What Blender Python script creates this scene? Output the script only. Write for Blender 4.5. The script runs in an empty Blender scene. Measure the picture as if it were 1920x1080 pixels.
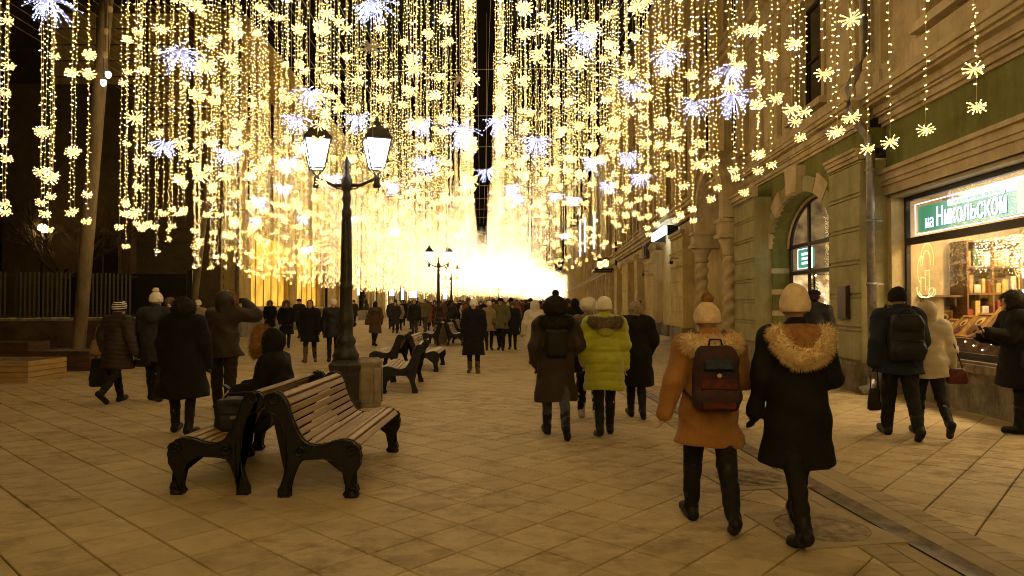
import bpy, bmesh, math, random
import numpy as np
from mathutils import Vector, Matrix

# ------------------------------------------------------------------ camera, world, exposure
SC = bpy.context.scene
COL = SC.collection
random.seed(7)
R = math.radians
FPX, HORIZON, CAMH = 1300.0, 568.0, 1.6
PITCH = math.atan((HORIZON - 540) / FPX)
cam_data = bpy.data.cameras.new('camera')
cam_data.sensor_width = 36
cam_data.lens = FPX / 1920 * 36
cam_data.clip_end = 2000
cam_data.clip_start = 0.05
cam = bpy.data.objects.new('camera', cam_data)
cam.location = (0, 0, CAMH)
cam.rotation_euler = (math.pi / 2 + PITCH, 0, 0)
COL.objects.link(cam)
SC.camera = cam

world = bpy.data.worlds.new('World')
SC.world = world
world.use_nodes = True
bgn = world.node_tree.nodes['Background']
bgn.inputs[0].default_value = (0.010, 0.0055, 0.002, 1)      # night sky over a lit city street
bgn.inputs[1].default_value = 0.35
SC.view_settings.view_transform = 'Standard'
SC.view_settings.look = 'None'
SC.view_settings.exposure = 0.75
SC.view_settings.gamma = 1
SC.cycles.use_denoising = True
SC.cycles.max_bounces = 6
SC.cycles.diffuse_bounces = 3
SC.cycles.glossy_bounces = 3
SC.cycles.transparent_max_bounces = 12
SC.cycles.sample_clamp_indirect = 3.0
SC.cycles.sample_clamp_direct = 0
SC.cycles.caustics_reflective = False
SC.cycles.caustics_refractive = False
SC.cycles.use_light_tree = True
SC.cycles.use_adaptive_sampling = False
SC.cycles.filter_width = 1.0

LED = 15.0            # strength of the tiny LEDs
WARM = (1.0, 0.64, 0.16)
COOL = (0.62, 0.72, 1.0)

# ------------------------------------------------------------------ geometry of the view (pixels of the photograph -> places)
def ray(px, py):
    u, v = (px - 960) / FPX, (540 - py) / FPX
    return Vector((u, math.cos(PITCH) - v * math.sin(PITCH), math.sin(PITCH) + v * math.cos(PITCH)))
def G(px, py, z=0.0):
    d = ray(px, py); t = (z - CAMH) / d.z
    return Vector((d.x * t, d.y * t, z))
def AT(px, py, Y):
    d = ray(px, py); t = Y / d.y
    return Vector((d.x * t, Y, CAMH + d.z * t))

# ------------------------------------------------------------------ materials
MATS = {}
def mat(name, col, rough=0.8, var=0.15, scale=6.0, bump=0.0, metal=0.0, col2=None, spec=0.3, bscale=None, sheen=0.0, stretch=(1, 1, 1), detail=5, grime=0.0):
    if name in MATS: return MATS[name]
    m = bpy.data.materials.new(name); m.use_nodes = True
    nt = m.node_tree; N = nt.nodes; L = nt.links
    b = N['Principled BSDF']
    tc = N.new('ShaderNodeTexCoord'); mp = N.new('ShaderNodeMapping'); mp.inputs['Scale'].default_value = stretch
    L.new(tc.outputs['Object'], mp.inputs[0])
    no = N.new('ShaderNodeTexNoise'); no.inputs['Scale'].default_value = scale; no.inputs['Detail'].default_value = detail
    no.inputs['Roughness'].default_value = 0.65
    L.new(mp.outputs[0], no.inputs['Vector'])
    rp = N.new('ShaderNodeValToRGB')
    c2 = col2 if col2 else tuple(max(0, c * (1 - 2 * var)) for c in col)
    c1 = col if col2 else tuple(min(1, c * (1 + var)) for c in col)
    rp.color_ramp.elements[0].position = 0.3; rp.color_ramp.elements[1].position = 0.7
    rp.color_ramp.elements[0].color = (*c2, 1); rp.color_ramp.elements[1].color = (*c1, 1)
    L.new(no.outputs[0], rp.inputs[0]); out = rp.outputs[0]
    if grime:             # rain streaks, soot and patched plaster
        def nz(sc, st, p0, p1, lo):
            m2 = N.new('ShaderNodeMapping'); m2.inputs['Scale'].default_value = st; L.new(tc.outputs['Object'], m2.inputs[0])
            n3 = N.new('ShaderNodeTexNoise'); n3.inputs['Scale'].default_value = sc; n3.inputs['Detail'].default_value = 9; n3.inputs['Roughness'].default_value = .72; L.new(m2.outputs[0], n3.inputs['Vector'])
            r3 = N.new('ShaderNodeValToRGB'); r3.color_ramp.elements[0].position = p0; r3.color_ramp.elements[1].position = p1; r3.color_ramp.elements[0].color = (lo, lo * .96, lo * .9, 1); r3.color_ramp.elements[1].color = (1, 1, 1, 1); L.new(n3.outputs[0], r3.inputs[0]); return r3.outputs[0]
        for (sc, st, p0, p1) in ((2.2, (1.6, 1.6, .12), .36, .55), (.9, (1, 1, 1), .38, .52), (14, (1, 1, 1), .30, .44)):
            mm = N.new('ShaderNodeMixRGB'); mm.blend_type = 'MULTIPLY'; mm.inputs[0].default_value = 1; L.new(out, mm.inputs[1]); L.new(nz(sc, st, p0, p1, 1 - grime), mm.inputs[2]); out = mm.outputs[0]
    L.new(out, b.inputs['Base Color'])
    b.inputs['Roughness'].default_value = rough; b.inputs['Metallic'].default_value = metal
    b.inputs['Specular IOR Level'].default_value = spec
    if sheen: b.inputs['Sheen Weight'].default_value = sheen
    if bump:
        n2 = N.new('ShaderNodeTexNoise'); n2.inputs['Scale'].default_value = bscale or scale * 6; n2.inputs['Detail'].default_value = 6
        L.new(mp.outputs[0], n2.inputs['Vector'])
        bp = N.new('ShaderNodeBump'); bp.inputs['Strength'].default_value = bump; bp.inputs['Distance'].default_value = 0.02
        L.new(n2.outputs[0], bp.inputs['Height']); L.new(bp.outputs[0], b.inputs['Normal'])
    MATS[name] = m
    return m
def emis(name, col, strength, sampling='AUTO', base=(0.02, 0.02, 0.02)):
    if name in MATS: return MATS[name]
    m = bpy.data.materials.new(name); m.use_nodes = True
    b = m.node_tree.nodes['Principled BSDF']
    b.inputs['Base Color'].default_value = (*base, 1)
    b.inputs['Emission Color'].default_value = (*col, 1)
    b.inputs['Emission Strength'].default_value = strength
    b.inputs['Roughness'].default_value = 0.6
    m.cycles.emission_sampling = sampling
    MATS[name] = m
    return m
def emis_noise(name, c1, c2, s, scale, sampling='AUTO'):
    """a lit interior seen through a window: warm glow broken by goods and curtains"""
    if name in MATS: return MATS[name]
    m = emis(name, c1, s, sampling)
    N = m.node_tree.nodes; L = m.node_tree.links; b = N['Principled BSDF']
    tc = N.new('ShaderNodeTexCoord'); no = N.new('ShaderNodeTexNoise'); no.inputs['Scale'].default_value = scale
    L.new(tc.outputs['Object'], no.inputs['Vector'])
    rp = N.new('ShaderNodeValToRGB'); rp.color_ramp.elements[0].position = 0.35; rp.color_ramp.elements[1].position = 0.65
    rp.color_ramp.elements[0].color = (*c2, 1); rp.color_ramp.elements[1].color = (*c1, 1)
    L.new(no.outputs[0], rp.inputs[0]); L.new(rp.outputs[0], b.inputs['Emission Color'])
    return m
def glass(name='window_glass', tint=(1, 1, 1), refl=0.04):
    if name in MATS: return MATS[name]
    m = bpy.data.materials.new(name); m.use_nodes = True
    nt = m.node_tree; N = nt.nodes; L = nt.links
    N.remove(N['Principled BSDF'])
    t = N.new('ShaderNodeBsdfTransparent'); t.inputs[0].default_value = (*tint, 1)
    g = N.new('ShaderNodeBsdfGlossy'); g.inputs['Roughness'].default_value = 0.015
    lw = N.new('ShaderNodeLayerWeight'); lw.inputs[0].default_value = 0.5
    pw = N.new('ShaderNodeMath'); pw.operation = 'POWER'; pw.inputs[1].default_value = 3.2; L.new(lw.outputs['Facing'], pw.inputs[0])
    mx = N.new('ShaderNodeMath'); mx.operation = 'MULTIPLY_ADD'; mx.inputs[1].default_value = 0.55; mx.inputs[2].default_value = refl; mx.use_clamp = True
    L.new(pw.outputs[0], mx.inputs[0])
    ms = N.new('ShaderNodeMixShader'); L.new(mx.outputs[0], ms.inputs[0]); L.new(t.outputs[0], ms.inputs[1]); L.new(g.outputs[0], ms.inputs[2])
    L.new(ms.outputs[0], N['Material Output'].inputs[0])
    MATS[name] = m
    return m

# ------------------------------------------------------------------ mesh building
class MB:
    """collects shapes for ONE mesh object"""
    def __init__(s): s.v = []; s.f = []; s.mi = []; s.cur = 0; s.sm = []
    def add(s, vs, fs, smooth=False):
        o = len(s.v); s.v.extend([tuple(v) for v in vs]); s.f.extend([tuple(i + o for i in f) for f in fs])
        s.mi.extend([s.cur] * len(fs)); s.sm.extend([smooth] * len(fs)); return s
    def box(s, x0, x1, y0, y1, z0, z1):
        if x0 > x1: x0, x1 = x1, x0
        if y0 > y1: y0, y1 = y1, y0
        vs = [(x, y, z) for z in (z0, z1) for (x, y) in ((x0, y0), (x1, y0), (x1, y1), (x0, y1))]
        return s.add(vs, [(3, 2, 1, 0), (4, 5, 6, 7), (0, 1, 5, 4), (1, 2, 6, 5), (2, 3, 7, 6), (3, 0, 4, 7)])
    def cbox(s, x0, x1, y0, y1, z0, z1, c=0.01):
        """chamfered on the x- faces' outline (faces seen from the street) - small boxes with soft edges"""
        xs = (x0, x0 + c, x1 - c, x1); 
        vs = []; 
        for (x, i) in ((x0, c), (x0 + c, 0), (x1 - c, 0), (x1, c)):
            vs += [(x, y0 + i, z0 + i), (x, y1 - i, z0 + i), (x, y1 - i, z1 - i), (x, y0 + i, z1 - i)]
        fs = [(0, 3, 2, 1), (12, 13, 14, 15)]
        for k in range(3):
            a = 4 * k
            for j in range(4): fs.append((a + j, a + (j + 1) % 4, a + 4 + (j + 1) % 4, a + 4 + j))
        return s.add(vs, fs)
    def lathe(s, prof, n=16, cx=0, cy=0, z=0, smooth=True, twist=0, caps=True):
        vs = []
        for (r, h) in prof:
            for k in range(n):
                a = 2 * math.pi * k / n + twist
                vs.append((cx + r * math.cos(a), cy + r * math.sin(a), z + h))
        fs = []
        for i in range(len(prof) - 1):
            for k in range(n):
                k2 = (k + 1) % n
                fs.append((i * n + k, i * n + k2, (i + 1) * n + k2, (i + 1) * n + k))
        s.add(vs, fs, smooth)
        if caps:
            o = len(s.v) - len(vs)
            s.f.append(tuple(o + k for k in reversed(range(n)))); s.mi.append(s.cur); s.sm.append(False)
            s.f.append(tuple(o + (len(prof) - 1) * n + k for k in range(n))); s.mi.append(s.cur); s.sm.append(False)
        return s
    def tube(s, pts, r, n=8, smooth=True, r2=None):
        pts = [Vector(p) for p in pts]; vs = []
        up = Vector((0, 0, 1))
        m = len(pts)
        for i, p in enumerate(pts):
            d = (pts[min(i + 1, m - 1)] - pts[max(i - 1, 0)]).normalized()
            a = d.cross(up)
            if a.length < 0.05: a = d.cross(Vector((1, 0, 0)))
            a.normalize(); b = a.cross(d).normalized()
            rr = r if not isinstance(r, (list, tuple)) else r[i]
            if r2 is not None: rr = r + (r2 - r) * i / (m - 1)
            for k in range(n):
                t = 2 * math.pi * k / n
                vs.append(p + a * rr * math.cos(t) + b * rr * math.sin(t))
        fs = []
        for i in range(m - 1):
            for k in range(n):
                k2 = (k + 1) % n
                fs.append((i * n + k2, i * n + k, (i + 1) * n + k, (i + 1) * n + k2))
        fs.append(tuple(range(n))); fs.append(tuple((m - 1) * n + k for k in reversed(range(n))))
        return s.add(vs, fs, smooth)
    def prism(s, poly, y0, y1, axis='y', c=0.0):
        """closed polygon (a,b) extruded along an axis; a->x b->z for axis y"""
        n = len(poly)
        def P(a, b, t): return {'y': (a, t, b), 'x': (t, a, b), 'z': (a, b, t)}[axis]
        cx = sum(p[0] for p in poly) / n; cz = sum(p[1] for p in poly) / n
        vs = [P(a, b, y0) for a, b in poly] + [P(a, b, y1) for a, b in poly]
        fs = [tuple(range(n)), tuple(reversed(range(n, 2 * n)))] + [((i + 1) % n, i, n + i, n + (i + 1) % n) for i in range(n)]
        return s.add(vs, fs)
    def blob(s, c, r, n=8, m=5, smooth=True):
        rx, ry, rz = r if isinstance(r, (tuple, list)) else (r, r, r)
        vs = [(c[0], c[1], c[2] - rz)]
        for i in range(1, m):
            t = math.pi * i / m - math.pi / 2
            for k in range(n):
                a = 2 * math.pi * k / n
                vs.append((c[0] + rx * math.cos(t) * math.cos(a), c[1] + ry * math.cos(t) * math.sin(a), c[2] + rz * math.sin(t)))
        vs.append((c[0], c[1], c[2] + rz)); fs = []
        for k in range(n): fs.append((0, 1 + (k + 1) % n, 1 + k))
        for i in range(m - 2):
            for k in range(n):
                a = 1 + i * n; fs.append((a + k, a + (k + 1) % n, a + n + (k + 1) % n, a + n + k))
        e = len(vs) - 1; a = 1 + (m - 2) * n
        for k in range(n): fs.append((a + k, a + (k + 1) % n, e))
        return s.add(vs, fs, smooth)
    def octa(s, c, r, rz=None):
        x, y, z = c; rz = rz or r
        return s.add([(x + r, y, z), (x, y + r, z), (x - r, y, z), (x, y - r, z), (x, y, z + rz), (x, y, z - rz)],
                     [(0, 1, 4), (1, 2, 4), (2, 3, 4), (3, 0, 4), (1, 0, 5), (2, 1, 5), (3, 2, 5), (0, 3, 5)])
    def mesh(s, name, mats):
        me = bpy.data.meshes.new(name); me.from_pydata(s.v, [], s.f)
        for m in (mats if isinstance(mats, (list, tuple)) else [mats]): me.materials.append(m)
        me.polygons.foreach_set('material_index', s.mi); me.polygons.foreach_set('use_smooth', s.sm)
        me.update(); return me
    def build(s, name, mats, parent=None, **kw):
        return link(name, s.mesh(name, mats), parent, **kw)

def link(name, data, parent=None, loc=None, rz=None, label=None, cat=None, group=None, kind=None):
    o = bpy.data.objects.new(name, data); COL.objects.link(o)
    if parent is not None: o.parent = parent
    if loc is not None: o.location = loc
    if rz is not None: o.rotation_euler = (0, 0, rz)
    return tag(o, label, cat, group, kind)
def tag(o, label=None, cat=None, group=None, kind=None):
    if label: o['label'] = label
    if cat: o['category'] = cat
    if group: o['group'] = group
    if kind: o['kind'] = kind
    return o
def thing(name, label, cat, loc=(0, 0, 0), rz=0, group=None):
    return link(name, None, None, loc, rz, label, cat, group)
def fix_normals(o):
    bm = bmesh.new(); bm.from_mesh(o.data); bmesh.ops.recalc_face_normals(bm, faces=bm.faces); bm.to_mesh(o.data); bm.free(); return o
def bevel(o, w=0.01, seg=2):
    bm = bmesh.new(); bm.from_mesh(o.data)
    bmesh.ops.remove_doubles(bm, verts=bm.verts, dist=1e-5)
    es = [e for e in bm.edges if len(e.link_faces) == 2 and e.calc_face_angle(0) > 0.6]
    bmesh.ops.bevel(bm, geom=es, offset=w, segments=seg, affect='EDGES', clamp_overlap=True)
    bmesh.ops.recalc_face_normals(bm, faces=bm.faces)
    bm.to_mesh(o.data); bm.free(); return o
def copy_tree(o, parent=None, memo=None):
    c = o.copy(); COL.objects.link(c)
    if parent is not None: c.parent = parent
    for ch in CH.get(o.name, []): copy_tree(ch, c)
    return c
CH = {}
def remember(o):
    """note the children once, so copying does not search the whole scene"""
    CH[o.name] = [c for c in o.children]
    for c in CH[o.name]: remember(c)
    return o

# ------------------------------------------------------------------ signed distance fields -> meshes (clothes, bodies)
class SDF:
    def __init__(s, lo, hi, res):
        s.lo = np.array(lo, float); s.res = res
        n = np.ceil((np.array(hi) - s.lo) / res).astype(int) + 1
        s.n = n; s.ax = [s.lo[i] + np.arange(n[i]) * res for i in range(3)]
        s.F = np.full(n, 0.2, np.float32)
    def _sub(s, lo, hi):
        sl = []
        for i in range(3):
            a = max(0, int((lo[i] - s.lo[i]) / s.res)); b = min(s.n[i], int((hi[i] - s.lo[i]) / s.res) + 2)
            sl.append(slice(a, max(a, b)))
        return tuple(sl), s.ax[0][sl[0]][:, None, None], s.ax[1][sl[1]][None, :, None], s.ax[2][sl[2]][None, None, :]
    def _min(s, sl, d, k):
        f = s.F[sl]
        if f.size == 0: return
        if k > 0:
            h = np.maximum(k - np.abs(f - d), 0) / k
            s.F[sl] = np.minimum(f, d) - h * h * k * 0.25
        else: s.F[sl] = np.minimum(f, d)
    def cone(s, a, b, r1, r2, k=0.03, sq=(1, 1, 1), sub=False):
        a = np.array(a, float); b = np.array(b, float); sq = np.array(sq, float)
        pad = max(r1, r2) * max(sq) + 0.08
        sl, X, Y, Z = s._sub(np.minimum(a, b) - pad, np.maximum(a, b) + pad)
        px, py, pz = (X - a[0]) / sq[0], (Y - a[1]) / sq[1], (Z - a[2]) / sq[2]
        ba = (b - a) / sq; dd = max(1e-9, float(ba @ ba))
        h = np.clip((px * ba[0] + py * ba[1] + pz * ba[2]) / dd, 0, 1)
        d = (np.sqrt((px - h * ba[0]) ** 2 + (py - h * ba[1]) ** 2 + (pz - h * ba[2]) ** 2) - (r1 + (r2 - r1) * h)) * min(sq)
        if sub: s.F[sl] = np.maximum(s.F[sl], -d)
        else: s._min(sl, d.astype(np.float32), k)
        return s
    def ell(s, c, r, k=0.02, sub=False):
        c = np.array(c, float); r = np.array(r, float)
        sl, X, Y, Z = s._sub(c - r - 0.08, c + r + 0.08)
        q = np.sqrt(((X - c[0]) / r[0]) ** 2 + ((Y - c[1]) / r[1]) ** 2 + ((Z - c[2]) / r[2]) ** 2)
        d = (q - 1) * min(r)
        if sub: s.F[sl] = np.maximum(s.F[sl], -d)
        else: s._min(sl, d.astype(np.float32), k)
        return s
    def path(s, pts, r, k=0.02, sq=(1, 1, 1)):
        for i in range(len(pts) - 1):
            r1 = r[i] if isinstance(r, (list, tuple)) else r; r2 = r[i + 1] if isinstance(r, (list, tuple)) else r
            s.cone(pts[i], pts[i + 1], r1, r2, k, sq)
        return s
    def above(s, z): s.F = np.maximum(s.F, (z - s.ax[2])[None, None, :].astype(np.float32)); return s
    def below(s, z): s.F = np.maximum(s.F, (s.ax[2] - z)[None, None, :].astype(np.float32)); return s
    def wrinkle(s, amp=0.004, f=22, seed=0):
        X = s.ax[0][:, None, None]; Y = s.ax[1][None, :, None]; Z = s.ax[2][None, None, :]; q = seed * 1.7
        w = np.sin(f * X + 4 * np.sin(f * .35 * Z + q)) * np.cos(f * .6 * Z + 3 * np.sin(f * .4 * Y + q)) + .5 * np.sin(f * 1.9 * Y + f * 1.3 * Z + q) * np.cos(f * 1.5 * X)
        s.F += (amp * w).astype(np.float32)
        # sharper creases, strongest where sleeves and waist bend
        c = 1 - np.abs(np.sin(f * .62 * Z + 2.2 * np.sin(f * .22 * X + q) + 1.7 * np.sin(f * .3 * Y + 2 * q) + q)) * 2
        m_ = .5 + .5 * np.sin(f * .31 * X + f * .17 * Z + q * 3) * np.cos(f * .27 * Y + q)
        s.F += (-amp * 1.1 * np.clip(c, 0, 1) ** 2 * m_).astype(np.float32); return s
    def quilt(s, pitch=0.09, amp=0.009, off=0.0, slope=0.0):
        Z = s.ax[2][None, None, :]; X = s.ax[0][:, None, None]
        s.F += (amp * (0.6 - np.abs(np.sin(math.pi * (Z + off + slope * np.abs(X)) / pitch)) ** 0.5)).astype(np.float32); return s
    def knit(s, pitch=0.02, amp=0.003):
        Z = s.ax[2][None, None, :]
        s.F += (amp * np.sin(2 * math.pi * Z / pitch)).astype(np.float32); return s
    def net(s):
        F = np.pad(s.F, 1, constant_values=0.1); lo = s.lo - s.res
        S = F < 0
        c = [(0, 0, 0), (1, 0, 0), (0, 1, 0), (1, 1, 0), (0, 0, 1), (1, 0, 1), (0, 1, 1), (1, 1, 1)]
        nx, ny, nz = np.array(F.shape) - 1
        cnt = np.zeros((nx, ny, nz), np.int8)
        for (i, j, k) in c: cnt += S[i:nx + i, j:ny + j, k:nz + k]
        act = np.argwhere((cnt > 0) & (cnt < 8))
        idx = np.full((nx, ny, nz), -1, np.int32); idx[act[:, 0], act[:, 1], act[:, 2]] = np.arange(len(act))
        V = np.stack([F[act[:, 0] + i, act[:, 1] + j, act[:, 2] + k] for (i, j, k) in c], 1)
        P = np.zeros((len(act), 3)); W = np.zeros(len(act)); C = np.array(c, float)
        for a in range(8):
            for b in range(a + 1, 8):
                if np.abs(C[a] - C[b]).sum() != 1: continue
                m = (V[:, a] < 0) != (V[:, b] < 0)
                t = np.where(m, V[:, a] / np.where(m, V[:, a] - V[:, b], 1), 0)
                P += np.where(m[:, None], C[a] + (C[b] - C[a]) * t[:, None], 0); W += m
        P = (act + P / W[:, None]) * s.res + lo
        Q = []
        for ax in range(3):
            a1, a2 = [(1, 2), (2, 0), (0, 1)][ax]
            sl0 = [slice(1, -1)] * 3; sl0[ax] = slice(0, -1); sl1 = [slice(1, -1)] * 3; sl1[ax] = slice(1, None)
            A = S[tuple(sl0)]; B = S[tuple(sl1)]
            e = np.argwhere(A != B)
            if len(e) == 0: continue
            off = np.array([1, 1, 1]); off[ax] = 0
            flip = A[e[:, 0], e[:, 1], e[:, 2]]
            e = e + off
            u = np.zeros(3, int); u[a1] = 1; w = np.zeros(3, int); w[a2] = 1
            g = lambda q: idx[q[:, 0], q[:, 1], q[:, 2]]
            q = np.stack([g(e - u - w), g(e - w), g(e), g(e - u)], 1)
            q[~flip] = q[~flip][:, ::-1]
            Q.append(q)
        Q = np.concatenate(Q); Q = Q[(Q >= 0).all(1)]
        return P, Q
def np_mesh(name, P, Q, mats, smooth=True, mi=None):
    """quads or triangles in one numpy array"""
    me = bpy.data.meshes.new(name); k = Q.shape[1]
    me.vertices.add(len(P)); me.vertices.foreach_set('co', np.asarray(P, np.float32).ravel())
    me.loops.add(Q.size); me.loops.foreach_set('vertex_index', np.asarray(Q, np.int32).ravel())
    me.polygons.add(len(Q)); me.polygons.foreach_set('loop_start', np.arange(0, Q.size, k, dtype=np.int32))
    me.polygons.foreach_set('use_smooth', np.full(len(Q), smooth))
    for m in (mats if isinstance(mats, (list, tuple)) else [mats]): me.materials.append(m)
    if mi is not None: me.polygons.foreach_set('material_index', np.asarray(mi, np.int32))
    me.update(calc_edges=True); return me
# ------------------------------------------------------------------ the street surface
YAW = R(-2.55)                        # the paving and the light rows run this way
def ST(lat, along, z=0.0):            # street frame -> world
    return Vector((lat * math.cos(YAW) + along * math.sin(YAW), -lat * math.sin(YAW) + along * math.cos(YAW), z))
def inv_ST(x, y): return (x * math.cos(YAW) - y * math.sin(YAW), x * math.sin(YAW) + y * math.cos(YAW))

def paving_material(name, base, dark, joints=False, rough=0.62):
    m = bpy.data.materials.new(name); m.use_nodes = True
    N = m.node_tree.nodes; L = m.node_tree.links; b = N['Principled BSDF']
    ge = N.new('ShaderNodeNewGeometry'); oi = N.new('ShaderNodeObjectInfo')
    def noise(sc, det=5, rg=0.6, sx=(1, 1, 1)):
        mp = N.new('ShaderNodeMapping'); mp.inputs['Scale'].default_value = sx; L.new(ge.outputs['Position'], mp.inputs[0])
        n = N.new('ShaderNodeTexNoise'); n.inputs['Scale'].default_value = sc; n.inputs['Detail'].default_value = det; n.inputs['Roughness'].default_value = rg
        L.new(mp.outputs[0], n.inputs['Vector']); return n
    def ramp(src, p0, p1, c0=(0, 0, 0, 1), c1=(1, 1, 1, 1)):
        r = N.new('ShaderNodeValToRGB'); r.color_ramp.elements[0].position = p0; r.color_ramp.elements[1].position = p1
        r.color_ramp.elements[0].color = c0; r.color_ramp.elements[1].color = c1; L.new(src, r.inputs[0]); return r
    def mix(f, a, c, mode='MIX'):
        x = N.new('ShaderNodeMixRGB'); x.blend_type = mode
        for s, v in ((x.inputs[0], f), (x.inputs[1], a), (x.inputs[2], c)):
            if isinstance(v, (tuple, float)): s.default_value = v
            else: L.new(v, s)
        return x.outputs[0]
    big = ramp(noise(0.5, 8, 0.75).outputs[0], 0.42, 0.56)         # trodden slush against wet stone
    fine = ramp(noise(9, 8, 0.75).outputs[0], 0.3, 0.72)
    streak = ramp(noise(3.6, 8, 0.75, (0.85, 1.25, 1)).outputs[0], 0.44, 0.60)
    add = N.new('ShaderNodeMath'); add.operation = 'ADD'; L.new(ge.outputs['Random Per Island'], add.inputs[0]); L.new(oi.outputs['Random'], add.inputs[1])
    fr = N.new('ShaderNodeMath'); fr.operation = 'FRACT'; L.new(add.outputs[0], fr.inputs[0])
    per = ramp(fr.outputs[0], 0.0, 1.0, (0.82, 0.81, 0.79, 1), (1.0, 1.0, 1.0, 1))
    c = mix(fine.outputs[0], (base[0] * .78, base[1] * .77, base[2] * .74, 1.0), (*base, 1.0))
    st = N.new('ShaderNodeMath'); st.operation = 'MULTIPLY'; L.new(streak.outputs[0], st.inputs[0]); st.inputs[1].default_value = 0.14
    c = mix(st.outputs[0], c, (*dark, 1.0))
    inv = N.new('ShaderNodeMath'); inv.operation = 'MULTIPLY_ADD'; L.new(big.outputs[0], inv.inputs[0]); inv.inputs[1].default_value = -0.55; inv.inputs[2].default_value = 0.62
    mul = N.new('ShaderNodeMath'); mul.operation = 'MULTIPLY'; L.new(inv.outputs[0], mul.inputs[0]); L.new(streak.outputs[0], mul.inputs[1])
    c = mix(mul.outputs[0], c, (dark[0] * .6, dark[1] * .55, dark[2] * .5, 1.0))
    c = mix(1.0, c, per.outputs[0], 'MULTIPLY')
    if joints:
        mp = N.new('ShaderNodeMapping'); mp.inputs['Rotation'].default_value = (0, 0, YAW * 1 + R(45)); L.new(ge.outputs['Position'], mp.inputs[0])
        br = N.new('ShaderNodeTexBrick'); br.offset = 0; br.inputs['Scale'].default_value = 1; br.inputs['Brick Width'].default_value = 0.4; br.inputs['Row Height'].default_value = 0.4
        br.inputs['Mortar Size'].default_value = 0.008; br.inputs['Color1'].default_value = (1, 1, 1, 1); br.inputs['Color2'].default_value = (.86, .86, .85, 1); br.inputs['Mortar'].default_value = (.45, .4, .35, 1)
        L.new(mp.outputs[0], br.inputs['Vector']); c = mix(1.0, c, br.outputs[0], 'MULTIPLY')
    L.new(c, b.inputs['Base Color'])
    rr = N.new('ShaderNodeMapRange'); L.new(fine.outputs[0], rr.inputs[0]); rr.inputs[3].default_value = rough - .16; rr.inputs[4].default_value = rough + .2
    L.new(rr.outputs[0], b.inputs['Roughness']); b.inputs['Specular IOR Level'].default_value = 0.35
    bp = N.new('ShaderNodeBump'); bp.inputs['Strength'].default_value = 0.5; bp.inputs['Distance'].default_value = 0.014
    L.new(noise(26, 8, 0.75).outputs[0], bp.inputs['Height']); L.new(bp.outputs[0], b.inputs['Normal'])
    MATS[name] = m; return m

M_SLAB = paving_material('slab_stone', (0.66, 0.52, 0.29), (0.33, 0.245, 0.125))
M_FAR = paving_material('far_slab_stone', (0.66, 0.54, 0.34), (0.44, 0.34, 0.2), joints=True)
M_JOINT = mat('joint_dirt', (0.030, 0.024, 0.018), 0.9, 0.3, 20)
M_CONC = paving_material('gutter_stone', (0.50, 0.40, 0.24), (0.26, 0.19, 0.11))
M_WET = mat('gutter_dirt', (0.20, 0.15, 0.09), 0.45, 0.4, 5, bump=.3, spec=.5)

ground = MB()
ground.add([(-900, -60, -0.014), (900, -60, -0.014), (900, 1500, -0.014), (-900, 1500, -0.014)], [(0, 1, 2, 3)])
ground = ground.build('ground', M_JOINT, kind='structure')
far = MB(); far.add([ST(-60, 33.0, -0.006), ST(60, 33.0, -0.006), ST(60, 900, -0.006), ST(-60, 900, -0.006)], [(0, 1, 2, 3)])
far.build('road_surface', M_FAR, kind='structure')

GUT, GH = 2.93, 0.46
D1 = Vector((math.sin(YAW + R(45)), math.cos(YAW + R(45)))); D2 = Vector((math.sin(YAW - R(45)), math.cos(YAW - R(45))))
O0 = G(937.7, 1006.7).xy; TS = 0.398
def clip(poly, n, c):                 # keep n.p <= c
    out = []
    for i in range(len(poly)):
        a, b = poly[i], poly[(i + 1) % len(poly)]; da, db = n.dot(a) - c, n.dot(b) - c
        if da <= 0: out.append(a)
        if (da < 0) != (db < 0): out.append(a + (b - a) * (da / (da - db)))
    return out
LATN = Vector((math.cos(YAW), -math.sin(YAW)))
pavement = thing('pavement', None, None); tag(pavement, kind='structure')
def slab(mb, poly, j=0.0055, z=0.0, tilt=(0, 0)):
    n = len(poly); c = sum(poly, Vector((0, 0))) / n
    def inset(d):
        out = []
        for p in poly:
            q = p - c; l = q.length; out.append(c + q * max(0.1, (l - d * 1.4) / max(l, 1e-4)))
        return out
    t = inset(j + 0.004); m_ = inset(j); 
    vs = [(p.x, p.y, z + tilt[0] * (p.x - c.x) + tilt[1] * (p.y - c.y)) for p in t] + [(p.x, p.y, z - .005) for p in m_] + [(p.x, p.y, -0.02) for p in m_]
    fs = [tuple(range(n))]
    for k in range(2):
        for i in range(n): fs.append((k * n + i, (k + 1) * n + i, (k + 1) * n + (i + 1) % n, k * n + (i + 1) % n))
    mb.add(vs, fs)
cells = []
for i in range(-110, 110):
    for j in range(-110, 110):
        c = O0 + D1 * (i + .5) * TS + D2 * (j + .5) * TS
        lat, al = inv_ST(c.x, c.y)
        if not (1.5 < al < 33.4) or abs(lat) > 0.80 * al + 3.2: continue
        if lat > 6.3 + al * .13: continue
        cells.append((math.hypot(c.x, c.y), i, j, lat, al, c))
cells.sort(key=lambda t: t[0])
tiles_in_view = 0
rest = MB()
rng = random.Random(3)
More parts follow.
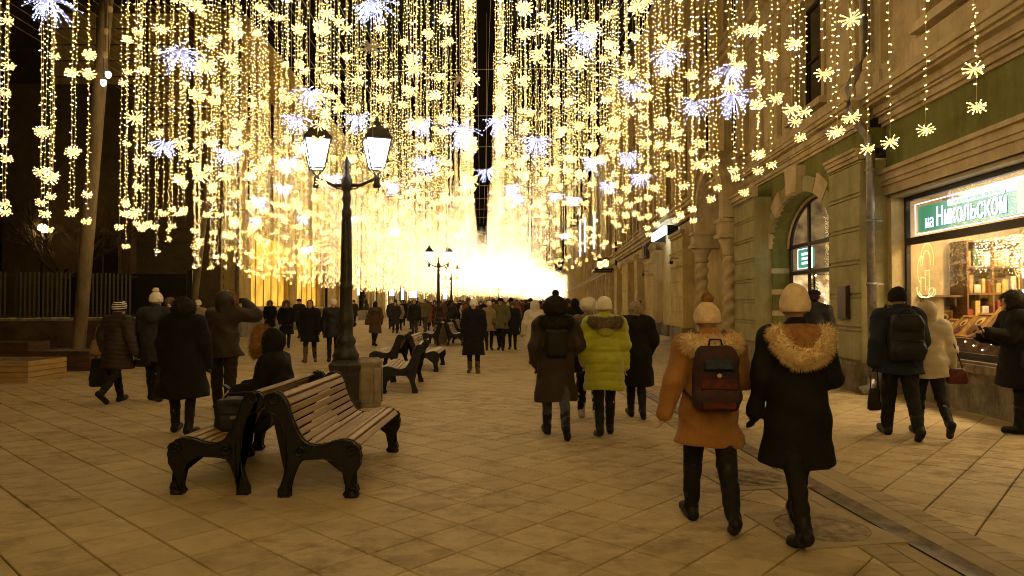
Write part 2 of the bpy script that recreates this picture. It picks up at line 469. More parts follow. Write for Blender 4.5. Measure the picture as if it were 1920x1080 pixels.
for (dist, i, j, lat, al, c) in cells:
    a = O0 + D1 * i * TS + D2 * j * TS
    poly = [a, a + D2 * TS, a + D1 * TS + D2 * TS, a + D1 * TS]
    poly.reverse()
    parts_ = []
    if abs(lat - GUT) < GH + .3:
        l = clip(poly, LATN, GUT - GH); r_ = clip(poly, -LATN, -(GUT + GH))
        parts_ = [q for q in (l, r_) if len(q) > 2]
    else: parts_ = [poly]
    for q in parts_:
        ar = abs(sum(q[k].x * q[(k + 1) % len(q)].y - q[(k + 1) % len(q)].x * q[k].y for k in range(len(q)))) / 2
        if ar < 0.004: continue
        z = rng.uniform(-.0018, .0012); tl = (rng.uniform(-.004, .004), rng.uniform(-.004, .004))
        inview = abs(c.x) < c.y * 0.76 + .1 and c.y > 3.6
        if inview and tiles_in_view < 296 and len(q) == 4 and ar > .15:
            if tiles_in_view == 0:
                m0 = MB(); slab(m0, [p - c for p in q]); tile_mesh = m0.mesh('tile', M_SLAB)
            o = link('tile', tile_mesh, pavement, (c.x, c.y, z)); o.rotation_euler = (tl[1], -tl[0], 0); tiles_in_view += 1
        else: slab(rest, q, z=z, tilt=tl)
rest.build('tile_field', M_SLAB, pavement, kind='stuff')

# the shallow drain along the right: brick rows, stone aprons, a dirty channel
drain = thing('drain_channel', None, None); tag(drain, kind='structure')
ap = MB()
for (l0, z0, l1, z1) in ((GUT - .245, .004, GUT - .09, -.008), (GUT + .09, -.008, GUT + .245, .004)):
    a = 1.5
    while a < 60:
        e = a + 0.995
        p = [ST(l0, a, z0), ST(l1, a, z1), ST(l1, e, z1), ST(l0, e, z0)]
        ap.add(p + [Vector((v.x, v.y, -.03)) for v in p], [(0, 1, 2, 3), (0, 4, 5, 1), (2, 6, 7, 3), (1, 5, 6, 2), (3, 7, 4, 0)]); a += 1.0
ap.build('edging_stones', M_CONC, drain, kind='stuff')
ch = MB(); prof = [(-.09, -.009), (-.06, -.02), (0, -.026), (.06, -.02), (.09, -.009)]
vs = []; fs = []
for k, a in enumerate([1.5 + .75 * t for t in range(80)]):
    for (l, z) in prof: vs.append(ST(GUT + l, a, z + .012 - .02 * 0))
    if k:
        for q in range(4): o_ = (k - 1) * 5 + q; fs.append((o_, o_ + 1, o_ + 6, o_ + 5))
ch.add(vs, fs, True); ch.build('channel_bed', M_WET, drain)
bm0 = MB(); bm0.cbox(-.006, .006, 0, 1, 0, 1)
bk = MB(); w, l = .062, .1
bk.add([(-l + .004, -w + .003, .004), (l - .004, -w + .003, .004), (l - .004, w - .003, .004), (-l + .004, w - .003, .004),
        (-l, -w, -.001), (l, -w, -.001), (l, w, -.001), (-l, w, -.001), (-l, -w, -.02), (l, -w, -.02), (l, w, -.02), (-l, w, -.02)],
       [(0, 1, 2, 3)] + [(4 * k + i, 4 * k + 4 + i, 4 * k + 4 + (i + 1) % 4, 4 * k + (i + 1) % 4) for k in range(2) for i in range(4)])
brick_mesh = bk.mesh('brick', M_CONC); restb = MB(); nb = 0
skew = R(24)
for side in (-1, 1):
    a = 3.2; 
    while a < 30:
        p = ST(GUT + side * .355, a, rng.uniform(0, .003)); rz = -YAW * 0 + -YAW + side * 0 
        if nb < 300 and a < 3.2 + 150 * .131:
            o = link('brick', brick_mesh, drain, p, -YAW + rng.uniform(-.02, .02)); nb += 1
        else:
            ca, sa = math.cos(-YAW), math.sin(-YAW)
            restb.add([(p.x + v.co.x * ca - v.co.y * sa, p.y + v.co.x * sa + v.co.y * ca, p.z + v.co.z) for v in brick_mesh.vertices], [tuple(f.vertices) for f in brick_mesh.polygons])
        a += .131
restb.build('brick_row', M_CONC, drain, kind='stuff')

# two manhole covers set in square frames beside the drain
M_IRON_D = mat('worn_iron', (0.34, 0.27, 0.17), 0.6, .35, 9, bump=.4, metal=.1)
def manhole(p, label, ribs, r=.33):
    t = thing('manhole_cover', label, 'manhole cover', (p.x, p.y, 0), -YAW + R(8))
    f = MB(); n = 40; s_ = r + .075
    ring = [(r * 1.03 * math.cos(2 * math.pi * k / n), r * 1.03 * math.sin(2 * math.pi * k / n)) for k in range(n)]
    def sq(k):
        a = 2 * math.pi * k / n; m_ = max(abs(math.cos(a)), abs(math.sin(a))); return (s_ * math.cos(a) / m_, s_ * math.sin(a) / m_)
    sqp = [sq(k) for k in range(n)]
    vs = [(x, y, .011) for x, y in ring] + [(x, y, .011) for x, y in sqp] + [(x, y, -.02) for x, y in ring] + [(x, y, -.02) for x, y in sqp]
    fs = []
    for k in range(n):
        k2 = (k + 1) % n
        fs += [(k, n + k, n + k2, k2), (k2, 2 * n + k2, 2 * n + k, k), (n + k, 3 * n + k, 3 * n + k2, n + k2)]
    f.add(vs, fs); f.build('frame', M_CONC, t)
    c = MB(); c.lathe([(r, -.02), (r, .009), (r - .012, .013), (r - .03, .010), (0.001, .010)], 40, caps=False)
    if ribs:
        for k in range(-7, 8):
            y = k * .042; hw = math.sqrt(max(0, (r - .05) ** 2 - y * y))
            if hw > .05: c.box(-hw, hw, y - .009, y + .009, .009, .014)
    else:
        for (x, y) in ((-.12, .05), (.1, -.1), (.14, .09)): c.lathe([(.03, .009), (.028, .014), (0.001, .014)], 10, x, y, caps=False)
        c.lathe([(r - .08, .009), (r - .08, .013), (r - .1, .013), (r - .1, .009)], 36, caps=False)
    c.build('cover', M_IRON_D, t)
manhole(G(1540, 990), 'plain round manhole cover in a stone frame beside the drain, nearer of the two', False, .31)
manhole(G(1408, 897), 'ribbed round manhole cover behind the walking legs, beside the drain', True, .31)
# ------------------------------------------------------------------ right-hand buildings.  local frame: x = away from the street axis, y = along the facade
TH = R(3.08)
def S_of(px, D):
    t = (px - 960) / FPX
    return D * (math.cos(TH) + t * math.sin(TH)) / (t * math.cos(TH) - math.sin(TH))
def Z_of(py, s, D):
    dep = s * math.cos(TH) - D * math.sin(TH); return CAMH + (HORIZON - py) / FPX * dep
M_CREAM = mat('cream_plaster', (0.63, 0.52, 0.31), 0.85, .14, 1.3, bump=.25, grime=0.16)
M_GREEN = mat('olive_plaster', (0.22, 0.23, 0.065), 0.85, .1, 2.5, bump=.15, grime=0.2)
M_GREENL = mat('pale_olive_stone', (0.40, 0.37, 0.18), 0.85, .1, 3, bump=.2, grime=0.16)
M_PLINTH = mat('plinth_stone', (0.30, 0.25, 0.17), 0.75, .18, 4, bump=.3, grime=0.45)
M_OCHRE = mat('ochre_plaster', (0.66, 0.52, 0.24), 0.85, .12, 1.2, bump=.25, grime=0.12)
M_DARKF = mat('dark_bronze_frame', (0.035, 0.024, 0.016), 0.45, .2, 8, spec=.4)
M_REDW = mat('red_brown_wood', (0.17, 0.06, 0.028), 0.5, .25, 8, stretch=(6, 6, 1))
M_ZINC = mat('zinc_pipe', (0.30, 0.28, 0.26), 0.42, .2, 9, metal=.55)
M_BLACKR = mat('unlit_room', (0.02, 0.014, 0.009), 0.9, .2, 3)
M_GLASS = glass()
M_GLASSD = mat('dark_window_glass', (0.03, 0.025, 0.018), 0.08, .2, 2, spec=.8)
M_IRON = mat('black_cast_iron', (0.012, 0.010, 0.009), 0.42, .3, 18, bump=.25, spec=.35)

def bldg(name, label): return thing(name, label, 'building', (0, 0, 0), -TH)
def cornice(b, name, s0, s1, D, zs, m):
    """stack of mouldings, each (z0, z1, how far it stands out)"""
    q = MB()
    for (z0, z1, o) in zs: q.box(D - o, D + .1, s0, s1, z0, z1)
    return q.build(name, m, b)
def window_unit(b, s0, s1, z0, z1, D, depth=.22, fm=None, sur=None, bars=(1, 2), lit=None, name='window', sill=True):
    """frame and surround, with pane as sub-part"""
    f = MB(); fm = fm or M_DARKF
    t = .07; x0, x1 = D + depth - .05, D + depth
    f.box(x0, x1, s0, s0 + t, z0, z1); f.box(x0, x1, s1 - t, s1, z0, z1); f.box(x0, x1, s0 + t, s1 - t, z1 - t, z1); f.box(x0, x1, s0 + t, s1 - t, z0, z0 + t)
    for k in range(1, bars[0] + 1): y = s0 + (s1 - s0) * k / (bars[0] + 1); f.box(x0 + .008, x1 - .004, y - .025, y + .025, z0 + t, z1 - t)
    for k in range(1, bars[1]): z = z0 + (z1 - z0) * k / bars[1]; f.box(x0 + .012, x1 - .006, s0 + t, s1 - t, z - .025, z + .025)
    fo = f.build(name, fm, b)
    p = MB(); p.box(x1 + .003, x1 + .012, s0 + .01, s1 - .01, z0 + .01, z1 - .01)
    p.build('pane', lit or M_GLASSD, fo)
    if sur:
        q = MB(); w = .16
        q.box(D - .07, D + .02, s0 - w, s0, z0, z1 + .1); q.box(D - .07, D + .02, s1, s1 + w, z0, z1 + .1)
        q.box(D - .072, D + .02, s0, s1, z1, z1 + .1)
        q.box(D - .16, D + .02, s0 - w - .1, s1 + w + .1, z1 + .103, z1 + .24)
        q.box(D - .22, D + .02, s0 - w - .16, s1 + w + .16, z1 + .243, z1 + .30)
        if sill: q.box(D - .2, D + .02, s0 - w - .08, s1 + w + .08, z0 - .14, z0 - .003)
        q.build('surround', sur, fo)
    return fo
def wall_holes(b, name, s0, s1, z0, z1, D, T, holes, m):
    """a wall slab with rectangular holes cut as real openings (grid of boxes joined)"""
    ys = sorted({s0, s1, *[h[0] for h in holes], *[h[1] for h in holes]}); zs = sorted({z0, z1, *[h[2] for h in holes], *[h[3] for h in holes]})
    ys = [y for y in ys if s0 <= y <= s1]; zs = [z for z in zs if z0 <= z <= z1]
    q = MB()
    solid = {}
    for i in range(len(ys) - 1):
        for k in range(len(zs) - 1):
            cy, cz = (ys[i] + ys[i + 1]) / 2, (zs[k] + zs[k + 1]) / 2
            solid[i, k] = not any(h[0] < cy < h[1] and h[2] < cz < h[3] for h in holes)
    for (i, k), v in solid.items():
        if not v: continue
        a, c, d, e = ys[i], ys[i + 1], zs[k], zs[k + 1]; x0, x1 = D, D + T
        q.add([(x0, a, d), (x0, c, d), (x0, c, e), (x0, a, e)], [(0, 3, 2, 1)])
        q.add([(x1, a, d), (x1, c, d), (x1, c, e), (x1, a, e)], [(0, 1, 2, 3)])
        for (di, dk, pts) in ((-1, 0, [(x0, a, d), (x0, a, e), (x1, a, e), (x1, a, d)]), (1, 0, [(x0, c, d), (x1, c, d), (x1, c, e), (x0, c, e)]),
                              (0, -1, [(x0, a, d), (x1, a, d), (x1, c, d), (x0, c, d)]), (0, 1, [(x0, a, e), (x0, c, e), (x1, c, e), (x1, a, e)])):
            if not solid.get((i + di, k + dk), False): q.add(pts, [(0, 1, 2, 3)])
    return q.build(name, m, b)
def rusticated(b, s0, s1, z0, z1, D, T, m, n, plinth=None, ledge=True):
    """a pier of big stone blocks with open joints between them"""
    core = MB(); core.box(D + .03, D + T, s0 + .015, s1 - .015, z0, z1); core.build('pier_core', M_PLINTH if False else m, b)
    if plinth: pl = MB(); pl.box(D - .05, D + T, s0 - .03, s1 + .03, z0, plinth); pl.build('plinth', M_PLINTH, b); 
    zb = plinth or z0; h = (z1 - zb) / n
    for k in range(n):
        q = MB(); a, c = zb + k * h, zb + (k + 1) * h
        q.cbox(D, D + T - .01, s0, s1, a + .022, c - .05, .016)
        q.box(D - .012, D + T - .01, s0 - .006, s1 + .006, c - .046, c - .026)
        q.build('stone_block', m, b)

# ---- the olive shop building
sh = bldg('shop_building', 'olive green and cream building with the big lit shop window on the right')
FH = 4.72     # underside of the band between the floors
# shop bay: the window recess
S0, S1 = 7.3, 12.45
wall_holes(sh, 'bay_wall', 6.5, 12.55, 3.50, FH, 5.95, .35, [], M_GREEN)
bp = MB(); bp.box(6.17, 6.5, 6.5, 12.5, 0, .60); bp.build('bay_plinth', M_PLINTH, sh)
sl = MB(); sl.box(6.02, 6.5, 6.5, 12.5, .603, .72); sl.box(6.08, 6.4, 6.5, 12.5, .723, .76); sl.build('window_sill', M_PLINTH, sh)
li = MB(); li.box(5.86, 6.3, 6.5, 12.6, 3.74, 3.86); li.box(5.89, 6.3, 6.5, 12.6, 3.66, 3.737); li.box(5.925, 6.3, 6.5, 12.6, 3.50, 3.657); li.box(5.80, 5.95, 6.5, 12.6, 3.863, 3.93)
li.build('window_lintel', M_CREAM, sh)
so = MB(); so.box(6.0, 6.9, 7.0, 12.55, 3.44, 3.498); so.build('soffit', M_CREAM, sh)
jb = MB(); jb.box(5.98, 6.85, 12.45, 12.6, .76, 3.44); jb.box(5.98, 6.85, 6.9, 7.3, 0, 3.44); jb.build('jamb', M_CREAM, sh)
# frame with its panes
fr = MB()
for (a, c, d, e) in ((S0, S0 + .07, .78, 3.44), (S1 - .07, S1, .78, 3.44), (S0 + .07, S1 - .07, 3.36, 3.44), (S0 + .07, S1 - .07, .78, .86), (S0 + .07, S1 - .07, 2.60, 2.72)):
    fr.box(6.20, 6.27, a, c, d, e)
sfo = fr.build('shop_window', M_DARKF, sh)
pn = MB(); pn.box(6.228, 6.236, S0 + .07, S1 - .07, .86, 2.60); pn.build('pane', M_GLASS, sfo)
pn = MB(); pn.box(6.228, 6.236, S0 + .07, S1 - .07, 2.72, 3.36); pn.build('pane', M_GLASS, sfo)
# shop room behind
M_ROOM = mat('shop_wall', (0.50, 0.42, 0.28), .85, .1, 3); M_SHELFW = mat('shelf_wood', (0.20, 0.10, 0.045), .5, .25, 6, stretch=(1, 1, 8))
rm = MB(); rm.box(8.3, 8.4, 6.9, 12.9, 0, 3.5); rm.box(6.3, 8.3, 12.7, 12.8, 0, 3.5); rm.box(6.3, 8.3, 6.9, 7.0, 0, 3.5); rm.box(6.3, 8.3, 7.0, 12.7, 3.42, 3.5); rm.box(6.3, 8.3, 7.0, 12.7, 0.0, .84)
rm.build('shop_interior', M_ROOM, sh)
# the lit sign in the upper pane
M_SIGNG = emis('sign_green', (0.045, 0.24, 0.13), 1.0); M_SIGNW = emis('sign_white', (0.70, 0.88, 1.0), 1.7); M_SIGNY = emis('sign_cream', (0.85, 0.80, 0.42), 1.3); M_LEDC = emis('sign_edge_light', (0.75, 0.72, 1.0), 2.2)
M_SIGNB2 = emis('sign_board_with_glare', (0.045, 0.24, 0.13), 1.0)
def sign_glare(m):            # green at the left end, then glare painted into the colour as pale turquoise
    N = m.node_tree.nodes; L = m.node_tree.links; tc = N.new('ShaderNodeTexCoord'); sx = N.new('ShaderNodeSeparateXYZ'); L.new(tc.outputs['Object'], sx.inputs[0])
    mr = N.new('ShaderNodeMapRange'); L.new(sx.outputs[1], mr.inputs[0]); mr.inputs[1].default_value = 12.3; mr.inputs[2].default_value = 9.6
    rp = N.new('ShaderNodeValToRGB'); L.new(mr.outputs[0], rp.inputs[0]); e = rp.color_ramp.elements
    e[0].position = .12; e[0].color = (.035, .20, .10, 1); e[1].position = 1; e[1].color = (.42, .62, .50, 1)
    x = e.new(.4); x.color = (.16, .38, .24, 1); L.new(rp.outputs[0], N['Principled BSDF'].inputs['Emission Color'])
sign_glare(M_SIGNB2)
sg = thing('illuminated_sign', 'long lit green and white sign behind the upper pane of the big shop window', 'sign', (0, 0, 0), -TH)
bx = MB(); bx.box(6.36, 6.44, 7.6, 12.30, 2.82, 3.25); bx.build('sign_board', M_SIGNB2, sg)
hz_ = MB()
hz_.box(6.352, 6.358, 9.75, 11.40, 3.145, 3.245); hz_.build('pale_band', M_SIGNW, sg)
hz2 = MB(); hz2.box(6.350, 6.358, 9.0, 9.74, 2.83, 3.245); hz2.build('cream_emblem', M_SIGNY, sg)
em = MB(); em.tube([(6.345, 9.42 + .13 * math.cos(t), 3.04 + .13 * math.sin(t)) for t in [k * math.pi / 10 for k in range(21)]], .018, 6)
em.box(6.34, 6.348, 9.40, 9.44, 2.88, 3.20); em.box(6.338, 6.346, 9.33, 9.51, 3.08, 3.11); em.build('emblem', M_SIGNW, sg)
ed = MB()
for (a, c, d, e) in ((7.5, 12.37, 3.295, 3.31), (7.5, 12.37, 2.775, 2.79), (12.355, 12.37, 2.79, 3.295)): ed.box(6.34, 6.352, a, c, d, e)
ed.build('light_strip', M_LEDC, sg)
def text3d(parent, body, size, loc, rot, m, name='lettering', sx=1.0, ext=.006, bold=.0, align='LEFT'):
    c = bpy.data.curves.new(name, 'FONT'); c.body = body; c.size = size; c.extrude = ext; c.offset = bold; c.align_x = align; c.resolution_u = 3
    c.materials.append(m); tmp = bpy.data.objects.new('tmp', c); COL.objects.link(tmp)
    me = bpy.data.meshes.new_from_object(tmp.evaluated_get(bpy.context.evaluated_depsgraph_get())); bpy.data.objects.remove(tmp)
    o = link(name, me, parent, kind='stuff'); o.location = loc; o.rotation_euler = rot; o.scale = (sx, 1, 1); return o
RF = (R(90), 0, R(-90))
def fit_text(parent, body, size, loc, rot, m, width, name='lettering'):
    o = text3d(parent, body, size, loc, rot, m, name, 1.0, bold=.002); o.scale = (width / max(v.co.x for v in o.data.vertices), 1, 1); return o
M_SIGNSH = emis('letter_shadow', (.05, .16, .14), .8)
for (bd, sz, yy, ww) in (('на', .30, 12.05, .27), ('Никольской', .43, 11.715, 1.76)): fit_text(sg, bd, sz, (6.344, yy - .012, 2.852), RF, M_SIGNSH, ww, 'letter_shadow')
fit_text(sg, 'на', .30, (6.335, 12.04, 2.86), RF, M_SIGNW, .26)
fit_text(sg, 'Никольской', .43, (6.333, 11.70, 2.86), RF, M_SIGNW, 1.75)
M_SIGNB = emis('sign_small_print', (0.35, 0.55, 0.45), 1.0)
fit_text(sg, 'церковная лавка', .085, (6.345, 11.25, 3.165), RF, M_SIGNB, 1.2, 'small_lettering')
# pier A and the arch bay
PA0, PA1 = 12.6, 13.95
rusticated(sh, PA0, PA1, 0, 4.15, 5.5, .7, M_GREENL, 6, .54)
cornice(sh, 'pier_capital', PA0 - .02, PA1 + .02, 5.5, [(4.153, 4.22, .02), (4.223, 4.30, .06), (4.303, 4.36, .10)], M_CREAM)
AC, AW, ASP, AR = 15.87, 1.92, 2.95, 1.12       # arch centre, half width, springing, rise
def ell_arch(w, r, n=24): return [(AC - w * math.cos(math.pi * k / n), ASP + r * math.sin(math.pi * k / n)) for k in range(n + 1)]
w_ = MB(); pts = ell_arch(AW, AR)
for k in range(len(pts) - 1):
    (a, za), (c, zc) = pts[k], pts[k + 1]
    w_.add([(5.62, a, za), (5.62, c, zc), (5.62, c, FH), (5.62, a, FH)], [(0, 3, 2, 1)])
    w_.add([(5.62, a, za), (6.12, a, za), (6.12, c, zc), (5.62, c, zc)], [(0, 3, 2, 1)])
w_.build('arch_wall', M_GREEN, sh)
for (a, c) in ((17.79, 18.0), (PA1 - .2, PA1)): jl = MB(); jl.box(5.62, 6.12, a, c, 0, ASP); jl.build('arch_jamb', M_GREEN, sh)
for k in range(6):       # cream bands crossing the far jamb and running up as stepped voussoirs
    z = .75 + k * .53
    q = MB(); q.box(5.605, 6.14, 17.775, 18.02, z, z + .13)
    if z + .13 < ASP: q.build('jamb_band', M_CREAM, sh)
for k in range(9):
    a0 = math.pi * (k + .04) / 9; a1 = math.pi * (k + .96) / 9; big = .58 if k == 4 else (.34 if k % 2 else .46)
    q = MB(); pr = []
    for (w, r) in ((AW + .0, AR + .0), (AW + big, AR + big)):
        row = [(AC - w * math.cos(a0 + (a1 - a0) * t / 3), ASP + r * math.sin(a0 + (a1 - a0) * t / 3)) for t in range(4)]
        pr.append([(y, min(z, FH - .02)) for y, z in row])
    poly = pr[0] + list(reversed(pr[1]))
    q.prism(poly, 5.54 if k != 4 else 5.42, 5.66, 'x'); o = q.build('voussoir', M_GREENL if k % 2 else M_CREAM, sh); fix_normals(o)
rim = MB(); pp = ell_arch(AW - .02, AR - .02)
rim.tube([(6.02, y, z) for y, z in pp], .05, 6); rim.build('arch_rim', M_CREAM, sh)
# arched window
aw = MB(); pp = ell_arch(AW - .06, AR - .06)
aw.tube([(6.06, y, z) for y, z in pp], .045, 6)
aw.box(6.03, 6.09, AC - 1.9, AC - 1.8, 0.1, ASP); aw.box(6.03, 6.09, AC + 1.8, AC + 1.9, .1, ASP)
for z in (2.28, 2.93): aw.box(6.02, 6.10, AC - 1.8, AC + 1.8, z, z + .09)
for y in (-.62, .62): aw.box(6.03, 6.08, AC + y - .045, AC + y + .045, .1, ASP + AR * .9)
aw.box(6.03, 6.09, AC - 1.8, AC + 1.8, .1, .35)
awo = aw.build('arched_window', M_DARKF, sh)
pn = MB(); n = len(pp)
pn.add([(6.065, AC - 1.8, .35), (6.065, AC + 1.8, .35), (6.065, AC + 1.8, ASP), (6.065, AC - 1.8, ASP)], [(0, 3, 2, 1)])
pn.add([(6.065, y, z) for y, z in pp], [tuple(range(n))]); pn.build('pane', M_GLASS, awo)
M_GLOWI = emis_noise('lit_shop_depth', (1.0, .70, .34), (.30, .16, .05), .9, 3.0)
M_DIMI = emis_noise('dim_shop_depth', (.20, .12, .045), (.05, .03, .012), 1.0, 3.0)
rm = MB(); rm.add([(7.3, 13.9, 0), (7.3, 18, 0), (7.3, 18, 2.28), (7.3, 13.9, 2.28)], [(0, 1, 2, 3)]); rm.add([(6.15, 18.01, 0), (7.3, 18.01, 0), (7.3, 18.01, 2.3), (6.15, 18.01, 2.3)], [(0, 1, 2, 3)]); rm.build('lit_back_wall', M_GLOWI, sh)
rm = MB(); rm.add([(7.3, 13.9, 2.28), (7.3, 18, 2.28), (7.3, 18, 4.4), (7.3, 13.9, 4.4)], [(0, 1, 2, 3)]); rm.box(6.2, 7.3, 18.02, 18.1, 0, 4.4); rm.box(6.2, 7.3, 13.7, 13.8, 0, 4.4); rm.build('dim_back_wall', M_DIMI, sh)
s2 = thing('door_sign', 'small lit green and white sign behind the arched window panes', 'sign', (0, 0, 0), -TH)
q = MB(); q.box(6.20, 6.26, AC + .85, AC + 1.75, 2.46, 2.90); q.build('sign_board', M_SIGNG, s2)
q = MB()
for k in range(3): q.box(6.19, 6.197, AC + 1.0, AC + 1.5, 2.54 + k * .11, 2.60 + k * .11)
q.box(6.185, 6.19, AC + .85, AC + 1.0, 2.46, 2.90); q.build('lettering', M_SIGNW, s2)
q = MB()
for (a, c, d, e) in ((.82, 1.78, 2.91, 2.925), (.82, 1.78, 2.435, 2.45), (1.765, 1.78, 2.45, 2.91), (.82, .835, 2.45, 2.91)): q.box(6.185, 6.2, AC + a, AC + c, d, e)
q.build('light_strip', M_LEDC, s2)
# plaque on pier A
q = MB(); q.box(5.44, 5.497, 13.0, 13.42, 1.30, 1.92); q.box(5.425, 5.44, 13.03, 13.39, 1.33, 1.89)
pq = q.build('wall_plaque', mat('dark_bronze_plate', (.06, .035, .02), .4, .2, 12, metal=.4)); pq.rotation_euler = (0, 0, -TH)
tag(pq, 'dark rectangular bronze plaque fixed on the olive stone pier', 'plaque')
# pilaster B
rusticated(sh, 17.85, 19.75, 0, 4.3, 5.18, .8, M_CREAM if False else M_GREENL, 7, .6)
cornice(sh, 'pilaster_capital', 17.82, 19.8, 5.18, [(4.303, 4.38, .03), (4.383, 4.5, .09), (4.503, 4.56, .14)], M_CREAM)
# band between the floors
cornice(sh, 'string_course', 5.0, 12.6, 5.95, [(FH, FH + .06, .05), (FH + .063, FH + .17, .10), (FH + .173, FH + .21, .16), (FH + .213, FH + .34, .20), (FH + .343, FH + .39, .34), (FH + .393, FH + .47, .40), (FH + .473, FH + .50, .44)], M_CREAM)
cornice(sh, 'string_course', 12.603, 20.1, 5.6, [(FH, FH + .06, .03), (FH + .063, FH + .17, .07), (FH + .173, FH + .21, .11), (FH + .213, FH + .34, .14), (FH + .343, FH + .39, .26), (FH + .393, FH + .47, .31), (FH + .473, FH + .50, .34)], M_CREAM)
cornice(sh, 'attic_band', 5.0, 20.1, 5.78, [(FH + .503, FH + .62, .22), (FH + .623, FH + 1.0, .06)], M_CREAM)
for (a, c, z) in ((12.6, 13.95, 4.36), (17.8, 20.1, 4.2)): wf = MB(); wf.box(5.62, 6.2, a, c, z, FH); wf.build('frieze_wall', M_GREEN, sh)
# upper storeys
win2 = [(9.0, 10.9), (15.0, 16.7)]
holes = [(a, c, 5.95, 8.5) for a, c in win2] + [(a, c, 10.2, 12.6) for a, c in win2]
wall_holes(sh, 'upper_wall', 5.0, 20.1, FH + .5, 15.2, 5.85, .5, holes, M_CREAM)
for a, c in win2:
    window_unit(sh, a, c, 5.95, 8.5, 5.85, .28, sur=M_CREAM, bars=(1, 2)); window_unit(sh, a, c, 10.2, 12.6, 5.85, .28, sur=M_CREAM, bars=(1, 2))
for (a, c) in ((6.9, 8.1), (12.2, 13.0), (13.2, 14.0), (17.7, 18.7), (19.0, 20.0)):
    q = MB(); q.cbox(5.70, 5.86, a, c, FH + .65, 14.4, .02)
    q.box(5.66, 5.86, a - .04, c + .04, FH + .62, FH + .9); q.box(5.68, 5.70, a + .15, c - .15, FH + 1.1, 8.6); q.box(5.62, 5.86, a - .08, c + .08, 8.9, 9.2); q.build('upper_pilaster', M_CREAM, sh)
for (a, c) in ((8.2, 8.8), (11.1, 12.0), (14.1, 14.8), (16.9, 17.6)):
    for (z0, z1) in ((5.6, 6.9), (7.1, 8.5)): q = MB(); q.cbox(5.79, 5.86, a + .05, c - .05, z0, z1, .03); q.build('raised_panel', M_CREAM, sh)
cornice(sh, 'upper_band', 5.0, 20.1, 5.85, [(9.3, 9.45, .15), (9.453, 9.6, .3), (9.603, 9.7, .4)], M_CREAM)
cornice(sh, 'roof_cornice', 5.0, 20.1, 5.85, [(14.5, 14.8, .3), (14.803, 15.1, .6), (15.103, 15.35, .9)], M_CREAM)
# drainpipe
dp = MB(); Dx, Sx = 5.62, 12.42
dp.tube([(Dx, Sx, .25), (Dx, Sx, 4.2), (Dx - .02, Sx, 4.5), (Dx - .2, Sx, 4.75), (Dx - .36, Sx, 5.0), (Dx - .36, Sx, 5.35), (Dx - .2, Sx, 5.7), (Dx - .06, Sx, 6.0), (Dx - .06, Sx, 14.6)], .075, 12)
dp.tube([(Dx, Sx, .28), (Dx - .05, Sx, .12), (Dx - .2, Sx, .08)], .075, 12)
dpo = dp.build('drainpipe', M_ZINC); dpo.rotation_euler = (0, 0, -TH); tag(dpo, 'tall grey zinc drainpipe beside the big shop window', 'drainpipe')
for z in (.8, 1.9, 3.0, 3.9, 7.2, 9.8, 12.4):
    q = MB(); off = -.06 if z > 6 else 0; q.lathe([(.078, 0), (.092, .01), (.092, .05), (.078, .06)], 12, Dx + off, Sx, z, caps=False); q.box(Dx + off, Dx + .2, Sx - .015, Sx + .015, z + .015, z + .045); q.build('pipe_clamp', M_ZINC, dpo)

# ---- the portal building
po = bldg('portal_building', 'ochre building with a twisted column portal and tall doorways right of the walkers')
P0, P1 = 20.1, 62.0
holes = [(20.9, 23.2, 0, 4.7), (31.0, 33.6, .3, 3.9), (39.4, 41.6, .9, 3.8), (44.3, 46.6, 0, 3.9), (52.0, 54.0, .9, 3.8), (57.5, 60, 0, 3.8)]
wall_holes(po, 'ground_wall', P0, P1, 0, 5.0, 5.75, .6, holes, M_OCHRE)
for (a, c) in ((27.9, 30.6), (35.6, 38.9), (42.2, 43.6), (47.4, 51.0), (54.8, 56.9)):
    rusticated(po, a, c, 0, 4.3, 5.3, .5, M_OCHRE, 6, .6); cornice(po, 'pilaster_capital', a - .03, c + .03, 5.3, [(4.303, 4.4, .04), (4.403, 4.55, .10)], M_CREAM)
cornice(po, 'string_course', P0, P1, 5.55, [(5.0, 5.12, .05), (5.123, 5.3, .18), (5.303, 5.45, .35), (5.453, 5.55, .42)], M_CREAM)
pl = MB()
for (a, c) in ((23.3, 27.8), (30.7, 31.0), (33.6, 35.5), (38.95, 39.4), (41.6, 42.1), (43.7, 44.3), (46.6, 47.3), (51.1, 52), (54.0, 54.7), (57.0, 57.5), (60, 62)): pl.box(5.62, 5.8, a, c, 0, .55)
pl.build('plinth', M_PLINTH, po)
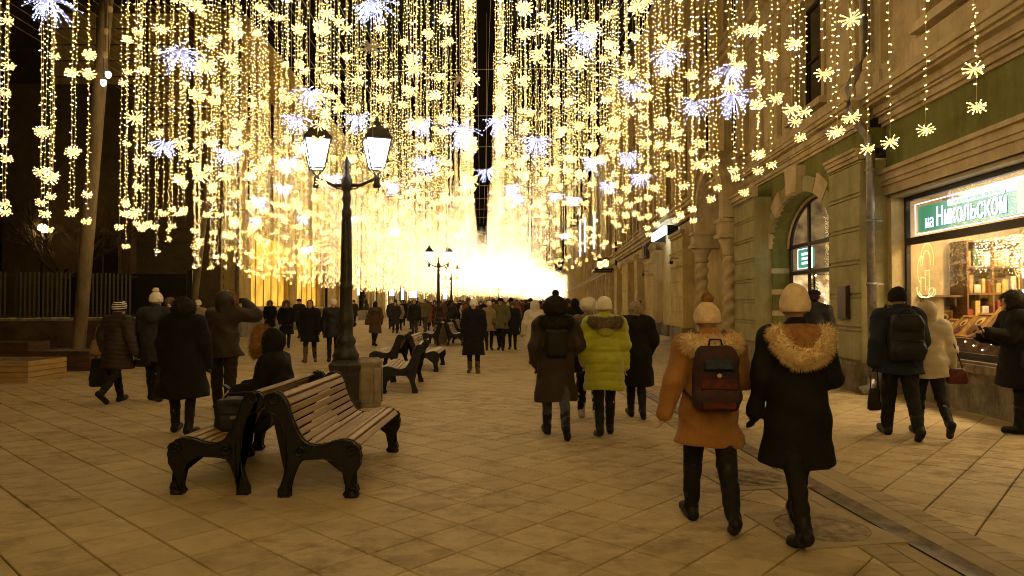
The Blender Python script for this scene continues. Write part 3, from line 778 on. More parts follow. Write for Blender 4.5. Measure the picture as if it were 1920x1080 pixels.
# portal: two twisted columns, capitals and a round arch
def twisted(b, D, s, z0, z1, r):
    q = MB(); n = 18; m_ = 60; vs = []; fs = []
    for i in range(m_ + 1):
        t = i / m_; z = z0 + (z1 - z0) * t
        for k in range(n):
            a = 2 * math.pi * k / n
            rr = r * (1 + .17 * math.sin(2 * a - t * 2 * math.pi * 3.2 * 1.0 * 2))
            vs.append((D + rr * math.cos(a), s + rr * math.sin(a), z))
    for i in range(m_):
        for k in range(n): k2 = (k + 1) % n; fs.append((i * n + k, i * n + k2, (i + 1) * n + k2, (i + 1) * n + k))
    q.add(vs, fs, True); c = q.build('twisted_column', M_CREAM, b)
    q = MB(); q.lathe([(r * 1.6, -.55), (r * 1.6, -.3), (r * 1.3, -.22), (r * 1.35, -.12), (r * 1.1, -.02)], 18, D, s, z0); q.build('column_base', M_PLINTH, c)
    q = MB(); q.lathe([(r * .95, 0), (r * 1.25, .08), (r * 1.05, .14), (r * 1.3, .32), (r * 1.75, .5)], 18, D, s, z1); q.box(D - r * 1.9, D + r * 1.9 + .3, s - r * 1.9, s + r * 1.9, z1 + .503, z1 + .62); q.box(D - r * 1.6, D + r * 1.6 + .3, s - r * 1.6, s + r * 1.6, z1 + .623, z1 + .95); q.box(D - r * 1.9, D + r * 1.9 + .3, s - r * 1.9, s + r * 1.9, z1 + .953, z1 + 1.05)
    q.build('column_capital', M_CREAM, c)
for s_ in (20.25, 24.0): twisted(po, 5.2, s_, .6, 2.95, .2)
PC, PR = 22.12, 1.72
ar = MB()
for (r0, r1, x0, x1) in ((PR, PR + .28, 4.95, 5.8), (PR + .283, PR + .5, 5.05, 5.8), (PR + .503, PR + .62, 4.9, 5.8)):
    n = 24
    for k in range(n):
        a, c = math.pi * k / n, math.pi * (k + 1) / n
        pts = [(PC - r * math.cos(t), 4.02 + r * math.sin(t)) for r, t in ((r0, a), (r0, c), (r1, c), (r1, a))]
        ar.prism(pts, x0, x1, 'x')
fix_normals(ar.build('portal_arch', M_CREAM, po))
q = MB(); n = 24; q.add([(5.72, PC - PR * math.cos(math.pi * k / n), 4.02 + PR * math.sin(math.pi * k / n)) for k in range(n + 1)], [tuple(range(n + 1))])
q.build('tympanum', mat('white_plaster', (.75, .74, .74), .8, .05, 4), po)
d = MB(); d.box(5.95, 6.05, 20.9, 23.2, 0, 3.9); d.box(5.9, 5.95, 21.0, 21.9, .2, 1.5); d.box(5.9, 5.95, 22.15, 23.1, .2, 1.5); d.box(5.9, 5.95, 21.0, 21.9, 1.7, 3.6)
d.box(5.9, 5.95, 22.15, 23.1, 1.7, 3.6); do = d.build('portal_door', M_REDW, po)
q = MB(); q.box(5.88, 5.898, 22.3, 22.9, 1.9, 2.1); q.build('door_plate', mat('white_enamel', (.7, .7, .68), .4, .05, 4), do)
q = MB(); q.box(5.60, 5.72, 20.5, 20.95, 3.6, 3.85); q.build('small_lit_number', emis('number_plate_light', (.8, .85, 1), 1.6), do)
# doorways and windows further along
def tall_door(s0, s1, z1, m, lit=None):
    window_unit(po, s0, s1, .3, z1, 5.75, .3, fm=m, bars=(1, 3), lit=lit, name='glazed_door', sill=False)
M_DIMW = emis_noise('dim_room_glow', (.30, .20, .075), (.10, .06, .02), 1.0, 1.6)
M_LITW = emis_noise('lit_room_glow', (1.0, .72, .32), (.5, .30, .10), 1.1, 2.2)
tall_door(31.0, 33.6, 3.9, M_REDW, M_DIMW)
window_unit(po, 39.4, 41.6, .9, 3.8, 5.75, .3, sur=M_CREAM, bars=(2, 3), lit=M_DIMW)
q = MB(); q.box(6.1, 6.2, 44.3, 46.6, 0, 3.9); q.build('closed_doorway', mat('brown_board', (.20, .13, .06), .7, .15, 4), po)
window_unit(po, 52, 54, .9, 3.8, 5.75, .3, sur=M_CREAM, bars=(1, 3), lit=M_DIMW); tall_door(57.5, 60, 3.8, M_REDW, M_LITW)
holes = []
for k in range(11): a = 21.3 + k * 3.75; holes += [(a, a + 1.5, 6.2, 8.7), (a, a + 1.5, 10.2, 12.4)]
wall_holes(po, 'upper_wall', P0, P1, 5.55, 15.6, 5.75, .5, holes, M_OCHRE)
for h in holes: window_unit(po, *h, 5.75, .25, sur=M_CREAM, bars=(1, 2))
for k in range(12):
    a = 20.2 + k * 3.75; q = MB(); q.cbox(5.58, 5.76, a, a + .62, 5.9, 14.6, .02); q.box(5.52, 5.76, a - .05, a + .67, 9.1, 9.5); q.build('upper_pilaster', M_CREAM, po)
cornice(po, 'upper_band', P0, P1, 5.75, [(9.5, 9.62, .15), (9.623, 9.8, .3)], M_CREAM)
cornice(po, 'roof_cornice', P0, P1, 5.75, [(14.8, 15.1, .3), (15.103, 15.4, .6), (15.403, 15.7, .9)], M_CREAM)
# lit blue-white shop board above the red door
q = MB(); q.box(5.05, 5.2, 30.9, 34.6, 4.65, 5.0); bo = q.build('lit_fascia_sign', emis('cold_sign_light', (.72, .86, 1), 4.0)); bo.rotation_euler = (0, 0, -TH)
tag(bo, 'narrow cold white lit fascia sign on the ochre facade', 'sign')
q = MB(); q.box(5.2, 5.7, 30.9, 31.0, 4.6, 5.05); q.box(5.2, 5.7, 34.5, 34.6, 4.6, 5.05); q.build('sign_bracket', M_IRON, bo)
# wall shield with dark emblem
sd = MB(); sd.box(5.1, 5.29, 37.0, 38.2, 4.0, 4.75); sd.box(5.04, 5.1, 37.2, 38.0, 4.1, 4.65); so_ = sd.build('wall_board', mat('dark_board', (.09, .06, .04), .6, .2, 5)); so_.rotation_euler = (0, 0, -TH); tag(so_, 'dark carved board high on an ochre pilaster', 'wall board')
# menu board leaning by the window
mb_ = MB(); mb_.box(5.0, 5.06, 0, 1.1, 0, 1.75); mo = mb_.build('standing_board', mat('brown_chalkboard', (.12, .075, .04), .6, .2, 4)); mo.location = (math.cos(TH) * 0 + math.sin(TH) * 38.6, math.cos(TH) * 38.6, 0); mo.rotation_euler = (0, 0, -TH); tag(mo, 'tall brown board standing against the ochre pilaster', 'board')
# security cameras on arms
for (s_, z) in ((29.0, 3.25), (37.4, 3.1)):
    t = thing('security_camera', 'small security camera on a bracket, %s' % ('nearer the twisted columns' if s_ < 30 else 'beside the farther window'), 'camera', (0, 0, 0), -TH)
    q = MB(); q.tube([(5.3, s_, z + .2), (5.0, s_ - .3, z + .2), (4.95, s_ - .35, z + .05)], .02, 6); q.build('bracket', M_IRON, t)
    q = MB(); q.box(4.88, 5.02, s_ - .55, s_ - .25, z - .06, z + .05); q.build('camera_body', M_IRON, t)
# projecting canopy with lanterns
cp = thing('entrance_canopy', 'dark iron canopy projecting over a far doorway on the right', 'canopy', (0, 0, 0), -TH)
q = MB(); q.box(3.7, 5.5, 56.9, 57.05, 4.25, 4.42); q.box(3.7, 5.5, 60.9, 61.05, 4.25, 4.42); q.box(3.7, 3.85, 57.05, 60.9, 4.25, 4.42); q.build('canopy_frame', M_IRON, cp)
q = MB(); q.tube([(3.8, 57, 4.4), (5.5, 57, 5.6)], .04, 6); q.tube([(3.8, 61, 4.4), (5.5, 61, 5.6)], .04, 6); q.tube([(5.45, 57, 0), (5.45, 57, 6.6)], .09, 8); q.build('tie_rods', M_IRON, cp)
M_LANT = emis('amber_lantern', (1.0, .72, .22), 2.2)
for (s_, x) in ((58.2, 4.7), (60.4, 4.4)):
    q = MB(); q.lathe([(.12, 0), (.24, .12), (.26, .5), (.12, .62)], 8, x, s_, 4.6); t = q.build('wall_lantern', M_LANT); t.rotation_euler = (0, 0, -TH)
    tag(t, 'glowing amber lantern above the iron canopy, %s one' % ('nearer' if s_ < 59 else 'farther'), 'lantern')
    q = MB(); q.lathe([(.28, 0), (.05, .2)], 8, x, s_, 5.22); q.tube([(x, s_, 5.3), (5.5, s_, 5.5)], .02, 6); q.build('lantern_cap', M_IRON, t)

# ---- buildings continuing down the right side
SIDE = [(62.4, 96, 16.5, M_CREAM), (96.4, 140, 14.5, M_OCHRE), (140.4, 200, 17, M_CREAM), (200.4, 290, 15, M_OCHRE)]
LBL = ['cream building with pilasters beyond the iron canopy', 'ochre building beyond the cream one on the right', 'pale building far down the right side', 'farthest ochre building on the right side']
for bi, (a, c, h, m) in enumerate(SIDE):
    b = bldg('street_building', LBL[bi]); D = 5.6
    n = int((c - a) / 4.2); w = (c - a) / n; holes = []
    for k in range(n):
        y = a + (k + .5) * w
        holes += [(y - .9, y + .9, .5, 3.6), (y - .7, y + .7, 5.8, 8.0), (y - .7, y + .7, 9.6, 11.8)]
    wall_holes(b, 'wall', a, c, 0, h, D, .5, holes, m)
    for k, hh in enumerate(holes): window_unit(b, *hh, D, .25, bars=(1, 2), lit=(M_LITW if k % 3 == 0 and k % 2 == 0 else (M_DIMW if k % 3 == 0 else None)))
    for k in range(n + 1): q = MB(); y = a + k * w; q.box(D - .25, D + .01, max(a, y - .5), min(c, y + .5), 0, h - .5); q.build('pilaster', m, b)
    cornice(b, 'cornice', a, c, D, [(4.4, 4.6, .3), (4.603, 4.8, .45)], M_CREAM); cornice(b, 'roof_cornice', a, c, D, [(h - .5, h - .2, .4), (h - .197, h, .7)], M_CREAM)
# corner turret breaking the roofline
tu = thing('roof_turret', 'pale round turret rising above the right-hand roofs', 'turret', (0, 0, 0), -TH)
q = MB(); q.lathe([(2.4, 0), (2.4, 5), (2.9, 5.3), (2.9, 5.8), (2.3, 6.1), (2.0, 8), (1.0, 9.6), (.2, 10.6), (.05, 12)], 16, 7.6, 60, 14); q.build('turret_drum', M_CREAM, tu)
# ------------------------------------------------------------------ left side
M_YEL = mat('yellow_plaster', (0.62, 0.48, 0.20), .85, .1, 2, bump=.2, grime=0.2)
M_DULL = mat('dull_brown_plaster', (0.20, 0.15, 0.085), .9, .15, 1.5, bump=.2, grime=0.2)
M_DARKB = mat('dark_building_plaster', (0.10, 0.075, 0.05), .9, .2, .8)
M_SNOW = mat('old_snow', (.62, .60, .56), .75, .1, 8, bump=.4)
M_YGLASS = emis_noise('yellow_curtained_window', (.62, .33, .035), (.34, .17, .015), 1.3, .9)
M_DOORLIT = emis_noise('bright_doorway', (1.0, .78, .42), (.8, .5, .18), 1.25, 1.4)
M_SCONCE = emis('wall_sconce_glow', (1, .72, .28), 3.0)
C0 = Vector((-13.0, 32.0))

class Face:
    """vertical facade builder; along t (metres from p0), out = towards the street"""
    def __init__(s, name, label, p0, p1, side=1):
        s.p0 = Vector(p0); s.d = (Vector(p1) - s.p0); s.L = s.d.length; s.d.normalize()
        s.n = Vector((s.d.y, -s.d.x)) * side           # street side
        s.b = thing(name, label, 'building', (s.p0.x, s.p0.y, 0), 0)
    def P(s, t, o, z): v = s.d * t + s.n * o; return (v.x, v.y, z)
    def box(s, mb, t0, t1, o0, o1, z0, z1):
        vs = [s.P(t, o, z) for z in (z0, z1) for (t, o) in ((t0, o0), (t1, o0), (t1, o1), (t0, o1))]
        mb.add(vs, [(3, 2, 1, 0), (4, 5, 6, 7), (0, 1, 5, 4), (1, 2, 6, 5), (2, 3, 7, 6), (3, 0, 4, 7)]); return mb
    def part(s, name, boxes, m, parent=None):
        mb = MB()
        for b in boxes: s.box(mb, *b)
        return fix_normals(mb.build(name, m, parent or s.b))
    def wall(s, h, m, holes, T=.45, z0=0):
        ys = sorted({0, s.L, *[a for q in holes for a in q[:2]]}); zs = sorted({z0, h, *[a for q in holes for a in q[2:4]]}); bx = []
        for i in range(len(ys) - 1):
            run = None
            for k in range(len(zs) - 1):
                cy, cz = (ys[i] + ys[i + 1]) / 2, (zs[k] + zs[k + 1]) / 2
                hole = any(q[0] < cy < q[1] and q[2] < cz < q[3] for q in holes)
                if not hole: run = (run[0], zs[k + 1]) if run else (zs[k], zs[k + 1])
                if (hole or k == len(zs) - 2) and run: bx.append((ys[i], ys[i + 1], -T, 0, run[0], run[1])); run = None
        return s.part('wall', bx, m)
    def window(s, t0, t1, z0, z1, bars=(1, 2), fm=None, pane=None, sur=None, arch=False, name='window'):
        fm = fm or M_DARKF; w = .07; bx = [(t0, t0 + w, -.26, -.2, z0, z1), (t1 - w, t1, -.26, -.2, z0, z1), (t0 + w, t1 - w, -.26, -.2, z0, z0 + w), (t0 + w, t1 - w, -.26, -.2, z1 - w, z1)]
        for k in range(1, bars[0] + 1): y = t0 + (t1 - t0) * k / (bars[0] + 1); bx.append((y - .03, y + .03, -.25, -.205, z0 + w, z1 - w))
        for k in range(1, bars[1]): z = z0 + (z1 - z0) * k / bars[1]; bx.append((t0 + w, t1 - w, -.248, -.207, z - .03, z + .03))
        f = s.part(name, bx, fm); s.part('pane', [(t0 + .01, t1 - .01, -.30, -.285, z0 + .01, z1 - .01)], pane or M_GLASSD, f)
        if sur: s.part('surround', [(t0 - .14, t0, -.02, .07, z0, z1), (t1, t1 + .14, -.02, .07, z0, z1), (t0 - .2, t1 + .2, -.02, .16, z1 + .003, z1 + .2), (t0 - .2, t1 + .2, -.02, .14, z0 - .12, z0 - .003)], sur, f)
        return f

# the yellow house with tall curtained windows, street front
Lf = Face('yellow_building', 'long yellow building with tall glowing curtained windows on the left', C0, C0 + Vector((-1.75, 40)), 1)
tall = [(2.9, 9.6), (10.9, 17.6)]
holes = [(a, c, 1.35, 5.2) for a, c in tall] + [(26.0, 29.3, 0, 4.3), (33.0, 36.5, .5, 4.6)]
ups = [(2 + k * 3.7, 3.4 + k * 3.7) for k in range(10)]
allh = holes + [(a, c, z, z + 2.2) for a, c in ups for z in (6.6, 10.6)]
Lf.wall(14.8, M_YEL, allh)
M_YFR = mat('yellow_window_frame', (.42, .26, .06), .6, .1, 4)
for a, c in tall: Lf.window(a, c, 1.35, 5.2, (4, 2), M_YFR, M_YGLASS, None)
for a, c in tall: Lf.part('snowy_sill', [(a - .2, c + .2, -.02, .2, 1.2, 1.33)], M_SNOW)
Lf.part('doorway_glow', [(26.0, 29.3, -.6, -.55, 0, 4.3)], M_DOORLIT)
Lf.part('door_frame', [(26.0, 26.2, -.35, -.25, 0, 4.3), (29.1, 29.3, -.35, -.25, 0, 4.3), (27.5, 27.7, -.35, -.25, 0, 3.3), (26.2, 29.1, -.35, -.25, 3.3, 3.45)], M_CREAM)
Lf.window(33, 36.5, .5, 4.6, (2, 3), M_DARKF, None, None)
pm = MB()
for (t0, t1) in ((24.9, 25.9), (29.4, 30.4)): Lf.box(pm, t0, t1, 0, .5, 0, 4.6)
Lf.box(pm, 24.7, 30.6, 0, .7, 4.603, 4.9); fix_normals(pm.build('porch_piers', M_CREAM, Lf.b))
pd = MB(); pd.add([Lf.P(24.7, .7, 4.9), Lf.P(30.6, .7, 4.9), Lf.P(27.65, .7, 6.3), Lf.P(24.7, 0, 4.9), Lf.P(30.6, 0, 4.9), Lf.P(27.65, 0, 6.3)], [(0, 1, 2), (3, 5, 4), (0, 2, 5, 3), (1, 4, 5, 2)]); fix_normals(pd.build('porch_pediment', M_CREAM, Lf.b))
for (t, z) in ((25.4, 4.0), (29.9, 4.0), (25.4, 2.3), (29.9, 2.3)):
    q = MB(); Lf.box(q, t - .12, t + .12, .52, .68, z, z + .75); o = fix_normals(q.build('wall_sconce', M_SCONCE, Lf.b))
for k, (t0, t1) in enumerate(((0, 1.2), (9.8, 10.7), (18.2, 19.4), (23.4, 24.3), (31.2, 32.2), (37.5, 38.5))): Lf.part('pilaster', [(t0, t1, 0, .22, 0, 14)], M_YEL)
Lf.part('plinth', [(0, 24.9, .222, .34, 0, .9), (30.5, 40, .222, .34, 0, .9)], M_PLINTH)
Lf.part('street_cornice', [(0, 40, 0, .28, 5.7, 5.9), (0, 40, 0, .5, 5.903, 6.1)], M_YEL)
Lf.part('middle_cornice', [(0, 40, 0, .3, 9.5, 9.7), (0, 40, 0, .55, 9.703, 9.95)], M_CREAM)
Lf.part('roof_cornice', [(-.5, 40, 0, .4, 14.1, 14.4), (-.5, 40, 0, .8, 14.403, 14.8)], M_YEL)
for a, c in ups:
    for z in (6.6, 10.6): Lf.window(a, c, z, z + 2.2, (1, 2), None, None, M_YEL)
# its end wall, facing down the street towards us
M_SIDING = mat('end_wall_boards', (.155, .12, .06), .85, .15, 2)
Le = Face('end_house', 'tall dull brown house end with horizontal banding behind the leaning poles', (-21.5, 32.05), (-13.05, 32.05), 1)
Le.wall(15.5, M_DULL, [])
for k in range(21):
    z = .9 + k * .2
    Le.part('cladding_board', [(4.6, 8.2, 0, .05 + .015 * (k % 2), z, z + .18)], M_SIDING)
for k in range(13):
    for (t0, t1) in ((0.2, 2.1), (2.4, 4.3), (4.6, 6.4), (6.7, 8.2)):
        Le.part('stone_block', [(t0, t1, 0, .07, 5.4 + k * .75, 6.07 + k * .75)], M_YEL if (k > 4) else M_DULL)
# drainpipes on the left front
for (t, z1, lb) in ((-.25, 14, 'grey drainpipe at the corner of the yellow building'), (18.0, 14, 'dark drainpipe between yellow windows and the lit door')):
    a = Lf.P(t, .4, 0); q = MB(); q.tube([(a[0] + C0.x, a[1] + C0.y, .2), (a[0] + C0.x, a[1] + C0.y, z1)], .09, 10); o = q.build('drainpipe', M_ZINC if t < 0 else M_IRON); tag(o, lb, 'drainpipe')

# fence on a low wall
fa, fb = Vector((-17.6, 22.3)), Vector((-13.2, 24.6)); fa = fa + (fa - fb) * .45
fd = (fb - fa).normalized(); FL = (fb - fa).length
lw = thing('low_wall', 'low brown stone wall with a snowy top under the railings', 'wall', (fa.x, fa.y, 0), math.atan2(fd.y, fd.x))
q = MB(); q.box(-.5, FL, -.15, .2, 0, 1.0); q.build('wall_body', mat('brown_wall', (.085, .052, .032), .8, .3, 1.6, bump=.3), lw)
q = MB(); q.box(-.5, FL, -.2, .25, 1.003, 1.08); q.build('coping', M_PLINTH, lw)
sn = MB()
x = -.4
while x < FL - .1:
    w = rng.uniform(.15, .5); sn.blob((x + w / 2, -.08 + rng.uniform(-.03, .03), 1.085), (w * .6, .09, rng.uniform(.015, .045)), 7, 4); x += w * .8
sn.build('snow', M_SNOW, lw)
M_BAR = mat('galvanised_bars', (.08, .068, .05), .4, .2, 10, metal=.4)
npan = 4; pw = FL / npan
for k in range(npan):
    t = thing('fence_panel', 'railing panel of upright metal bars, %s from the frame edge' % ('first', 'second', 'third', 'fourth')[k], 'fence', (fa.x + fd.x * pw * k, fa.y + fd.y * pw * k, 1.08), math.atan2(fd.y, fd.x), 'railing panels on the low wall')
    q = MB(); q.box(-.06, .06, -.05, .05, 0, 1.75); q.build('post', M_IRON, t)
    for z in (.08, 1.42): q = MB(); q.box(.06, pw - .06, -.012, .012, z, z + .04); q.build('rail', M_IRON, t)
    nb_ = int((pw - .2) / .125)
    bq = MB(); bq.box(-.026, .026, -.036, -.013, 0.02, 1.55); bmesh_ = bq.mesh('bar', M_BAR)
    for j in range(nb_): link('bar', bmesh_, t, (.12 + j * .125, 0, 0))
# dark gate and building behind
gt = thing('courtyard_gate', 'dark solid metal gate beside the railings', 'gate', (-12.9, 25.4, 0), R(12))
for k in range(2):
    q = MB(); q.box(-2.1 + k * 2.1 + .02, k * 2.1 - .02, -.03, .03, .1, 2.75); q.build('gate_leaf', mat('black_gate_paint', (.02, .015, .012), .5, .2, 3), gt)
q = MB(); q.box(-2.3, -2.12, -.1, .1, 0, 2.9); q.box(2.12, 2.3, -.1, .1, 0, 2.9); q.build('gate_post', M_IRON, gt)
gt.location = (-15.0, 27.2, 0)
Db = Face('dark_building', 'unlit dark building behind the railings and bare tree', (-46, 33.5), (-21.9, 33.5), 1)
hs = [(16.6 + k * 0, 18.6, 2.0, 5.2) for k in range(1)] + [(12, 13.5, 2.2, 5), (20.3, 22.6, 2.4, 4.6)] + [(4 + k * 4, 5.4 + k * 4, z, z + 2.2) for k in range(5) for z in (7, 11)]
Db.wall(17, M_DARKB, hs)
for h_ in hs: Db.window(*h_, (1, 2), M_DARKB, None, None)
# a dimmer house, set back, with the doorway seen beyond the gate
Dh = Face('gate_house', 'dark brown wall with an unlit window above the gate', (-21.8, 29.6), (-16.3, 29.6), 1)
Dh.wall(11, mat('brown_plaster', (.11, .075, .04), .9, .2, 1), [(3.4, 5.0, 2.4, 4.6)]); Dh.window(3.4, 5.0, 2.4, 4.6, (1, 1), M_DARKB, None, mat('brown_trim', (.16, .11, .06), .8, .2, 2))
# yard lamp behind the branches
yl = AT(80, 428, 27.0)
t = thing('yard_lamp', 'round glowing lamp among bare branches above the railings', 'lamp', (yl.x, yl.y, 0))
q = MB(); q.tube([(0, 0, 0), (0, 0, yl.z - .15)], .05, 8); q.build('pole', M_IRON, t)
q = MB(); q.blob((0, 0, yl.z), .17, 12, 8); q.build('globe', emis('yard_lamp_light', (1.0, .66, .22), 26), t)
tr = thing('bare_tree', 'leafless tree with thin branches lit by the yard lamp', 'tree', (yl.x + 1.2, yl.y - 1.0, 0))
def branch(mb, p, d, L, r, lev, rg):
    pts = [p]; q = p
    for k in range(4):
        d = (d + Vector((rg.uniform(-.22, .22), rg.uniform(-.22, .22), rg.uniform(-.08, .12)))).normalized(); q = q + d * L / 4; pts.append(q)
        if lev > 0 and k >= 1:
            for _ in range(2):
                nd = (d + Vector((rg.uniform(-1, 1), rg.uniform(-1, 1), rg.uniform(-.1, .5))) * .8).normalized(); branch(mb, q, nd, L * rg.uniform(.5, .7), r * .5, lev - 1, rg)
    mb.tube([tuple(v) for v in pts], r, 5, r2=r * .5)
rg = random.Random(5); q = MB(); q.tube([(0, 0, 0), (.05, 0, 1.5), (0, .1, 2.8)], .14, 8, r2=.1); q.build('trunk', mat('bark', (.08, .055, .035), .9, .2, 8), tr)
q = MB()
for k in range(6): a = k * 1.05; branch(q, Vector((0, .1, 2.2 + .12 * k)), Vector((math.cos(a) * .8, math.sin(a) * .8, .75)).normalized(), 2.3, .05, 3, rg)
q.build('crown', MATS['bark'], tr)
# second lamp pair hanging high by the dark tower (pale cups in a column)
for k, (px, py, on) in enumerate(((206, 18, 0), (199, 60, 0), (197, 104, 0), (203, 141, 1), (194, 156, 1))):
    p = AT(px, py, 14.0); t = thing('hanging_bulb', ('unlit', 'lit')[on] + ' pale cup bulb hanging before the dark house, %s of the column' % ('topmost', 'second', 'third', 'fourth', 'lowest')[k], 'bulb', p)
    q = MB(); q.lathe([(.02, -.06), (.045, -.04), (.06, .02), (.05, .06), (.02, .075)], 8); q.build('bulb_glass', emis('bulb_lit', (.75, .95, 1), 5) if on else mat('bulb_glass_off', (.5, .4, .25), .3, .1, 5), t)
    q = MB(); q.tube([(0, 0, .07), (0, 0, 3.0)], .006, 4); q.build('wire', M_IRON, t)

# poles carrying the light cables, each in a wooden ballast box
M_POLE = mat('weathered_wood_pole', (.30, .235, .14), .75, .35, 3, bump=.4, stretch=(1, 1, .3))
M_BOX1 = mat('yellow_box_boards', (.44, .29, .10), .7, .15, 4, stretch=(1, 1, 6)); M_BOX2 = mat('red_brown_box_boards', (.11, .055, .03), .75, .2, 4, stretch=(1, 1, 6))
def pole(px, py, Y, px2, py2, r, label):
    a = AT(px, py, Y); top = AT(px2, py2, Y); d = (top - a); k = (9.6 - a.z) / d.z; e = a + d * k
    q = MB(); q.tube([(0, 0, 0), tuple((e - a) * .5), tuple(e - a)], r, 12); t = q.build('light_pole', M_POLE); t.location = a; tag(t, label, 'pole', 'poles holding the light cables')
    return a, e
pA, pAe = pole(147, 655, 16.2, 186, 170, .145, 'leaning weathered pole standing in the reddish ballast box')
pB, pBe = pole(360, 600, 26.5, 385, 380, .13, 'leaning pale pole before the banded house end')
def planks_box(name, label, p, w, d, h, rz, m, n=4, cat='box'):
    t = thing(name, label, cat, p, rz)
    hh = h / n
    for k in range(n):
        for (x0, x1, y0, y1) in ((-w / 2, w / 2, -d / 2, -d / 2 + .04), (-w / 2, w / 2, d / 2 - .04, d / 2), (-w / 2, -w / 2 + .04, -d / 2 + .04, d / 2 - .04), (w / 2 - .04, w / 2, -d / 2 + .04, d / 2 - .04)):
            q = MB(); q.box(x0, x1, y0, y1, k * hh + .006, (k + 1) * hh - .006); q.build('plank', m, t)
    q = MB(); q.box(-w / 2 + .04, w / 2 - .04, -d / 2 + .04, d / 2 - .04, 0, h - .03); q.build('fill', mat('box_lid_dirt', (.22, .18, .12), .9, .3, 5), t)
    return t
def pbox(name, label, pxl, pxr, pyb, pyt, m, d=1.1, n=4, rz=0):
    a, c = G(pxl, pyb), G(pxr, pyb); h = CAMH + (HORIZON - pyt) / FPX * a.y
    return planks_box(name, label, Vector(((a.x + c.x) / 2, a.y + d / 2, 0)), c.x - a.x, d, h, rz, m, n)
pbox('ballast_box', 'reddish brown plank box holding the leaning pole', 52, 168, 696, 658, M_BOX2, 1.4, 4)
pbox('ballast_box', 'yellowish plank box at the left frame edge', -80, 52, 719, 677, M_BOX1, 1.2, 4)
pbox('ballast_box', 'dark plank box behind the yellowish one', -70, 52, 690, 641, M_BOX2, .8, 5)
for o in bpy.data.objects:
    if o.name.startswith('ballast_box'): o['group'] = 'wooden ballast boxes at the poles'

# ---- far left side, bending to the right
FARL = [((-14.9, 72.4), (-12.0, 100), 13, M_YEL, 'yellow house beyond the dark window'), ((-11.9, 100.4), (-6.5, 132), 15, M_CREAM, 'cream house where the street begins to bend'),
        ((-6.3, 132.4), (1.5, 180), 13, M_YEL, 'yellow house at the bend of the street'), ((1.7, 180.5), (11.5, 300), 14, M_OCHRE, 'farthest ochre house closing the street')]
for bi, (a, c, h, m, lb) in enumerate(FARL):
    f = Face('street_building', lb, a, c, 1); n = int(f.L / 4); w = f.L / n; hs = []
    for k in range(n): t = (k + .5) * w; hs += [(t - 1.0, t + 1.0, .4, 3.4)] + [(t - .7, t + .7, z, z + 2) for z in (5.6, 9.2)]
    f.wall(h, m, hs)
    for k, q_ in enumerate(hs): f.window(*q_, (1, 2), M_DARKF, (M_LITW if (k // 3) % 2 else M_DIMW) if k % 3 == 0 else None)
    for k in range(n + 1): f.part('pilaster', [(max(0, k * w - .4), min(f.L, k * w + .4), 0, .25, 0, h - .4)], m)
    f.part('cornice', [(0, f.L, 0, .5, 4.3, 4.6), (0, f.L, 0, .8, h - .4, h)], M_CREAM)
# cold screens and displays in the far windows
for (px, py, Y, w, h, lb) in ((735, 549, 66, .45, .6, 'bluish lit display in a far left window'), (755, 552, 71, .3, 1.2, 'tall cold white lit screen above the far crowd'), (775, 552, 80, .9, .7, 'white lit shop display above the far crowd'), (835, 551, 100, .55, 1.5, 'tall pale lit doorway far down the left side')):
    p = AT(px, py, Y); t = thing('lit_display', lb, 'display', (p.x, p.y, 0)); 
    q = MB(); q.box(-w / 2, w / 2, -.05, .05, p.z - h / 2, p.z + h / 2); q.build('screen', emis('cold_display', (.7, .82, 1), 2.5), t)
    q = MB(); q.box(-w / 2 - .08, -w / 2, -.08, .08, 0, p.z + h / 2 + .1); q.box(w / 2, w / 2 + .08, -.08, .08, 0, p.z + h / 2 + .1); q.box(-w / 2, w / 2, -.08, .08, p.z + h / 2, p.z + h / 2 + .1); q.build('stand', M_IRON, t)
# potted tree by the wall
p = G(680, 598.5); t = thing('potted_shrub', 'small conical shrub in a pale pot by the left wall', 'plant', (p.x, p.y, 0))
q = MB(); q.lathe([(.34, 0), (.42, .1), (.52, .85), (.56, .9), (.5, .92)], 14); q.build('pot', M_CREAM, t)
q = MB(); rg = random.Random(9)
for k in range(420):
    z = rg.random() ** 1.3; r = .62 * (1 - z) ** .7 * rg.uniform(.7, 1.05); a = rg.uniform(0, 6.28); c = Vector((r * math.cos(a), r * math.sin(a), .95 + z * 1.9)); u = Vector((rg.uniform(-1, 1), rg.uniform(-1, 1), rg.uniform(-1, 1))).normalized() * .12; v = u.cross(Vector((rg.uniform(-1, 1), rg.uniform(-1, 1), 1))).normalized() * .07
    q.add([c - u, c - v, c + u, c + v], [(0, 1, 2, 3)])
q.build('foliage', mat('dark_foliage', (.05, .06, .03), .8, .3, 5), t)
q = MB(); q.tube([(0, 0, .8), (0, 0, 2.4)], .04, 6); q.build('stem', MATS['bark'], t)
# ------------------------------------------------------------------ benches
M_SLAT = mat('varnished_bench_slat', (0.40, 0.265, 0.11), 0.42, .25, 3.5, bump=.12, col2=(.24, .145, .055), stretch=(6, .6, 6), spec=.5)
BP = [(800, 395), (806, 372), (822, 354), (845, 347), (885, 352), (920, 375), (945, 420), (960, 480), (985, 540), (1010, 595), (1040, 640), (1080, 668), (1130, 677), (1190, 668), (1250, 648), (1310, 638), (1360, 650), (1398, 690), (1412, 740),
      (1405, 790), (1380, 835), (1362, 875), (1362, 905), (1385, 925), (1394, 950), (1388, 995), (1318, 995), (1305, 975), (1322, 950), (1316, 900), (1306, 850), (1288, 800), (1250, 768), (1180, 752), (1100, 754), (1040, 762), (1006, 805), (980, 870), (964, 930),
      (958, 960), (968, 995), (890, 995), (895, 955), (914, 920), (932, 860), (942, 780), (942, 690), (932, 600), (910, 520), (880, 480), (845, 470), (815, 440)]
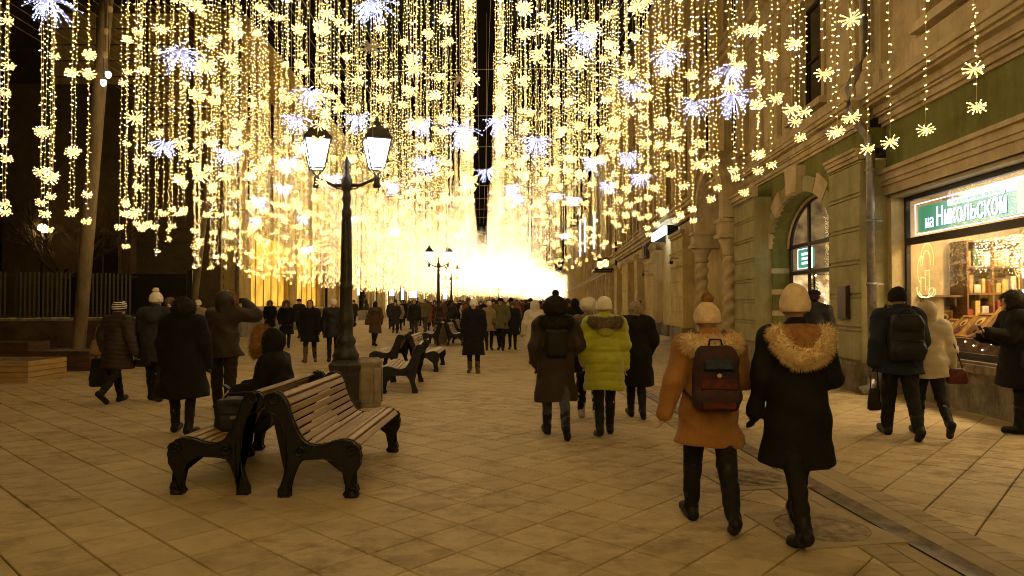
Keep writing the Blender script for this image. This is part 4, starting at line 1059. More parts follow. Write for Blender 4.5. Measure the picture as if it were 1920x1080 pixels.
BP = [((x - 800) / 762, (995 - y) / 762) for x, y in BP]
TOP = BP[4:18]
BL = 1.78
def frame_mesh(side_out):
    bm = bmesh.new(); w = .05
    vs = [bm.verts.new((x, 0, z)) for x, z in BP]
    f = bm.faces.new(vs); bmesh.ops.triangulate(bm, faces=[f])
    geo = bmesh.ops.extrude_face_region(bm, geom=bm.faces[:]); bmesh.ops.translate(bm, vec=(0, w, 0), verts=[v for v in geo['geom'] if isinstance(v, bmesh.types.BMVert)])
    bmesh.ops.recalc_face_normals(bm, faces=bm.faces)
    me = bpy.data.meshes.new('side_frame'); bm.to_mesh(me); bm.free()
    vs_ = [v.co[:] for v in me.vertices]; fs = [tuple(p.vertices) for p in me.polygons]
    q = MB(); q.add(vs_, fs)
    # raised rim, scroll and relief on the cheek
    rim = [(x, z) for x, z in BP] + [BP[0]]
    for y in (-.004, w + .004): q.tube([(x, y, z) for x, z in rim], .008, 6)
    for i in range(len(BP) - 1):                       # beads along the upper edge
        if i > 17: break
        (x0, z0), (x1, z1) = BP[i], BP[i + 1]; n = max(1, int(math.hypot(x1 - x0, z1 - z0) / .026))
        for k in range(n): t = k / n; q.octa((x0 + (x1 - x0) * t, -.006, z0 + (z1 - z0) * t), .009)
    for (cx, cz, r0) in ((.09, .80, .065), (.735, .385, .06), (.30, .37, .05), (.735, .055, .035)):
        pts = [(cx + r0 * (1 - t / 14) * math.cos(t * .75), -.012, cz + r0 * (1 - t / 14) * math.sin(t * .75)) for t in range(13)]
        q.tube(pts, .011, 6); q.tube([(x, w + .012, z) for x, _, z in pts], .011, 6)
    q.lathe([(.05, 0), (.058, .02), (.05, .04)], 10, .735, .025, 0)
    return q.mesh('side_frame', M_IRON)
FRM = frame_mesh(0)
def slat_places():
    # even spacing along the top curve of the frame
    P = TOP; seg = [math.hypot(P[i + 1][0] - P[i][0], P[i + 1][1] - P[i][1]) for i in range(len(P) - 1)]; tot = sum(seg); n = 14; out = []
    for k in range(n):
        d = tot * (k + .45) / n; i = 0
        while d > seg[i]: d -= seg[i]; i += 1
        t = d / seg[i]; x = P[i][0] + (P[i + 1][0] - P[i][0]) * t; z = P[i][1] + (P[i + 1][1] - P[i][1]) * t
        out.append((x, z, math.atan2(P[i + 1][1] - P[i][1], P[i + 1][0] - P[i][0])))
    return out, tot / n
SP, SPW = slat_places()
sb = MB(); hw, hh = SPW * .40, .016; c = .006
pr = [(-hw, -hh), (hw, -hh), (hw, hh - c), (hw - c, hh), (-hw + c, hh), (-hw, hh - c)]
sb.prism(pr, 0.052, BL - .052, 'y'); SLAT = sb.mesh('slat', M_SLAT)
def make_bench(name, loc, rz, label, length=1.0):
    t = thing(name, label, 'bench', loc, rz, 'double-sided park benches down the middle of the street')
    for y in (0, BL - .05): link('side_frame', FRM, t, (0, y, 0))
    for (x, z, a) in SP:
        o = link('slat', SLAT, t, (x - math.sin(a) * -.0 + .0, 0, z - .003)); o.rotation_euler = (0, -a, 0)
    return t
ax = (G(740, 845) - G(660, 933)); BRZ = math.atan2(-ax.x, ax.y)
f0 = G(660, 933)
def bench_at(front_foot, rz, mirrored, label):
    """front_foot: where the near front foot stands; mirrored: faces the other way (turned by half a turn about its middle)"""
    d = Matrix.Rotation(rz, 3, 'Z')
    if not mirrored:
        loc = Vector(front_foot) - d @ Vector((.735, 0, 0))
        return make_bench('park_bench', loc, rz, label)
    # turned round: local +x points to -x; near frame is then the far one in its own frame
    loc = Vector(front_foot) + d @ Vector((.735, BL, 0))
    return make_bench('park_bench', loc, rz + math.pi, label)
bench_at(f0, BRZ, False, 'nearest wooden bench with cast iron scroll ends, facing right')
dx = Matrix.Rotation(BRZ, 3, 'Z') @ Vector((-1.50, .06, 0))
bench_at(f0 + dx, BRZ, True, 'bench back to back with the nearest one, carrying the black bag')
# second group
b2 = G(818, 697); r2 = BRZ + R(2)
bench_at(b2, r2, False, 'bench behind the litter bin with bright lit slats, facing right')
bench_at(b2 + Matrix.Rotation(r2, 3, 'Z') @ Vector((-1.5, .05, 0)), r2, True, 'bench back to back behind the litter bin, facing left')
b3 = G(738, 728); bench_at(b3, R(12), False, 'bench end just right of the litter bin') if False else None
b3 = G(712, 738); bench_at(b3 + Vector((.05, 0, 0)), R(4), True, 'bench seen end-on just right of the litter bin')
b4 = G(868, 648)
for k, (dd, mir, lb) in enumerate(((0, False, 'bench right of the second lamp post, facing right'), (-1.5, True, 'bench right beyond the first group, facing left'))):
    bench_at(b4 + Vector((dd, 0, 0)), BRZ, mir, lb)
b5 = G(878, 636)
bench_at(b5, BRZ, False, 'farthest bench of the row, facing right'); bench_at(b5 + Vector((-1.5, 0, 0)), BRZ, True, 'farthest bench of the row, facing left')

# ------------------------------------------------------------------ lamp posts and bins
M_LGLASS = emis('lantern_glass_lit', (0.86, 0.95, 1.0), 5.5)
M_LBODY = mat('lamp_post_paint', (0.035, 0.026, 0.018), .45, .3, 12, bump=.15, spec=.4)
def lantern(parent, x, z):
    """four-sided tapering lantern: lit panes in a thin frame under a domed roof"""
    q = MB(); b0, t0, h = .105, .19, .44; r8 = R(20)
    def ring(s, zz): return [(x + s * 1.414 * math.cos(R(45) + k * R(90) + r8), s * 1.414 * math.sin(R(45) + k * R(90) + r8), zz) for k in range(4)]
    A, B = ring(b0, z), ring(t0, z + h)
    for k in range(4): q.tube([A[k], B[k]], .012, 5); q.tube([A[k], A[(k + 1) % 4]], .012, 5); q.tube([B[k], B[(k + 1) % 4]], .017, 5)
    for k in range(4): q.tube([A[k], (x, 0, z - .12)], .011, 5)
    q.lathe([(.05, -.30), (.06, -.27), (.045, -.2), (.055, -.16), (.03, -.10)], 12, x, 0, z)
    o = q.build('lantern_frame', M_LBODY, parent)
    g = MB(); A2, B2 = ring(b0 - .008, z + .006), ring(t0 - .008, z + h - .006); g.add(A2 + B2, [(0, 1, 5, 4), (1, 2, 6, 5), (2, 3, 7, 6), (3, 0, 4, 7), (3, 2, 1, 0)]); g.build('lit_panes', M_LGLASS, o)
    r = MB(); vs = []; prof = [(.215, 0), (.20, .03), (.15, .10), (.115, .16), (.06, .20), (.055, .25)]; fs = []
    for (s, zz) in prof: vs += ring(s, z + h + zz)
    for i in range(len(prof) - 1):
        for k in range(4): fs.append((i * 4 + k, i * 4 + (k + 1) % 4, (i + 1) * 4 + (k + 1) % 4, (i + 1) * 4 + k))
    fs += [(3, 2, 1, 0), tuple(len(vs) - 4 + k for k in range(4))]; r.add(vs, fs); r.lathe([(.07, 0), (.075, .02), (.03, .05), (.035, .08), (.006, .12)], 10, x, 0, z + h + .25); r.build('lantern_roof', M_LBODY, o)
    return o
def lamp_post(loc, rz, label, hub=3.45, simple=False):
    t = thing('street_lamp', label, 'street lamp', loc, rz, 'two-armed lamp posts down the middle of the street')
    n = 12 if simple else 20
    q = MB(); q.lathe([(.27, 0), (.27, .10), (.235, .13), (.235, .55), (.255, .60), (.26, .66), (.22, .70), (.20, .74)], 8, smooth=False, twist=R(22.5)); q.build('base', M_LBODY, t)
    q = MB(); q.lathe([(.19, .74), (.205, .80), (.165, .88), (.13, .95), (.15, 1.0), (.15, 1.04), (.11, 1.10), (.10, 1.25), (.125, 1.30), (.115, 1.38), (.095, 1.5), (.09, 1.8), (.1, 1.82), (.1, 1.86), (.085, 1.9), (.062, 2.9), (.075, 2.93), (.078, 3.0), (.055, 3.06), (.05, 3.1), (.055, 3.14), (.072, 3.2), (.055, 3.26), (.05, 3.3), (.08, 3.34), (.085, 3.5), (.065, 3.53), (.04, 3.58), (.03, 3.63), (.05, 3.68), (.03, 3.72), (.045, 3.75), (.03, 3.8), (.004, 3.86)], n); q.build('pole', M_LBODY, t)
    for k in range(8 if not simple else 0):
        a = k * math.pi / 4; q = MB(); q.tube([(.085 * math.cos(a), .085 * math.sin(a), 1.92), (.066 * math.cos(a), .066 * math.sin(a), 2.88)], .009, 4); q.build('flute', M_LBODY, t)
    for s in (-1, 1):
        q = MB(); q.tube([(s * .06, 0, 3.40), (s * .2, 0, 3.40), (s * .33, 0, 3.46), (s * .44, 0, 3.50)], [.034, .026, .024, .03], 8)
        q.tube([(s * .07, 0, 3.34), (s * .16, 0, 3.36), (s * .22, 0, 3.41)], .012, 5); q.build('arm', M_LBODY, t)
        lantern(t, s * .46, 3.66)
    return t
L0 = AT(648, 755, 10.6); lamp_post((L0.x, L0.y, 0), R(0), 'tall dark two-armed lamp post with white lit lanterns, nearest to us', simple=False)
for (px, Y, lb) in ((822, 34, 'second two-armed lamp post, beyond the benches'), (846, 52, 'third two-armed lamp post, further down the street'), (934, 90, 'far two-armed lamp post in the crowd')):
    p = AT(px, 560, Y); lamp_post((p.x, p.y, 0), 0, lb, simple=True)
M_BIN = mat('bin_stone_grey', (.30, .24, .16), .6, .2, 6, bump=.25)
def bin_(p, label, rz=0, k=1):
    t = thing('litter_bin', label, 'litter bin', (p.x, p.y, 0), rz, 'litter bins at the lamp posts')
    q = MB(); q.lathe([(.25, 0), (.25, .66)], 8, twist=R(22.5), smooth=False); q.build('body', M_BIN, t)
    for j in range(8):
        a = j * math.pi / 4; q = MB(); q.cbox(0, .02, -.075, .075, .07, .6, .008)
        o = q.build('panel', M_BIN, t); o.location = (.232 * math.cos(a), .232 * math.sin(a), 0); o.rotation_euler = (0, 0, a); o.scale = (-1, 1, 1); o.location = (.252 * math.cos(a), .252 * math.sin(a), 0)
    q = MB(); q.lathe([(.268, .66), (.268, .70), (.20, .745), (.15, .745), (.15, .64)], 8, twist=R(22.5), smooth=False, caps=False); q.build('rim', M_BIN, t)
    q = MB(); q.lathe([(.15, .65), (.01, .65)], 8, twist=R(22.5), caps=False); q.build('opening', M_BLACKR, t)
p = G(679, 764); bin_(Vector((p.x + .03, p.y + .15)), 'octagonal stone grey litter bin touching the nearest lamp post', R(10))
p = G(708, 697); 
p = G(826, 645); bin_(p, 'dark litter bin between the far benches', R(0))

# ------------------------------------------------------------------ garlands of light over the street
M_WIRE = mat('pale_wire', (.45, .38, .26), .6, .1, 4)
M_LED = emis('warm_led', WARM, LED, 'AUTO', base=(.9, .85, .7)); M_LEDK = emis('cold_led', COOL, LED * .8, 'AUTO', base=(.7, .75, .95))
M_LEDN = emis('near_warm_led', WARM, LED * .42, 'AUTO', base=(.9, .85, .7)); M_LEDNK = emis('near_cold_led', COOL, LED * .5, 'AUTO', base=(.7, .75, .95)); M_LEDF = emis('far_warm_led', WARM, LED * .40, 'AUTO', base=(.9, .85, .7)); M_LEDFK = emis('far_cold_led', COOL, LED * .32, 'AUTO', base=(.7, .75, .95))
M_PET = emis('flower_tube_glow', (1.0, .66, .26), .8, 'NONE', base=(.7, .55, .25)); M_SPT = emis('cold_spray_tip', (.50, .56, 1.0), 8, 'NONE', base=(.7, .7, .95)); M_SPK = emis('cold_spoke_glow', (.42, .46, .9), .4, 'NONE', base=(.4, .4, .5))
M_PETOFF = mat('unlit_flower_plastic', (.45, .36, .26), .4, .1, 5)
def flower_mesh(seed, R_=.082, n=22, off=False, tips=True):
    rg = random.Random(seed); q = MB(); 
    for k in range(n):
        z = 1 - 2 * (k + .5) / n; z = z * .85 - .1; a = k * 2.4 + rg.uniform(-.3, .3); s = math.sqrt(max(0, 1 - z * z)); d = Vector((s * math.cos(a), s * math.sin(a), z * .9)); L_ = R_ * rg.uniform(.72, 1.08)
        u = d.cross(Vector((0, 0, 1))); u = u.normalized() if u.length > .01 else Vector((1, 0, 0)); v = d.cross(u).normalized()
        w0, w1 = R_ * .04, R_ * .07; vs = []
        for (t, w) in ((.1, w0), (1, w1)):
            for j in range(4): an = j * math.pi / 2; p = d * L_ * t + (u * math.cos(an) + v * math.sin(an)) * w; vs.append(p)
        q.cur = 0; q.add(vs, [(0, 1, 5, 4), (1, 2, 6, 5), (2, 3, 7, 6), (3, 0, 4, 7), (4, 5, 6, 7)])
        if tips and not off: q.cur = 1 if rg.random() > .14 else 2; q.octa(tuple(d * (L_ * 1.05)), R_ * .095)
    q.cur = 0; q.octa((0, 0, 0), R_ * .3)
    return q.mesh('flower', [M_PETOFF if off else M_PET, M_LEDN, M_LEDNK])
FL = [flower_mesh(k) for k in range(5)]; FLB = [flower_mesh(20 + k, .118, 32) for k in range(3)]; FOFF = flower_mesh(50, .15, 24, True)
TOPZ = 9.6
def strand_pts(L_, seed):
    rg = random.Random(seed); x = y = 0; pts = []; n = int(L_ / .35)
    for k in range(n + 1): pts.append((x, y, -L_ * k / n)); x = x * .85 + rg.uniform(-.010, .010); y = y * .85 + rg.uniform(-.010, .010)
    return pts
def wire_mesh(pts):
    q = MB(); q.tube(pts, .0042, 3, smooth=False); return q.mesh('light_garland', M_WIRE)
def bulbs_mesh(pts, L_, seed):
    rg = random.Random(seed + 99); q = MB(); z = 0
    while z < L_ - .1:
        i = min(len(pts) - 2, int(z / L_ * (len(pts) - 1))); p = Vector(pts[i]); p.z = -z
        a = rg.uniform(0, 6.28); d = Vector((math.cos(a), math.sin(a), rg.uniform(-.5, .3))).normalized(); ln = rg.uniform(.022, .034)
        u = d.cross(Vector((0, 0, 1))).normalized() * .0052; v = d.cross(u).normalized() * .0052
        a0, a1 = p + d * .004, p + d * ln; q.cur = 0 if rg.random() > .08 else 1
        q.add([a0 + u, a0 + v, a0 - u, a0 - v, a1 + u, a1 + v, a1 - u, a1 - v], [(0, 1, 5, 4), (1, 2, 6, 5), (2, 3, 7, 6), (3, 0, 4, 7), (4, 5, 6, 7)])
        z += rg.uniform(.065, .11)
    return q.mesh('bulbs', [M_LEDN, M_LEDNK])
VAR = []
for k, L_ in enumerate((4.9, 5.2, 5.5, 5.7, 5.9, 6.1, 6.3, 6.45, 6.6, 6.8)):
    p_ = strand_pts(L_, k); VAR.append((L_, wire_mesh(p_), bulbs_mesh(p_, L_, k), p_[-1]))
def left_edge(al): return -min(13.2, 7.3 + max(0, al - 9) * .17) if al < 44 else -min(13.2, 13.2 - (al - 44) * .02)
def right_edge(al): return 4.75 - max(0, al - 40) * .004
def bottom_at(lat, al):
    """mean height of the lower ends: lower at the sides, raised over the middle of the street"""
    if lat < 0: b = 3.25 + .75 * max(0, 1 - abs(lat) / 6.5)
    else: b = 3.75 + .35 * max(0, 1 - lat / 3)
    return b - .0045 * max(0, min(al, 60) - 15)
def bend(al):                     # the street swings to the right beyond ~70 m
    return max(0, al - 70) ** 1.35 * .030
rg = random.Random(11)
spots = []
lines = [-.13, .24] + [-.13 - .46 * k for k in range(1, 30)] + [.24 + .44 * k for k in range(1, 11)]
for li_, l0 in enumerate(lines):
    al = (5.3 if l0 > 2 else 6.0) + rg.uniform(0, 2.0) + (1.0 if l0 < -3 else 0); step = 1.15 if li_ < 2 else 1.5
    while al < 72:
        lat = l0 + rg.uniform(-.05, .05) * (0.4 if li_ < 2 else 3.2)
        if li_ < 2: lat = (-.0175 if li_ == 0 else .031 - min(al, 45) * .00035) * al + rg.uniform(-.006, .006) * al
        if left_edge(al) < lat < right_edge(al):
            p = ST(lat, al)
            px = 960 + FPX * p.x / p.y
            gap = 163 < px < 207 and al < 15
            if li_ >= 2 and (-.0165 if al < 48 else -.005) * al < lat < (.030 - min(al, 45) * .00035 if al < 48 else .005) * al: gap = True
            if not gap: spots.append((al, lat, p))
        al += step * rg.uniform(.7, 1.3) * (.72 if al < 16 else (1 if al < 30 else .9))
spots.sort(key=lambda s: s[2].length)
print('strands', len(spots))
LBL_G = {0: 'warm white garland of small lights ending in a star flower, hanging over the street'}
near_n = 0; farP = []; farQ = []; farM = []
rows_far = []
for (al, lat, p) in spots:
    hb = bottom_at(lat, al) + rg.gauss(0, .28)
    want = TOPZ - hb; k = min(range(len(VAR)), key=lambda i: abs(VAR[i][0] - want)); k = max(0, min(len(VAR) - 1, k + rg.choice((-1, 0, 0, 1))))
    L_, wm, bmh, end = VAR[k]
    if near_n < 296 and abs(p.x) < p.y * .78:
        rz = rg.uniform(0, 6.28); g = link('light_garland', wm, None, (p.x, p.y, TOPZ), rz, LBL_G[0], 'light garland', 'garlands of lights with star flowers hanging over the street')
        link('bulbs', bmh, g, kind='stuff')
        link('flower', rg.choice(FL), g, (end[0], end[1], -L_ - .06), rg.uniform(0, 6))
        z = .6 + rg.uniform(0, 1.6); last = 0
        while z < L_ - .7:
            if CAMH + 0 < TOPZ - z < CAMH + .46 * p.y + .5:
                if rg.random() < .5: link('flower', rg.choice(FLB) if rg.random() < .45 else rg.choice(FL), g, (rg.uniform(-.02, .02), rg.uniform(-.02, .02), -z), rg.uniform(0, 6))
            z += rg.uniform(1.3, 2.6)
        near_n += 1
    else: rows_far.append((p.x, p.y, k, rg.uniform(0, 6.28)))
# the rest of the garlands: one joined field of real strands, bulbs and flowers
def tri_template(mb_verts, mb_faces): return np.array(mb_verts, float), np.array(mb_faces, int)
OC_F = np.array([(0, 1, 4), (1, 2, 4), (2, 3, 4), (3, 0, 4), (1, 0, 5), (2, 1, 5), (3, 2, 5), (0, 3, 5)])
TE_V = np.array([(1, 0, -.5), (-.6, .9, -.5), (-.6, -.9, -.5), (0, 0, 1)]); TE_F = np.array([(0, 1, 3), (1, 2, 3), (2, 0, 3), (1, 0, 2)])
nrg = np.random.default_rng(4)
def bulbs_cloud(C, r, f_cold):
    """tetrahedral bulbs at centres C with radius r -> vertices, triangles, material index"""
    n = len(C); a = nrg.uniform(0, 6.28, n); ca, sa = np.cos(a), np.sin(a)
    V = np.repeat(TE_V[None], n, 0) * np.asarray(r).reshape(-1, 1, 1)
    x = V[:, :, 0] * ca[:, None] - V[:, :, 1] * sa[:, None]; y = V[:, :, 0] * sa[:, None] + V[:, :, 1] * ca[:, None]
    V = np.stack([x, y, V[:, :, 2]], 2) + C[:, None, :]
    F = TE_F[None] + 4 * np.arange(n)[:, None, None]; m_ = (nrg.random(n) < f_cold).astype(int)
    return V.reshape(-1, 3), F.reshape(-1, 3), np.repeat(m_, 4)
cen = []; rad = []
fl_c = []; FC, FR = [], []
wires = MB()
for (x, y, k, a) in rows_far:
    L_, _, _, end = VAR[k]; n = int(L_ / .088); z = TOPZ - np.linspace(0, L_, n) + nrg.uniform(-.02, .02, n)
    c_ = np.stack([x + nrg.normal(0, .022, n), y + nrg.normal(0, .022, n), z], 1); fz = y > 44; (FC if fz else cen).append(c_); (FR if fz else rad).append(np.full(n, .0085 if fz else .0102))
    wires.tube([(x, y, TOPZ), (x, y, TOPZ - L_)], .004, 3, smooth=False)
    zz = TOPZ - L_ - .06; fl_c.append((x, y, zz)); z = 1.2
    while z < L_ - .6:
        if rg.random() < .38: fl_c.append((x, y, TOPZ - z))
        z += rg.uniform(.9, 2.2)
# beyond 72 m: coarser and coarser
al = 72.0
while al < 300:
    st = .9 + (al - 72) * .010
    for lat in np.arange(left_edge(al), right_edge(al), .62 + (al - 72) * .003):
        q = ST(lat + bend(al), al + rg.uniform(-.3, .3)); hb = bottom_at(lat, al) + rg.gauss(0, .25) - .002 * (al - 72); L_ = TOPZ - hb
        n = int(L_ / (.16 + (al - 72) * .0007)); z = hb + np.linspace(0, L_, n); s_ = .018 + (al - 72) * .00025
        FC.append(np.stack([q.x + nrg.normal(0, .09, n), q.y + nrg.normal(0, .2, n), z + nrg.uniform(-.08, .08, n)], 1)); FR.append(np.full(n, s_ * .66))
        if al < 130: fl_c.append((q.x, q.y, hb))
    al += st
cen = np.concatenate(cen); rad = np.concatenate(rad); print('far bulbs', len(cen), 'flowers', len(fl_c))
fc = np.array(fl_c); nf = len(fc)
for k in range(7):
    u = nrg.normal(0, 1, (nf, 3)); u /= np.linalg.norm(u, axis=1)[:, None]; cen = np.concatenate([cen, fc + u * .085]); rad = np.concatenate([rad, np.full(nf, .014)])
# unseen garlands added behind the viewer to light the paving and the walkers' backs
for k in range(560):
    lat, al_ = rg.uniform(-4.5, 4.6), rg.uniform(-22, 2.2); q = ST(lat, al_); L_ = TOPZ - bottom_at(lat, 8) - rg.uniform(-.3, .3) - .1; n = int(L_ / .1); z = TOPZ - np.linspace(0, L_, n)
    cen = np.concatenate([cen, np.stack([q.x + nrg.normal(0, .02, n), q.y + nrg.normal(0, .02, n), z], 1)]); rad = np.concatenate([rad, np.full(n, .022)])
V_, F_, M_ = bulbs_cloud(cen, rad, .09)
fb_ = link('distant_garland_lights', np_mesh('distant_garland_lights', V_, F_, [M_LEDF, M_LEDFK], False, M_), kind='stuff', label='dense mass of warm garland lights receding down the street', cat='garland lights')
fw = wires.build('distant_garland_wires', M_WIRE, kind='stuff'); tag(fw, 'thin wires of the garlands further down the street', 'garland wires')
V_, F_, M_ = bulbs_cloud(np.concatenate(FC), np.concatenate(FR), .30)
link('street_end_lights', np_mesh('street_end_lights', V_, F_, [M_LED, M_LEDK], False, M_), kind='stuff', label='white blur of the garlands at the far end of the street', cat='garland lights')
V_, F_, M_ = bulbs_cloud(fc, np.full(nf, .06), 0); cores = link('distant_flower_tubes', np_mesh('distant_flower_tubes', V_, F_, [M_PET], False), kind='stuff', label='yellow star flowers on the distant garlands', cat='garland flowers')
# cold white spray lights among them
def spray_mesh(seed):
    rg2 = random.Random(seed); q = MB()
    for k in range(54):
        a = rg2.uniform(0, 6.28); el = rg2.uniform(-1.2, .35); d = Vector((math.cos(a) * math.cos(el), math.sin(a) * math.cos(el), math.sin(el))); L_ = rg2.uniform(.15, .34); p0 = Vector((0, 0, 0)); p1 = d * L_ * .55; p2 = d * L_ - Vector((0, 0, .05))
        q.cur = 0; q.tube([tuple(d * .02), tuple(p1), tuple(p2)], .0035, 3, smooth=False)
        for t in (.45, .75, 1.0): q.cur = 1; pp = p1.lerp(p2, (t - .4) / .6) if t > .4 else p1; q.octa(tuple(pp), .0075)
    return q.mesh('spray_light', [M_SPK, M_SPT])
SPR = [spray_mesh(k) for k in range(3)]
SPX = [(338, 98, 8.5), (92, 0, 8), (308, 268, 14), (428, 285, 15), (558, 222, 12), (580, 172, 12), (672, 220, 13), (788, 232, 14), (866, 240, 10), (936, 226, 13), (800, 300, 13), (1007, 262, 12), (912, 320, 19), (1092, 66, 10), (1187, 160, 14), (1250, 100, 11), (1368, 130, 10), (1376, 180, 10), (1302, 192, 12), (1112, 300, 15), (1178, 290, 15), (1200, 330, 18), (700, 5, 8), (485, 372, 20), (545, 300, 17), (530, 350, 20), (575, 465, 30), (480, 410, 28), (567, 408, 26), (735, 345, 20), (970, 370, 24), (1040, 365, 26), (960, 350, 22), (1075, 372, 24), (620, 330, 18), (1140, 345, 22), (1058, 440, 34), (860, 440, 40), (740, 430, 34), (655, 408, 28)]
for k, (px, py, Y) in enumerate(SPX):
    p = AT(px, py, Y); o = link('spray_light', SPR[k % 3], None, p, rg.uniform(0, 6), 'cold white spray of fine light stalks hanging among the warm garlands', 'spray light', 'cold white spray lights among the garlands')
    q = MB(); q.tube([(0, 0, 0), (0, 0, TOPZ - p.z)], .004, 3); q.build('wire', M_WIRE, o)
for (px, py, Y) in ((695, 88, 9.0), (862, 148, 11)):
    p = AT(px, py, Y); o = link('unlit_flower', FOFF, None, p, 1, 'dead grey unlit star flower among the glowing ones', 'unlit flower', 'unlit star flowers')
    q = MB(); q.tube([(0, 0, 0), (0, 0, TOPZ - p.z)], .004, 3); q.build('wire', M_WIRE, o)
# cold vertical tubes of light far right
for k, (px, py, Y) in enumerate(((1088, 448, 40), (1097, 440, 40), (1114, 432, 38))):
    p = AT(px, py, Y); q = MB(); q.tube([(0, 0, -1.0), (0, 0, 1.0)], .045, 6); o = q.build('icicle_tube', emis('icicle_light', (.6, .68, 1), 3)); o.location = p
    tag(o, 'bluish white icicle light tube, %s of three near the right wall' % ('leftmost', 'middle', 'rightmost')[k], 'icicle light', 'icicle light tubes')
    q = MB(); q.tube([(0, 0, 1.0), (0, 0, TOPZ - p.z)], .006, 3); q.build('wire', M_WIRE, o)
# carrying cables
cb = thing('carrying_cables', 'thin steel cables carrying the light garlands across and along the street', 'cable')
for l0 in lines[::1]:
    q = MB(); a0, a1 = 4.0, 60.0; e = max(l0, -12)
    q.tube([tuple(ST(l0, 5.5, TOPZ)), tuple(ST(l0, 70, TOPZ))], .006, 3, smooth=False); q.build('cable', M_WIRE, cb)
for al in range(6, 72, 6):
    q = MB(); q.tube([tuple(ST(left_edge(al) - 1.5, al, TOPZ + .25)), tuple(ST(-4, al, TOPZ + .02)), tuple(ST(6.0, al, TOPZ + .3))], .009, 4, smooth=False); q.build('cross_cable', M_WIRE, cb)
# ------------------------------------------------------------------ people
def cloth(name, col, bump=.25, rough=.85, var=.12, scale=5, sheen=.15, spec=.2):
    if max(col) < .05: sheen = 0; spec = min(spec, .22)
    return mat(name, col, rough, var, scale, bump=bump * 1.6, spec=spec, sheen=sheen, bscale=17)
K_SKIN = mat('skin', (.55, .34, .24), .55, .06, 6, spec=.35)
K_EYE = mat('eye', (.02, .015, .012), .2, .05, 5, spec=.6)
K_BLACK = cloth('black_wool', (.012, .010, .009)); K_BLACKP = cloth('black_nylon', (.02, .018, .018), .15, .5, spec=.4)
K_DKBROWN = cloth('dark_brown_nylon', (.045, .030, .022), .2, .55, spec=.35); K_DKGREY = cloth('charcoal_wool', (.035, .033, .034))
K_NAVY = cloth('navy_cloth', (.020, .024, .038)); K_JEAN = cloth('grey_blue_denim', (.065, .07, .085)); K_TROU = cloth('black_trousers', (.016, .014, .013))
K_LIME = cloth('yellow_green_nylon', (.42, .43, .04), .15, .5, .08, spec=.35); K_ORANGE = cloth('orange_brown_suede', (.36, .165, .05), .35, .85, .15, 3)
K_CREAMC = cloth('cream_nylon', (.60, .53, .40), .15, .55, .06); K_BEIGE = cloth('beige_nylon', (.50, .42, .30), .15, .55, .08); K_WHITEH = cloth('cream_knit', (.82, .74, .60), .5, .9, .08, 14)
K_PEACH = cloth('peach_knit', (.80, .60, .40), .5, .9, .1, 14); K_BROWNC = cloth('brown_coat', (.11, .065, .035)); K_OLIVE = cloth('olive_coat', (.14, .12, .05)); K_TAN = cloth('tan_coat', (.32, .24, .13)); K_RED = cloth('dark_red_coat', (.10, .02, .015)); K_RUST = cloth('rust_coat', (.30, .10, .03))
K_LEATH = mat('black_leather', (.012, .010, .009), .5, .2, 12, bump=.3, spec=.25); K_BOOTB = mat('brown_leather', (.13, .06, .03), .45, .2, 12, bump=.2); K_BOOTW = mat('white_felt_boot', (.55, .50, .42), .8, .1, 9, bump=.2)
K_FURW = mat('cream_fur', (.85, .68, .42), .9, .25, 16, col2=(.62, .42, .22)); K_FURB = mat('ginger_fur', (.40, .20, .07), .9, .3, 18, col2=(.18, .08, .03)); K_FURG = mat('grey_brown_fur', (.26, .20, .14), .9, .3, 30, col2=(.09, .065, .045)); K_HAIRD = mat('dark_hair', (.025, .016, .010), .7, .3, 20); K_HAIRB = mat('blond_hair', (.45, .32, .15), .7, .2, 20); K_HAIRR = mat('auburn_hair', (.16, .06, .025), .7, .2, 20)
K_SCARF = mat('patterned_scarf', (.42, .30, .18), .85, .3, 26, col2=(.10, .07, .05))

def fur_spikes(mb, samples, L_, rg, droop=.25, w=.0032):
    """samples: list of (point, outward normal)"""
    for p, n in samples:
        d = (n + Vector((rg.uniform(-.45, .45), rg.uniform(-.45, .45), rg.uniform(-.45, .3) - droop))).normalized(); l = L_ * rg.uniform(.3, 1.5)
        u = d.cross(Vector((rg.uniform(-1, 1), rg.uniform(-1, 1), rg.uniform(-1, 1)))).normalized() * w; v = d.cross(u).normalized() * w
        b = p - n * .012
        mb.add([b + u, b - u * .5 + v, b - u * .5 - v, p + d * l], [(0, 1, 3), (1, 2, 3), (2, 0, 3)])
def fur_tube(name, pts, rad, m, parent, L_=.05, dens=1.0, seed=0, res=.012, sq=(1, 1, 1), wr=.006):
    rg = random.Random(seed); P = np.array(pts, float); rr = rad if isinstance(rad, (list, tuple)) else [rad] * len(pts); R_ = max(rr)
    s = SDF(P.min(0) - R_ * 1.3 - .03, P.max(0) + R_ * 1.3 + .03, res); s.path(pts, list(rr), .03, sq); s.wrinkle(wr, 30, seed)
    V, Q = s.net(); me = np_mesh(name, V, Q, m)
    # spikes all over the surface
    ns = np.zeros(len(V) * 3, np.float32); me.vertices.foreach_get('normal', ns); ns = ns.reshape(-1, 3)
    mb = MB(); L_ *= .62; k = int(len(V) * 1.5 * dens); idx = [rg.randrange(len(V)) for _ in range(k)]
    mb.add([tuple(v) for v in V], [tuple(q) for q in Q], True)
    fur_spikes(mb, [(Vector(V[i]), Vector(ns[i].tolist())) for i in idx], L_, rg)
    return mb.build(name, m, parent)
